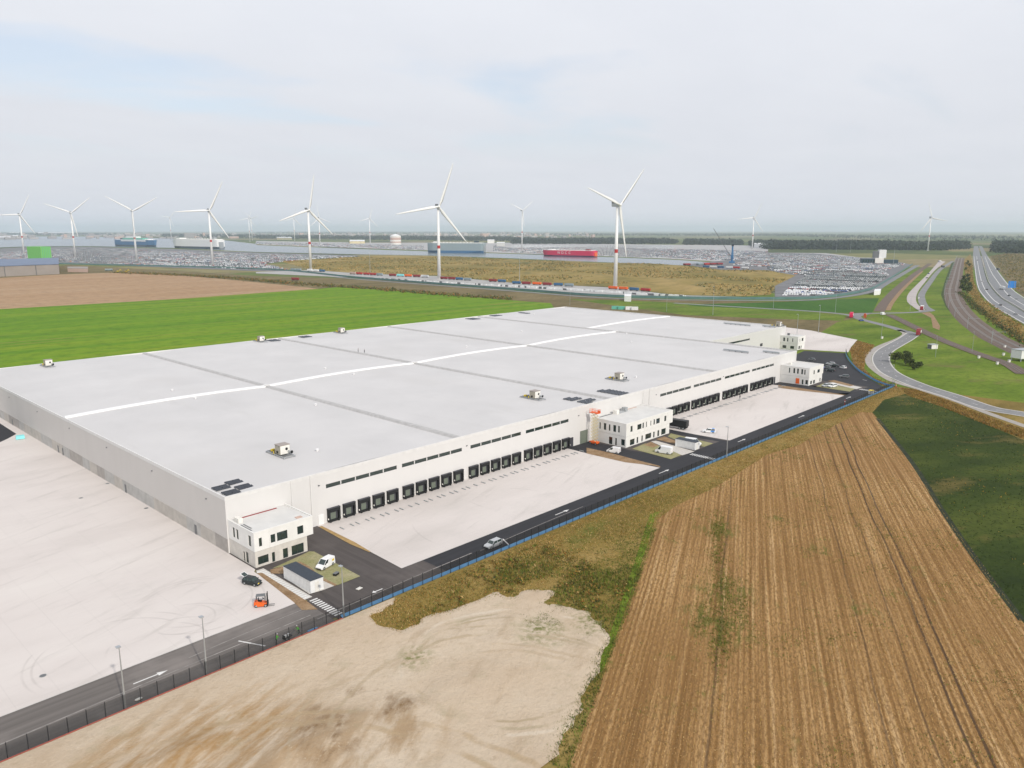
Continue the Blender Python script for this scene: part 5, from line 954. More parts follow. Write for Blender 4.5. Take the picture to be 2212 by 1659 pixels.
for (x, y), lb in (((29.5, 132.0), 'round dark manhole cover on the left yard near the road'), ((62.7, 218.6), 'dark manhole cover on the left yard, farther one'), ((72.0, 226.2), 'dark manhole cover close to the side wall'), ((71.6, 198.1), 'small dark manhole cover near the side wall plinth'), ((308.6, 350.4), None)):
    if lb: b = MB().tube((0, 0, 0), (0, 0, .02), .5, n=14); o = b.build('manhole_cover', M['steeldk'], label=lb, cat='manhole', loc=(x, y, YARD_Z + .003)); MB().tube((0, 0, .0), (0, 0, .015), .62, n=14).build('ring', M['kerb'], o)

# ================================================================== WIND TURBINES
BL = []
for r, chord, th, tw in ((0, 2.6, 2.4, 40), (.04, 2.8, 2.3, 30), (.14, 4.6, 1.3, 16), (.3, 4.0, .9, 10), (.6, 2.9, .6, 5), (.85, 1.9, .4, 2), (.97, 1.1, .25, 0), (1.0, .3, .1, 0)):
    a = R(tw); BL.append([((x * math.cos(a) - y * math.sin(a)), (x * math.sin(a) + y * math.cos(a)), r * 65) for x, y in ((-chord * .3, 0), (-chord * .1, th / 2), (chord * .35, th * .3), (chord * .7, 0), (chord * .35, -th * .3), (-chord * .1, -th / 2))])
blade_me = MB().loft(BL).mesh('blade', M['white'], True)
def turbine(base, hub, phase, k, label, blade=65.0, group='wind turbines in the port', away=False):
    az = math.atan2(base[1], base[0]); ax = az + (-1 if away else 1) * math.acos(min(k, .995)) + (0 if away else math.pi)
    t = thing('wind_turbine', label, 'wind turbine', (base[0], base[1], 0), ax, group); s = blade / 65.0
    tw = MB().tube((0, 0, 0), (0, 0, hub - 2.2), 2.6 * s, 1.5 * s, 20).build('tower', M['white'], t, smooth=True)
    z = .45 * hub; rr = 2.6 - 1.1 * .45; MB().tube((0, 0, z - 2.2), (0, 0, z + 2.2), rr * s + .06, rr * s + .0, 20, caps=False).build('red_band', M['red'], tw)
    MB().tube((0, 0, 0), (0, 0, .8), 4.5, 4.2, 16).build('foundation', M['kerb'], t)
    nc = MB().loft([[(x, -w, hub - h1), (x, -w, hub + h2), (x, w, hub + h2), (x, w, hub - h1)] for x, w, h1, h2 in ((-7.5, 1.6, 1.2, 1.6), (-6.5, 2.0, 1.9, 2.0), (1.5, 2.0, 2.0, 2.0), (3.0, 1.5, 1.5, 1.5))]).build('nacelle', M['steel'], t)
    MB().box(-7.4, -4.2, -1.7, 1.7, hub + 2.0, hub + 4.2).build('cooler', M['steeldk'], nc)
    MB().loft([[(x, r * math.cos(a), hub + r * math.sin(a)) for a in np.linspace(0, 6.283, 12, endpoint=False)] for x, r in ((3.0, 1.7), (4.5, 1.9), (5.8, 1.4), (6.5, .4))]).build('hub', M['white'], t, smooth=True)
    right = -1 if away else 1                                    # which way the blades count round, seen from the camera
    for i in range(3):
        b = link('blade', blade_me, t, (4.4, 0, hub)); ph = R(phase + 120 * i) * (1 if away else -1)
        b.rotation_euler = Matrix.Rotation(ph, 4, 'X').to_euler(); b.scale = (s, s, s)
        b.rotation_euler = (Matrix.Rotation(ph, 4, 'X') @ Matrix.Rotation(R(90), 4, 'Z')).to_euler()
    return t
TB = [((663, 2573), 113, 27.5, .95, 'white wind turbine with a red band, leftmost in the picture'), ((714, 2305), 115, 50, .98, 'white wind turbine right of the green box building, second from left'), ((731, 1932), 114, 60, .98, 'white wind turbine in front of the blue ship, third from left'), ((728, 1534), 108, 27, .98, 'white wind turbine in front of the white ship'), ((775, 1246), 105, 12, .84, 'white wind turbine at the left edge of the dune grassland'), ((747, 860), 102.5, 20, .945, 'tall white wind turbine in front of the grey ship'), ((783, 572), 99.6, 166, .606, 'nearest and largest white wind turbine, right of the red ship')]
for a in TB: turbine(*a)
for base, hub, ph, k, bl, lb in (((2738, 4577), 144, 15, .98, 70, 'faint distant turbine directly behind the fifth big turbine, left side'), ((2001, 3129), 124, -10, .9, 60, 'faint distant turbine just right of the fifth big turbine'), ((2432, 3336), 128, 15, .98, 62, 'distant turbine left of the round storage tank'), ((2093, 1950), 139, 53, .8, 60, 'distant turbine between the grey ship and the red ship'), ((2672, 1345), 113, 25, .95, 60, 'distant turbine right of the blue harbour crane'), ((2939, 833), 111, 100, .8, 60, 'distant turbine before the forest left of the motorway'), ((2408, 4547), 140, 20, .95, 62, 'faint distant turbine right of the white ship'), ((2200, 5200), 150, 40, .95, 62, 'faint distant turbine behind the bow of the white ship'), ((2719, 5100), 150, 70, .95, 62, 'very faint distant turbine behind the stern of the white ship')): turbine(base, hub, ph, k, lb, bl, 'distant wind turbines')

# ================================================================== PORT
def ship(label, bow, stern, beam, H_, hullm, bootm, topm, name='cargo_ship', kind='carrier', txt=None, funnel='shipdk'):
    b_, s_ = Vector(bow), Vector(stern); d = b_ - s_; L = d.length; t = thing(name, label, 'ship', ((b_.x + s_.x) / 2, (b_.y + s_.y) / 2, .1), math.atan2(d.y, d.x)); B = beam / 2
    st = [(-.5, .86, 1.0), (-.47, .96, 1.0), (-.2, 1, 1), (.25, 1, 1), (.38, .86, 1), (.45, .55, 1), (.49, .2, 1), (.5, .04, 1)]
    h0 = H_ * .22
    MB().loft([[(x * L * (.985 if x > .3 else 1), -B * w * (.55 if x > .3 else 1 if x > -.4 else .8), -1), (x * L, -B * w, h0), (x * L, B * w, h0), (x * L * (.985 if x > .3 else 1), B * w * (.55 if x > .3 else 1 if x > -.4 else .8), -1)] for x, w, q in st]).build('lower_hull', bootm, t)
    MB().loft([[(x * L, -B * w, h0 + .05), (min(x * L * 1.0, L * .49), -B * max(w, .45 if x > .4 else 0), H_ * .93), (min(x * L * 1.0, L * .49), B * max(w, .45 if x > .4 else 0), H_ * .93), (x * L, B * w, h0 + .05)] for x, w, q in st]).build('upper_hull', hullm, t)
    dk = MB().box(-.46 * L, .40 * L, -B * .92, B * .92, H_ * .93, H_ * .99).build('deck_house', topm, t)
    MB().box(.30 * L, .37 * L, -B * .8, B * .8, H_ * .99, H_ * 1.08).build('bridge', M['white'], t)
    MB().box(-.40 * L, -.33 * L, -B * .3, B * .3, H_ * .99, H_ * 1.16).build('funnel', M[funnel], t)
    MB().box(-.515 * L, -.5 * L, -B * .45, B * .45, 2, H_ * .7).build('stern_ramp', M['steel'] if kind != 'red' else M['orange'], t)
    me = MB().tube((0, 0, 0), (0, 0, H_ * .22), .5, .3, 6).mesh('mast', M['steel'])
    for x in (.34, -.1): link('mast', me, t, (x * L, 0, H_ * .99))
    vents = MB()
    for i in range(9): x = (-.25 + i * .06) * L; vents.box(x - 1.5, x + 1.5, -B * .6, -B * .45, H_ * .99, H_ * 1.03)
    vents.build('deck_vents', M['white'], t)
    if txt:
        for k_, ch in enumerate(txt):
            cu = bpy.data.curves.new('letter', 'FONT'); cu.body = ch; cu.size = H_ * .55; cu.extrude = .05; cu.align_x = 'CENTER'; tmp = bpy.data.objects.new('tmp', cu); COL.objects.link(tmp); bpy.context.view_layer.update(); lm = bpy.data.meshes.new_from_object(tmp.evaluated_get(bpy.context.evaluated_depsgraph_get())); bpy.data.objects.remove(tmp); lm.materials.clear(); lm.materials.append(M['white'])
            o = link('letter', lm, t, (L * (.15 - k_ * .07), B * 1.0 + .15, H_ * .42)); o.rotation_euler = (R(90), 0, R(180))
    return t
ship('crimson car carrier with four white letters on its side', (1619, 1427), (1643, 1267), 26, 17.5, M['crimson'], M['purple'], M['whitew'], kind='red', txt='NOCC', funnel='darkred')
ship('big grey car carrier with a dark blue bow behind a wind turbine', (1617, 1914), (1705, 1748), 34, 32, M['shipgrey'], M['shipblue'], M['whitew'])
ship('big white car carrier with a dark lower hull, left part of the harbour', (1340, 3142), (1378, 2825), 38, 37, M['white'], M['shipdk'], M['whitew'], funnel='steel')
sh4 = ship('blue hulled ship with white and green upper decks', (1378, 3417), (1326, 3700), 34, 30, M['shipblue'], M['shipdk'], M['white'])
MB().box(-80, 70, -13, 13, 29.7, 36).build('green_deck', M['shipgreen'], sh4); MB().box(-90, 95, -14.5, 14.5, 22.0, 26).box(-90, 95, -17.4, 17.4, 22, 26.5).build('white_band', M['white'], sh4); MB().box(-60, 20, -11, 11, 36, 43).build('white_house', M['white'], sh4)
# buildings of the port
def block(name, label, quad, h, wall, roof, cat='building', roofh=.6):
    t = thing(name, label, cat); n = len(quad); a = sum(quad[i][0] * quad[(i + 1) % n][1] - quad[(i + 1) % n][0] * quad[i][1] for i in range(n)); q = quad if a > 0 else quad[::-1]
    MB().add([(x, y, 0) for x, y in q] + [(x, y, h) for x, y in q], [(i, (i + 1) % n, n + (i + 1) % n, n + i) for i in range(n)]).build('wall', wall, t)
    cx, cy = sum(p[0] for p in q) / n, sum(p[1] for p in q) / n; e = [(cx + (x - cx) * 1.004, cy + (y - cy) * 1.004) for x, y in q]
    MB().add([(x, y, h) for x, y in e] + [(x, y, h + roofh) for x, y in e], [(i, (i + 1) % n, n + (i + 1) % n, n + i) for i in range(n)] + [tuple(range(n, 2 * n)), tuple(reversed(range(n)))]).build('roof', roof, t); return t
t = block('port_shed', 'long low grey-brown shed with a blue-grey roof at the left edge', [(100, 1350), (410, 1408), (504, 1729), (194, 1671)], 15.5, M['brownwall'], M['blueroof'], roofh=.8)
for i in range(6): x = 150 + i * 45; MB().box(-.4, .4, -.3, .3, 0, 15.5).build('downpipe', M['steeldk'], t, loc=(x, 1350 + (x - 100) * .187 - .4, 0), rz=R(10.6))
t = block('green_tower_building', 'tall bright green box building beside the leftmost turbines', [(530, 2030), (543, 1978), (566, 1986), (553, 2038)], 33, M['greenbox'], M['greenbox'])
for i in range(1, 6): f_ = i / 6; MB().box(-.25, .25, -.4, .4, 0, 33).build('facade_rib', M['shipgreen'], t, loc=(543 + 23 * f_, 1978 + 8 * f_, 0), rz=R(19))
t = thing('storage_tank', 'round white storage tank with a brick red band beyond the water', 'tank', (2421, 3110, 0)); MB().tube((0, 0, 0), (0, 0, 42), 27, 27, 28).build('shell', M['whitew'], t, smooth=False); MB().tube((0, 0, 42), (0, 0, 51), 28, 3, 28).build('roof', M['white'], t); MB().tube((0, 0, 8), (0, 0, 15), 27.3, 27.3, 28, caps=False).build('red_band', M['pinkbrick'], t); MB().tube((0, 0, 22), (0, 0, 34), 27.2, 27.2, 28, caps=False).build('red_band', M['pinkbrick'], t)
t = thing('control_building', 'dark port control building with a white tower beside the car rows', 'building', (1745, 590, 0), R(-58))
MB().box(-34, -8, -9, 9, 0, 11).build('dark_wing', M['shipdk'], t); MB().box(9, 38, -9, 9, 0, 8.5).build('dark_wing', M['shipdk'], t); MB().box(-8, 9, -10, 8, 0, 12).build('entrance', M['whitew'], t); MB().box(-10, 0, -5, 8, 12, 26).build('grey_tower', M['steeldk'], t); MB().box(0, 14, -6, 8, 12, 29).build('white_tower', M['white'], t); MB().box(-36, -8, -10, 10, 11, 11.8).build('roof', M['steel'], t)
for i in range(5): MB().box(-32 + i * 5, -29 + i * 5, -9.15, -9.02, 3, 8).build('window', M['glass'], t)
t = thing('harbour_crane', 'blue harbour crane with a raised dark jib at the red stacks', 'crane', (1557, 829, 0), math.atan2(829, 1557))
MB().box(-6, 6, -6, 6, 0, 4).build('carriage', M['craneblue'], t); MB().tube((0, 0, 4), (0, 0, 36), 2.4, 1.7, 12).build('tower', M['craneblue'], t); MB().box(-2.4, 2.4, -2.4, 2.4, 36, 40).build('head', M['navy'], t); MB().box(-5, 3, -3, 3, 11, 17).build('cab', M['craneblue'], t)
jb = MB(); A_, B_ = Vector((0, 3, 14)), Vector((4, 42, 73))
for o1 in (-1, 1):
    for o2 in (-1, 1): jb.bar(A_ + Vector((o1, 0, o2)), B_ + Vector((o1 * .4, 0, o2 * .4)), .45)
for i in range(10): p, q = A_.lerp(B_, i / 10), A_.lerp(B_, (i + 1) / 10); jb.bar(p + Vector((1, 0, -1)), q + Vector((-1, 0, 1)), .3)
jb.build('jib', M['steeldk'], t); MB().bar((0, 0, 38), tuple(A_.lerp(B_, .75)), .25).build('stay_rope', M['steeldk'], t)
for q, h, w_, lb in (([(1577, 6675), (1781, 7216), (2210, 8950), (2006, 8485)], 14, 'whitew', 'long pale shed on the far left shore'), ([(2335, 9389), (2608, 9732), (2978, 11110), (2699, 10849)], 10, 'cream', 'low cream jetty building behind the leftmost turbine'), ([(3797, 13860), (4763, 15436), (6204, 20099), (4920, 17952)], 26, 'white', 'very long white shed on the far left shore'), ([(3998, 16236), (4374, 17101), (5367, 20975), (4842, 19657)], 24, 'white', 'white shed at the horizon above the leftmost turbine'), ([(2420, 3501), (2475, 3443), (2814, 3915), (2752, 3980)], 12, 'cream', 'cream low shed left of the round tank'), ([(3045, 5341), (3049, 5135), (3656, 6157), (3669, 6435)], 14, 'cream', 'pale shed at the left end of the far quay'), ([(2975, 3026), (3001, 2999), (3227, 3225), (3199, 3254)], 16, 'whitew', 'cream block right behind the stern of the grey ship'), ([(2468, 2452), (2475, 2409), (2686, 2614), (2660, 2642)], 14, 'whitew', 'pale block on the quay right of the grey ship'), ([(2937, 1471), (2882, 1385), (3227, 1552), (3254, 1630)], 16, 'white', 'white shed beside the distant turbine right of the crane'), ([(2882, 1385), (2871, 1369), (3062, 1461), (3076, 1479)], 14, 'white', 'small white cube shed before the forest, right half'), ([(890.2, 302.0), (899.5, 299.0), (928.9, 307.8), (920.5, 311.8)], 4, 'white', 'low white hut at the bend of the teal port fence'), ([(440, 1467), (460, 1430), (484, 1502), (459, 1528)], 6, 'pinkbrick', 'pale pink brick yard building right of the long shed'), ([(638.9, 455.2), (641.4, 448.9), (662.2, 463.2), (659.5, 470.0)], 5, 'white', 'small white house beyond the back roof edge, right of centre')):
    t = block('port_building', lb, q, h, M[w_], M['ridge'] if w_ != 'pinkbrick' else M['brownwall'], 'building', .5)
t = thing('signal_hut', 'small grey hut with a white end standing in the meadow', 'hut', (*(508.7, 136.0), 0), R(-30)); MB().box(-2.3, 2.3, -1.6, 1.6, 0, 2.6).build('wall', M['whitew'], t); MB().box(-2.5, 2.5, -1.8, 1.8, 2.6, 2.8).build('roof', M['steel'], t); MB().box(-2.35, -2.31, -1.5, 1.5, .1, 2.4).build('dark_side', M['steeldk'], t)
t = thing('railway_house', 'white railway building on short legs at the right edge', 'building', (*(495.2, 87.4), 0), R(-25)); MB().box(-5, 5, -3, 3, 1.6, 6).build('wall', M['white'], t); MB().box(-5.2, 5.2, -3.2, 3.2, 6, 6.3).build('roof', M['steel'], t)
for x in (-4.5, 4.5):
    for y in (-2.6, 2.6): MB().box(x - .2, x + .2, y - .2, y + .2, 0, 1.6).build('leg', M['steel'], t)
for (x, y), lb in (((542.6, 105.4), 'white trackside cabinet near the railway curve'), ((507.8, 98.8), 'white trackside cabinet in the grass below the railway'), ((486.8, 106.3), 'white trackside cabinet beside the freight track'), ((482.7, 90.9), 'white trackside cabinet, second from the right edge'), ((470.8, 93.9), 'white trackside cabinet lowest beside the freight track'), ((532.8, 173.2), 'white cabinet in the grass inside the road bend'), ((877.3, 252.8), 'white cabinet between lorry lane and slip road')):
    t = thing('trackside_cabinet', lb, 'cabinet', (x, y, 0), R(-28)); MB().box(-.6, .6, -.4, .4, .2, 1.5).build('box', M['whitew'], t); MB().box(-.7, .7, -.5, .5, 1.5, 1.6).build('roof', M['steel'], t); MB().box(-.5, .5, -.3, .3, 0, .2).build('plinth', M['kerb'], t)
car('white van on the small road between the red lorry and the freight track', (*(685.3, 223.8), .1), R(-10), WHT, 'panelvan', 'van')
t = thing('orange_board', 'round orange board standing beside the small road', 'sign', (*(646.3, 224.6), 0), R(-130)); MB().tube((0, -.08, 2.4), (0, .08, 2.4), 2.0, n=18).build('board', M['orange'], t); MB().box(-.12, .12, -.1, .1, 0, .5).build('post', M['steel'], t)
t = thing('motorway_sign', 'blue motorway sign on two posts at the right', 'sign', (*(1073.8, 209.0), 0), R(-150)); MB().box(-.12, .12, -4, 4, 3.0, 11).build('sign_panel', M['signblue'], t); MB().box(-.16, -.122, -3, 1.5, 6.2, 6.9).box(-.16, -.122, -3, .5, 7.6, 8.3).box(-.16, -.122, -.6, .2, 4.2, 5.8).build('white_marking', M['white'], t)
for y in (-2.5, 2.5): MB().tube((.3, y, 0), (.3, y, 10.5), .18, n=8).build('post', M['steel'], t)
# catenary masts along the railway
ORD = ('first', 'second', 'third', 'fourth', 'fifth', 'sixth', 'seventh', 'eighth', 'ninth', 'tenth', 'eleventh', 'twelfth', 'thirteenth', 'fourteenth', 'fifteenth', 'sixteenth', 'seventeenth', 'eighteenth', 'nineteenth', 'twentieth', 'twenty-first', 'twenty-second', 'twenty-third', 'twenty-fourth', 'twenty-fifth')
for im, i in enumerate(range(8, len(tl) - 4, 16)):
    p = tl[i]; d = (tl[i + 1] - tl[i]).normalized(); t = link('catenary_mast', None, None, (p.x, p.y, .3), math.atan2(d.y, d.x), 'grey catenary mast along the curved railway, %s from its far end' % ORD[min(im, 24)], 'mast', 'catenary masts along the railway')
    MB().box(-.16, .16, -8.6, -8.3, 0, 8).build('pole', M['steel'], t); MB().bar((0, -8.4, 7), (0, -1, 7.4), .16).build('bracket', M['steel'], t)
# trailers and containers standing in the long yard
def box_me(m): 
    b = MB().box(-6.1, 6.1, -1.25, 1.25, 1.1, 3.8)
    for i in range(10): x = -5.7 + i * 1.27; b.box(x - .06, x + .06, -1.31, -1.25, 1.15, 3.7); b.box(x - .06, x + .06, 1.25, 1.31, 1.15, 3.7)
    return b.mesh('box_trailer', m)
und = MB().box(-5.9, 5.9, -.9, .9, .55, 1.1); 
for x in (-5, -3.8, 4.5):
    for s in (-1, 1): und.tube((x, s * .95, .5), (x, s * 1.2, .5), .5, n=8)
und_me = und.mesh('running_gear', M['blackm'])
BX = {k: box_me(m) for k, m in (('red', M['red']), ('dark red', M['darkred']), ('orange', M['orange']), ('blue', M['shipblue']), ('white', M['white']), ('grey', M['shipgrey']), ('pale cyan', M['cyan']), ('brown', M['pinkbrick']))}
def row(a, b, cols, rowname, gap=15.5, z=.25, jit=1.0, lanes=1):
    a, b = Vector(a), Vector(b); d = (b - a); L = d.length; d.normalize(); n = max(1, int(L / gap)); nr = Vector((-d.y, d.x))
    for i in range(n):
        if random.random() < .18: continue
        c = cols[int(i * len(cols) / n)] if random.random() < .6 else random.choice(cols + ['grey', 'dark red', 'blue']); p = a + d * ((i + .5) * gap + random.uniform(-1, 1))
        for l in range(lanes):
            q = p + nr * (l * 3.4 + random.uniform(-jit, jit) * .3)
            t = link('box_trailer', None, None, (q.x, q.y, z), math.atan2(d.y, d.x), '%s box trailer in the row %s' % (c, rowname), 'trailer', 'box trailers ' + rowname)
            link('box', BX[c], t); link('running_gear', und_me, t)
row((728, 1236), (740, 1130), ['grey', 'blue', 'white', 'blue'], 'before the fifth big turbine')
row((729, 1075), (739, 980), ['brown', 'grey', 'red', 'red', 'dark red'], 'left of the tall turbine')
row((742, 973), (759, 895), ['dark red', 'orange', 'pale cyan', 'white'], 'just left of the tall turbine foot')
row((747, 859), (759.2, 730.3), ['dark red', 'grey', 'red', 'dark red', 'blue'], 'right of the tall turbine foot')
row((745.0, 712.0), (764.1, 606.4), ['red', 'blue', 'orange', 'dark red', 'orange', 'grey'], 'left of the nearest turbine')
row((760.1, 565.9), (757.3, 482.6), ['orange', 'blue', 'red', 'red'], 'right of the nearest turbine foot')
row((1379, 838), (1472, 794), ['dark red', 'red', 'dark red'], 'stacked near the blue crane', lanes=3)
row((1325, 767), (1332, 663), ['red', 'white', 'red', 'white'], 'below the blue crane')
row((584, 992), (591, 965), ['dark red'], 'at the scrub left of the green field')
row((470, 1435), (481, 1423), ['red'], 'in the yard right of the long shed', lanes=2); row((495, 1456), (503, 1449), ['blue'], 'in the yard beside the red ones')
for (x, y), c, lb in (((568.6, 415.1), 'shipgreen', 'green site container behind the back roof edge, left one'), ((570.9, 409.7), 'shipgreen', 'green site container behind the back roof edge, right one'), ((573.0, 403.0), 'white', 'white site container beside the green ones, left'), ((574.9, 398.1), 'white', 'white site container beside the green ones, right')):
    t = thing('site_container', lb, 'container', (x, y, 0), R(-52)); MB().box(-3, 3, -1.25, 1.25, .1, 2.9).build('box', M[c], t); r = MB()
    for i in range(11): r.box(-2.9 + i * .57, -2.75 + i * .57, -1.3, -1.25, .2, 2.8)
    r.build('rib', M[c], t); MB().box(-3.03, -3.0, -1.1, 1.1, .2, 2.7).build('door', M['steel'], t)
for (x, y), lb in (((499, 1405), 'yellow excavator in the far yard, left of two'), ((506, 1388), 'yellow excavator in the far yard, right of two')):
    t = thing('excavator', lb, 'excavator', (x, y, 0), R(-40)); MB().box(-2, 2, -1.4, -.8, 0, .9).box(-2, 2, .8, 1.4, 0, .9).build('tracks', M['black'], t); MB().box(-2, 1.6, -1.3, 1.3, 1, 2.2).build('body', M['yellow'], t); MB().box(.2, 1.6, -1.2, 0, 2.2, 3.3).build('cab', M['glass'], t); MB().bar((1.5, .3, 1.8), (4.2, .3, 4.6), .5).build('boom', M['yellow'], t); MB().bar((4.2, .3, 4.6), (5.6, .3, 1.6), .4).build('stick', M['yellow'], t); MB().box(5.2, 6.2, -.3, .9, .6, 1.7).build('bucket', M['blackm'], t)
# teal fence of the port
tf = thing('port_fence', 'long teal fence in front of the port lots', 'fence'); fl_ = smooth_line([(529, 1821), (706, 1318), (677, 956), (669.3, 639.6), (673.2, 490.3), (758.1, 360.9), (821.4, 326.9), (943.9, 329.0), (1113.9, 365.8), (1736, 518)], 12)
for k0 in range(0, len(fl_) - 1, 2):
    q = fl_[k0:k0 + 3]; b = MB()
    for a_, b_ in zip(q[:-1], q[1:]): b.bar((a_.x, a_.y, 1.4), (b_.x, b_.y, 1.4), .12, 2.7)
    b.build('fence_panel', M['teal'], tf)

# ================================================================== PARKED CARS OF THE PORT
CP = {'white': paint('white', (0.78, 0.78, 0.78)), 'silver': SIL, 'black': BLK, 'grey': DKG, 'blue': BLU, 'red': paint('red', (0.38, 0.02, 0.02)), 'orange': paint('orange', (0.6, 0.16, 0.02))}
def small_car(m):
    b = MB(); b.box(-2.25, 2.25, -.92, .92, .25, .95, 0, .1, .04); b.box(-1.95, 1.15, -.82, .82, .95, 1.5, 0, .4, .10); b.box(-1.80, 1.0, -.815, .815, 1.05, 1.32, 1, .22, .06)
    for x in (-1.35, 1.35): b.box(x - .32, x + .32, -.9, .9, 0, .3, 2)
    return b.mesh('parked_car', [m, M['glass'], M['black']])
SC = {k: small_car(m) for k, m in CP.items()}
def slots(poly, u, pitch=2.7, rowgap=(5.2, 8.6), fill=.9):
    """parking spots in double rows along direction u inside a lot"""
    u = np.array(u) / np.linalg.norm(u); v = np.array([-u[1], u[0]]); P = np.array(poly); a, c = P @ u, P @ v; out = []; q = c.min(); k = 0
    while q < c.max():
        s = np.arange(a.min(), a.max(), pitch); pts = s[:, None] * u + q * v; out.append(np.hstack([pts, np.full((len(s), 1), k)])); q += rowgap[k % 2]; k += 1
    out = np.vstack(out); out = out[inside(out[:, :2], poly)]; return out[RNG.random(len(out)) < fill], math.atan2(u[1], u[0])
dR = (Vector((1067.0, 365.4)) - Vector((1054.6, 445.2))).normalized()
lotA = [(809.5, 371.1), (846.0, 339.4), (965.1, 340.6), (1121.5, 375.2), (1289, 418), (1409, 524), (1369, 565), (1201, 511), (1032.0, 451.5)]
sp, ang = slots(lotA, (dR.x, dR.y), 2.75, (5.2, 15.0), .95)
sp = sp[np.argsort(np.hypot(sp[:, 0], sp[:, 1]))]
def block_colour(P, weights, seed):
    w = vnoise(P, 55, seed) * .75 + RNG.random(len(P)) * .25; o = np.argsort(np.argsort(w)) / max(1, len(P)); cum = np.cumsum([x for _, x in weights]) / sum(x for _, x in weights)
    return [weights[int(np.searchsorted(cum, min(q, .9999)))][0] for q in o]
def row_colour(P, weights, seed, run=26):
    """a run of like cars along each row, as cars stand in a port"""
    out = []; g = np.random.default_rng(seed); names = [n for n, _ in weights]; pr_w = np.array([w for _, w in weights]); pr_w = pr_w / pr_w.sum(); cache = {}
    for x, y, k in P:
        key = (int(k), int((x * .7 - y * .7) // (run * 2.9)))
        if key not in cache: cache[key] = names[g.choice(len(names), p=pr_w)]
        out.append(cache[key] if g.random() < .78 else names[g.choice(len(names), p=pr_w)])
    return out
wts = [('white', 6.0), ('silver', 1.2), ('grey', 1.8), ('black', 2.6), ('blue', .8), ('red', .6)]
ROWN = ('nearest', 'second', 'third', 'fourth', 'fifth', 'sixth', 'seventh', 'eighth', 'ninth', 'tenth', 'eleventh', 'twelfth', 'thirteenth', 'fourteenth', 'fifteenth', 'sixteenth', 'seventeenth', 'eighteenth', 'nineteenth', 'twentieth')
near_, rest = sp[:300], sp[300:]
for (x, y, k), c in zip(near_, row_colour(near_, wts, 11)):
    rn = ROWN[min(int(k - near_[:, 2].min()), 19)]
    link('parked_car', SC[c], None, (x, y, .2), ang + math.pi / 2 + (math.pi if random.random() < .3 else 0), '%s car parked in the %s row of the right-hand port lot' % (c, rn), 'car', 'cars in the near rows of the right-hand port lot')
MASSC = ['white', 'silver', 'grey', 'black', 'blue', 'red', 'orange']
def car_mass(name, label, lots):
    V, F, MI = [], [], []
    for poly, u, pitch, gap, fill, w, seed, sz in lots:
        s, an = slots(poly, u, pitch, gap, fill); cs = row_colour(s, w, seed, 6); c, q = math.cos(an + math.pi / 2), math.sin(an + math.pi / 2)
        base = [(-2.2, -.88, .2), (2.2, -.88, .2), (2.2, .88, .2), (-2.2, .88, .2), (-1.9, -.75, 1.0), (1.9, -.75, .85), (1.9, .75, .85), (-1.9, .75, 1.0), (-1.4, -.66, 1.5), (.5, -.66, 1.5), (.5, .66, 1.5), (-1.4, .66, 1.5)]
        B_ = np.array([(x * c - y * q, x * q + y * c, z) for x, y, z in np.array(base) * np.array([sz, sz, 1.0])])
        n0 = len(V) and sum(len(v) for v in V); n0 = n0 or 0
        al = (s[:, None, :2] * np.array([1, 1]))
        ve = np.concatenate([al + B_[None, :, :2], np.broadcast_to(B_[None, :, 2:] + .2, (len(s), 12, 1))], 2).reshape(-1, 3); V.append(ve)
        f = np.array([(0, 1, 5, 4), (1, 2, 6, 5), (2, 3, 7, 6), (3, 0, 4, 7), (4, 5, 6, 7), (8, 9, 10, 11), (4, 5, 9, 8), (5, 6, 10, 9), (6, 7, 11, 10), (7, 4, 8, 11)])
        F.append((f[None] + (np.arange(len(s)) * 12)[:, None, None] + n0).reshape(-1, 4)); ci = np.array([MASSC.index(x) for x in cs]); m = np.repeat(ci[:, None], 10, 1); m[:, 7] = 7; m[:, 9] = 7; MI.append(m.ravel())
    V = np.vstack(V); F = np.vstack(F); MI = np.concatenate(MI); me = bpy.data.meshes.new(name)
    me.vertices.add(len(V)); me.vertices.foreach_set('co', V.astype(np.float32).ravel()); me.loops.add(F.size); me.loops.foreach_set('vertex_index', F.astype(np.int32).ravel()); me.polygons.add(len(F)); me.polygons.foreach_set('loop_start', np.arange(0, F.size, 4, dtype=np.int32))
    for k in MASSC: me.materials.append(CP[k])
    me.materials.append(M['glass']); me.polygons.foreach_set('material_index', MI.astype(np.int32)); me.update(calc_edges=True)
    return link(name, me, label=label, cat='cars', kind='stuff'), len(V) // 12
mixw = [('white', 5), ('grey', 2.4), ('silver', 1.2), ('black', 3.4), ('blue', 1.0), ('red', .8), ('orange', .4)]
lot_rest = [(1289, 418), (1430, 472), (1754, 539), (2038, 732), (2286, 954), (2224, 1068), (1632, 841), (1479, 787), (1434, 687), (1349, 646), (1222, 535), (1216, 518), (1381, 570), (1417, 527)]
lot_behind = [tuple(p) for p in lotA]
far_near = float(np.hypot(near_[-1, 0], near_[-1, 1]))
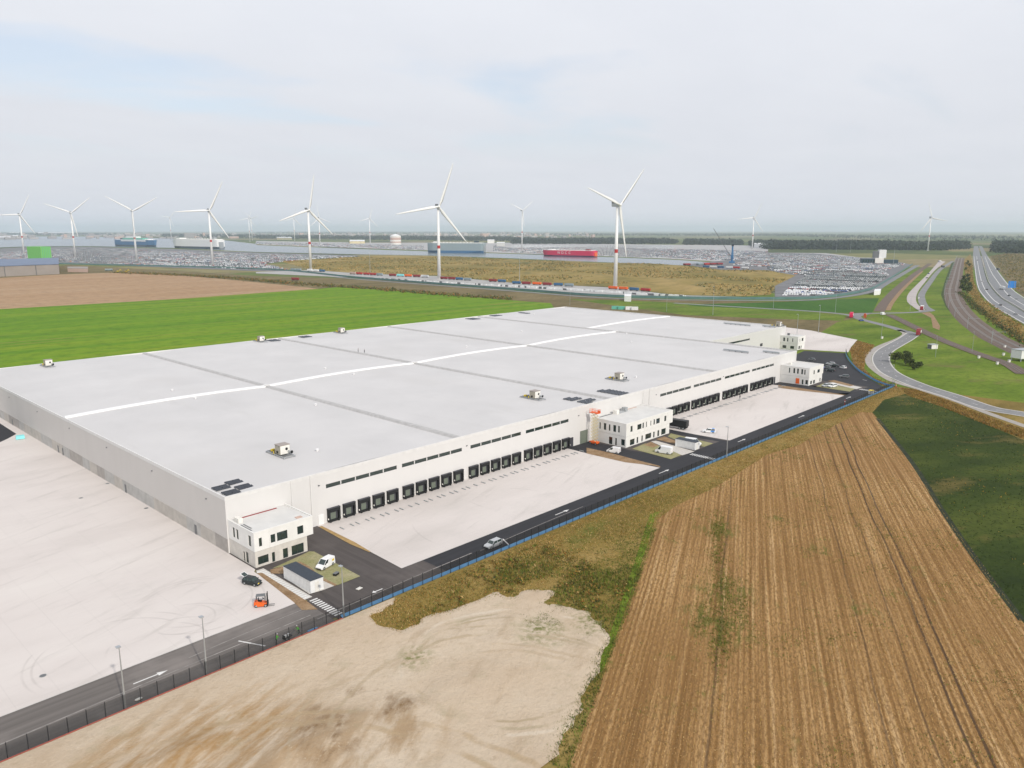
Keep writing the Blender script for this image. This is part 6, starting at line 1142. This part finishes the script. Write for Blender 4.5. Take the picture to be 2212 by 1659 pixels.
cm, nn = car_mass('car_rows', 'endless rows of parked cars filling the port lots far off', [
    (lot_rest, (dR.x, dR.y), 2.9, (5.4, 16.0), .9, mixw, 21, 1.1),
    ([(679, 2895), (871, 3229), (1078, 3273), (1118, 2633), (1168, 2173), (1243, 1752), (1019, 1663), (840, 1537), (737, 1255), (697, 1327), (593, 1882), (527, 2254)], (0.95, -0.31), 4.0, (6.0, 14), .78, mixw, 22, 1.35),
    ([(2273, 4223), (2339, 3196), (2329, 2785), (1814, 2170), (1851, 2607), (1991, 3700)], (0.6, -0.8), 7, (7, 26), .75, mixw, 23, 1.8),
    ([(2458, 2463), (2270, 2169), (2630, 2042), (2490, 1196), (1877, 900), (1670, 919), (1709, 1052), (1741, 1272), (1801, 1721), (1876, 1881)], (0.6, -0.8), 4.6, (6, 16), .78, mixw, 24, 1.3),
    ([(2648, 2531), (2909, 2258), (3076, 1927), (2631, 1648), (2630, 2042), (2315, 2212)], (0.6, -0.8), 7, (7, 22), .8, [('white', 6), ('silver', 3)], 25, 1.8)])
sp_r = rest
if len(sp_r):                                                     # the cars of the near lot beyond the nearest three hundred
    an = ang + math.pi / 2; c, q = math.cos(an), math.sin(an); b = MB()
    for (x, y, k), cc in zip(sp_r, row_colour(sp_r, wts, 11)):
        mi = MASSC.index(cc)
        def T(vs): return [(x + a * c - d * q, y + a * q + d * c, z + .2) for a, d, z in vs]
        b.add(T([(-2.2, -.88, .2), (2.2, -.88, .2), (2.2, .88, .2), (-2.2, .88, .2), (-2.1, -.82, .9), (2.1, -.82, .82), (2.1, .82, .82), (-2.1, .82, .9)]), [(0, 1, 5, 4), (1, 2, 6, 5), (2, 3, 7, 6), (3, 0, 4, 7), (4, 5, 6, 7)], mi)
        b.add(T([(-1.8, -.75, .88), (1.0, -.75, .86), (1.0, .75, .86), (-1.8, .75, .88), (-1.4, -.64, 1.48), (.4, -.64, 1.48), (.4, .64, 1.48), (-1.4, .64, 1.48)]), [(0, 1, 5, 4), (1, 2, 6, 5), (2, 3, 7, 6), (3, 0, 4, 7)], 7); b.add(T([(-1.4, -.64, 1.48), (.4, -.64, 1.48), (.4, .64, 1.48), (-1.4, .64, 1.48)]), [(0, 1, 2, 3)], mi)
    b.build('car_rows', [CP[k] for k in MASSC] + [M['glass']], label='dense rows of parked cars in the farther half of the right-hand port lot', cat='cars', kind='stuff')
# white vans in the trailer yard
vb = MB(); A_, B_ = Vector((705.1, 673.9)), Vector((719.9, 437.2))
for i in range(330):
    p = A_.lerp(B_, i / 330) + Vector((random.uniform(-1, 1), random.uniform(-4, 4))); 
    if random.random() < .25: continue
    vb.box(p.x - 1, p.x + 1, p.y - 2.4, p.y + 2.4, .3, 2.2 + random.random() * .5, 0 if random.random() < .85 else 1, .1, .2)
A_, B_ = Vector((682, 935)), Vector((705.1, 673.9))
for i in range(200):
    p = A_.lerp(B_, i / 200) + Vector((random.uniform(-1, 1), random.uniform(-3, 3))); vb.box(p.x - 1, p.x + 1, p.y - 2.4, p.y + 2.4, .3, 2.3, 0 if random.random() < .8 else 1, .1, .2)
vb.build('van_rows', [M['white'], M['steeldk']], label='long rows of white vans behind the teal port fence', cat='vans', kind='stuff')
# far masts of the port
for (x, y), lb in (((2511, 978), 'slim floodlight mast over the right port lot, left of three'), ((2542, 946), 'slim floodlight mast over the right port lot, middle of three'), ((1738, 556), 'slim floodlight mast beside the port control building'), ((772.0, 723.6), 'slim mast on the dune grassland left of the nearest turbine'), ((759, 1044), 'slim mast on the dune grassland left of the tall turbine')):
    again(p0, (x, y, 0), 0, lb, 'slim masts in the port').scale = (2.4, 2.4, 3.4)

# ================================================================== VEGETATION
def tree(name, label, loc, h, rad, n=900, group=None, leaf=.32, tall=1.0):
    t = thing(name, label, 'tree', (*loc, 0), random.random() * 6, group); b = MB().tube((0, 0, 0), (0, 0, h * .6), .05 * h * .6, .02 * h, 7)
    cs, rs = [], []
    for i in range(9):
        a = random.random() * 6.28; r = rad * random.uniform(.15, .75); z = h * random.uniform(.35, .9); q = (r * math.cos(a), r * math.sin(a), z); b.tube((0, 0, h * random.uniform(.2, .5)), q, .02 * h, .006 * h, 5); cs.append(q); rs.append([rad * random.uniform(.35, .6)] * 2 + [rad * random.uniform(.3, .5) * tall])
    b.build('trunk', M['bark'], t)
    tri = clumps(np.array(cs), np.array(rs), n // 9, leaf); mi = RNG.choice(3, len(tri), p=[.4, .4, .2])
    soup('crown', tri, mi, LEAF, t); return t
for i, ((x, y), h, r, lb) in enumerate((((441.2, 135.7), 5.5, 3.2, 'dark bushy tree at the inside of the road bend, leftmost'), ((450.5, 137.0), 4.5, 2.6, 'bushy tree at the road bend, second from left'), ((437.2, 129.2), 6.0, 2.8, 'dark bushy tree at the road bend, tallest of the group'), ((433.2, 125.7), 4.2, 2.6, 'lighter bushy tree at the road bend, right of the tallest'), ((423.2, 121.3), 3.4, 2.2, 'small bush at the road bend, lowest of the group'), ((434.7, 121.7), 2.4, 1.8, 'small round bush standing alone in the meadow right of the bend'), ((465.1, 136.1), 3.4, 2.4, 'bush behind the group at the road bend'))): tree('bushy_tree', lb, (x, y), h, r, 800, 'bushes at the road bend')
for i, ((x, y), h) in enumerate((((1821, 439), 8), ((1721, 411), 7), ((1559, 377), 6), ((1317, 315), 7), ((1209, 293), 9), ((1174.9, 279.8), 9), ((1125.3, 275.2), 7), ((1100.6, 264.9), 10), ((1072.6, 253.9), 8), ((1029.8, 249.6), 9), ((1013.3, 238.3), 7), ((984.7, 234.2), 10))): tree('trackside_tree', 'dark tree between the railway and the motorway, %s from the far end' % ORD[i], (x, y), h, h * .42, 420, 'dark trees between railway and motorway', .6)
# far woods that read as one mass
def wood(name, label, polys, per=9, leaf=3.2):
    T_, I_ = [], []
    for poly, n, h in polys:
        p = scatter(poly, n); hh = h * (.7 + .5 * RNG.random(n)) * (.75 + .5 * vnoise(p, 160, 5)); C_ = np.column_stack([p, hh * .52]); T_.append(clumps(C_, np.column_stack([hh * .38, hh * .38, hh * .5]), per, leaf, 1.0)); I_.append(RNG.choice(2, n * per, p=[.55, .45]))
    return soup(name, np.vstack(T_), np.concatenate(I_), FOREST, label=label, cat='woodland', kind='stuff')
wood('far_wood', 'dark belts of woodland along the horizon beyond the port', [
    ([(2865, 2738), (3429, 2149), (3855, 2386), (4343, 2897), (3926, 3751)], 4200, 20), ([(3273, 2000), (3357, 1912), (3389, 1756), (4098, 2132), (3992, 2424)], 1300, 20), ([(3240, 1645), (2711, 1303), (2921, 1011), (3023, 812), (3316, 797), (3905, 949), (3895, 1350), (3850, 1852), (3885, 1967)], 6500, 20), ([(2782, 604), (2757, 461), (4145, 698), (3984, 866)], 1800, 22),
    ([(3169, 5882), (3451, 4714), (3530, 3373), (4718, 4509), (4827, 6212), (4452, 8261)], 5200, 20), ([(3240, 7873), (3254, 6041), (5454, 10119), (5132, 12462)], 2200, 20), ([(3003, 12684), (3695, 10360), (5306, 14868), (4247, 17923)], 1500, 22), ([(7038, 13055), (8907, 8512), (15645, 14951), (12460, 23105)], 2500, 26), ([(7106, 6791), (8454, 4073), (6033, 2013), (5722, 1079), (9116, 1724), (9359, 3126), (12628, 6086), (10200, 9747)], 3500, 20)], 7, 3.6)
# the town on the horizon
tb = MB()
for i in range(520):
    az = R(43.7) + R(random.uniform(-6, 36)); r = random.uniform(7000, 13000); x, y = r * math.cos(az), r * math.sin(az); w = random.uniform(8, 40); h = random.choice((7, 9, 10, 12, 12, 18, 30)) * random.uniform(.8, 1.4)
    tb.box(x - w, x + w, y - w * .5, y + w * .5, 0, h, random.choice((0, 0, 1, 2))); tb.box(x - w * .95, x + w * .95, y - w * .48, y + w * .48, h, h + 3, 3, w * .2, w * .2)
tb.build('far_town', [flat('town_grey', (0.30, 0.28, 0.27)), M['pinkbrick'], flat('town_pale', (0.42, 0.40, 0.38)), M['brownwall']], label='pale town spread along the horizon behind the harbour', cat='town', kind='stuff')
# scrub along the far field edges and over the dunes
HEDGE = [(486, 1379), (530, 1213), (550, 1028), (549.9, 906.5), (564.0, 773.8), (565.6, 648.5), (577.5, 551.9)]
hl = smooth_line(HEDGE, 6); pts = np.array([(p.x, p.y) for p in hl]); pts = np.repeat(pts, 9, 0) + RNG.normal(size=(len(pts) * 9, 2)) * np.array([6, 6]); hh = 1.0 + 2.0 * RNG.random(len(pts))
tri = clumps(np.column_stack([pts, hh * .5]), np.column_stack([hh * .9, hh * .9, hh * .5]), 8, .7, 1.0); soup('hedge_scrub', tri, RNG.choice(4, len(tri)), [LEAF[0], LEAF[1], GR[5], GR[2]], label='brown and dark scrub along the far edge of the fields', cat='scrub', kind='stuff')
p = scatter(DUNE, 9000); k = vnoise(p, 70, 8) > .42; p = p[k]; hh = .6 + 2.2 * RNG.random(len(p)) ** 2; tri = clumps(np.column_stack([p, hh * .4]), np.column_stack([hh * 1.4, hh * 1.4, hh * .5]), 7, .8, 1.0); soup('dune_scrub', tri, RNG.choice(5, len(tri), p=[.25, .2, .2, .25, .1]), [GR[0], GR[2], LEAF[1], GR[1], LEAF[0]], label='rough grass and low scrub over the dune grassland', cat='scrub', kind='stuff')
# verge between the fence and the fields
VP = [(74, 112.3), (369, 112.3), (372, 104), (330, 97), (240, 84), (150, 70), (100, 40), (70, 40), (70, 60), (74, 80)]
p = scatter(VP, 84000); e1, e2, e3 = edge_dist(p, STUB), edge_dist(p, SAND), inside(p, FIELDR); keep = (e1 < .2) & (e2 < .8 + 1.6 * RNG.random(len(p)) ** 2) & ~e3; p, e1, e2 = p[keep], e1[keep], e2[keep]
nb = vnoise(p, 6, 9) * .6 + vnoise(p, 2.2, 10) * .4; edge = np.exp(-np.abs(e1) / 4.0) * (p[:, 0] < 150); weed = np.exp(-(((p[:, 0] - 106) / 17) ** 2 + ((p[:, 1] - 103) / 5.5) ** 2)) + .8 * np.exp(-(((p[:, 0] - 118) / 9) ** 2 + ((p[:, 1] - 88) / 7) ** 2))
thin = RNG.random(len(p)) < np.clip(.35 + nb, 0, 1); p, nb, edge, weed = p[thin], nb[thin], edge[thin], weed[thin]
h = .12 + .22 * nb + .40 * weed * (nb > .45) + .16 * edge; tri = blades(p, h, .07, 3, 0.0, .8, .35)
low_ = 1 / (1 + np.exp((p[:, 1] - 97) / 2.5)) * (p[:, 0] < 140); bush = np.exp(-((p[:, 0] - 100) / 22) ** 2) * (p[:, 1] > 98)
gsel = np.repeat(edge * .9 + weed * .8 * (nb > .46) + .95 * low_ * (nb > .30) + .3 * (vnoise(p, 17, 12) > .60), 3); rr = RNG.random(len(tri)); bsel = np.repeat(bush, 3)
mi = np.where(rr < gsel * .9, RNG.choice([2, 3, 4], len(tri), p=[.45, .35, .2]), np.where(RNG.random(len(tri)) < bsel * .85, RNG.choice([1, 2, 5, 4], len(tri), p=[.22, .40, .20, .18]), RNG.choice([0, 1, 2, 3, 5, 6], len(tri), p=[.36, .32, .12, .03, .05, .12])))
soup('verge_grass', tri, mi, GR, label='ochre and green rough grass between the fence and the fields', cat='grass', kind='stuff')
p = np.vstack([scatter([(92, 98), (124, 98), (124, 110), (104, 111), (92, 108)], 900), scatter([(112, 78), (126, 86), (124, 97), (112, 95), (106, 84)], 450)]); p = p[(edge_dist(p, SAND) < .0) & (edge_dist(p, STUB) < -.5)]; kk = vnoise(p, 4, 14) > .45; p = p[kk][::2]
hh = .3 + .6 * RNG.random(len(p)); tri = clumps(np.column_stack([p, hh * .5]), np.column_stack([hh * .6, hh * .6, hh * .5]), 22, .13, 1.0); soup('weed_thicket', tri, RNG.choice(7, len(tri), p=[.05, .2, .27, .16, .17, .15, 0]), GR, label='tall olive and rust weeds beside the sand lot', cat='weeds', kind='stuff')
SCR = [(997.5, 244.4), (867.5, 202.2), (784.1, 174.3), (716.1, 151.6), (638.2, 124.1), (577.3, 102.0), (543.7, 87.8)]
q_ = np.array([(v_.x, v_.y) for v_ in smooth_line(SCR, 3)]); q_ = np.repeat(q_, 5, 0) + RNG.normal(size=(len(q_) * 5, 2)) * 2.2; hh = .6 + 1.6 * RNG.random(len(q_)); tri = clumps(np.column_stack([q_, hh * .5]), np.column_stack([hh, hh, hh * .5]), 10, .35, 1.0); soup('ditch_scrub', tri, RNG.choice(4, len(tri), p=[.4, .3, .2, .1]), [LEAF[0], GR[4], GR[2], GR[5]], label='dark scrub along the ditch between railway and motorway', cat='scrub', kind='stuff')
q_ = scatter([(1957, 478), (1874, 442), (1218, 283), (939.5, 209.5), (677.6, 121.0), (577.3, 102.0), (777.1, 171.4), (1029.3, 246.4)], 2600); tri = clumps(np.column_stack([q_, np.full(len(q_), .4)]), np.column_stack([np.full(len(q_), 1.2)] * 2 + [np.full(len(q_), .5)]), 6, .35, 1.0); soup('verge_scrub', tri, RNG.choice(5, len(tri)), [GR[0], GR[1], GR[2], GR[5], LEAF[1]], label='rough tawny grass beside the motorway', cat='grass', kind='stuff')
q_ = scatter([(2436, 533), (1482, 304), (1008.0, 183.8), (958.5, 160.8), (2528, 437), (2722, 554)], 1500); hh = .8 + 3.0 * RNG.random(len(q_)) ** 3; tri = clumps(np.column_stack([q_, hh * .5]), np.column_stack([hh * 1.2, hh * 1.2, hh * .5]), 8, .6, 1.0); soup('slope_scrub', tri, RNG.choice(4, len(tri)), [LEAF[0], LEAF[1], GR[2], GR[1]], label='scattered bushes on the slope right of the motorway', cat='scrub', kind='stuff')
# stubble straws in their rows, weeds in the field
p = scatter(STUB, 90000); r_ = np.hypot(p[:, 0], p[:, 1]); p = p[(r_ < 240) & (r_ > 60) & (p[:, 0] > 60)]; c_, s_ = math.cos(ROW), math.sin(ROW); v = -p[:, 0] * s_ + p[:, 1] * c_; u_ = p[:, 0] * c_ + p[:, 1] * s_; v = np.round(v / .75) * .75 + RNG.normal(size=len(v)) * .10; p = np.column_stack([u_ * c_ - v * s_, u_ * s_ + v * c_])
tri = blades(p, np.full(len(p), .20), .055, 1, .03, .8, .05); soup('stubble', tri, RNG.choice([0, 1, 5, 6], len(tri), p=[.45, .2, .1, .25]), GR, label='cut straw stubble standing in rows across the brown field', cat='stubble', kind='stuff')
p = scatter(STUB, 30000); r_ = np.hypot(p[:, 0], p[:, 1]); k = (vnoise(p, 11, 15) * .6 + vnoise(p, 3, 19) * .4 + .12 * RNG.normal(size=len(p)) > .74) & (r_ < 330); p = p[k]; tri = blades(p, np.full(len(p), .22), .07, 3, .03, .8, .35); w2 = np.vstack([c0 + RNG.normal(size=(n0, 2)) @ np.array([[5.5 * c_, 5.5 * s_], [-1.0 * s_, 1.0 * c_]]) for c0, n0 in ((np.array([132, 68]), 420), (np.array([118, 61]), 380), (np.array([160, 85]), 420), (np.array([120, 66]), 260), (np.array([127, 62]), 260), (np.array([145, 77]), 260), (np.array([112, 58]), 240))]); tri = np.concatenate([tri, blades(w2, np.full(len(w2), .24), .07, 3, .03, .8, .3)])
soup('field_weeds', tri, RNG.choice([2, 3, 4], len(tri), p=[.5, .35, .15]), GR, label='green weeds growing in patches of the stubble field', cat='weeds', kind='stuff')
p = scatter(FIELDR, 60000); r_ = np.hypot(p[:, 0], p[:, 1]); p = p[r_ < 420][:26000]; nb = vnoise(p, 9, 16); tri = blades(p, .12 + .22 * nb, .14, 2, .01, .9, .4); nb2 = np.repeat(nb, 2); mi = np.where(RNG.random(len(tri)) < np.clip((nb2 - .55) * 2, .02, .5), RNG.choice([1, 2, 3], len(tri)), 4); soup('clover_plants', tri, mi, GR, label='low dark green plants covering the right-hand field', cat='plants', kind='stuff')
bank = [(471.2, 170.9), (512.4, 181.4), (498.0, 165.7), (444.5, 152.4), (409.3, 140.4), (387.5, 128.5), (368.7, 111.0), (369.6, 118.0), (390.2, 133.1), (417.5, 148.7)]; bank2 = [(368.9, 109.7), (368.8, 102.4), (350.8, 83.9), (333.2, 67.4), (320.2, 53.1), (302.8, 46.9), (318.9, 64.2), (340.5, 85.4), (354.7, 102.9)]
p = np.vstack([scatter(bank, 2500), scatter(bank2, 5000)]); tri = blades(p, .3 + .5 * vnoise(p, 5, 17), .13, 3, 0, .7, .4); soup('bank_grass', tri, RNG.choice([0, 1, 2, 5, 4], len(tri), p=[.15, .35, .15, .25, .1]), GR, label='rusty rough grass along the road banks', cat='grass', kind='stuff')
p = scatter([(88, 74), (102, 72), (108, 82), (102, 92), (88, 90)], 1500); p = p[vnoise(p, 3, 18) + .35 * vnoise(p, 1.1, 28) + .15 * RNG.normal(size=len(p)) > .82]; tri = blades(p, np.full(len(p), .14), .06, 3, .12, .8, .4); soup('sand_weeds', tri, RNG.choice([2, 3, 4], len(tri)), GR, label='small green weeds growing on the sand lot', cat='weeds', kind='stuff')

# ================================================================== HAZE
hz = MB().box(-40500, 40500, -40500, 40500, -1.2, 240); o = hz.build('haze', None or M['white'], kind='stuff', label='thin pale haze over the whole landscape', cat='haze')
hm = bpy.data.materials.new('thin_haze'); hm.use_nodes = True; hm.node_tree.nodes.clear(); ho = hm.node_tree.nodes.new('ShaderNodeOutputMaterial'); hv = hm.node_tree.nodes.new('ShaderNodeVolumePrincipled'); hm.node_tree.links.new(hv.outputs[0], ho.inputs['Volume'])
hv.inputs['Color'].default_value = (0.80, 0.91, 1.0, 1); hv.inputs['Density'].default_value = 6.0e-5; hv.inputs['Anisotropy'].default_value = 0.2
o.data.materials.clear(); o.data.materials.append(hm)
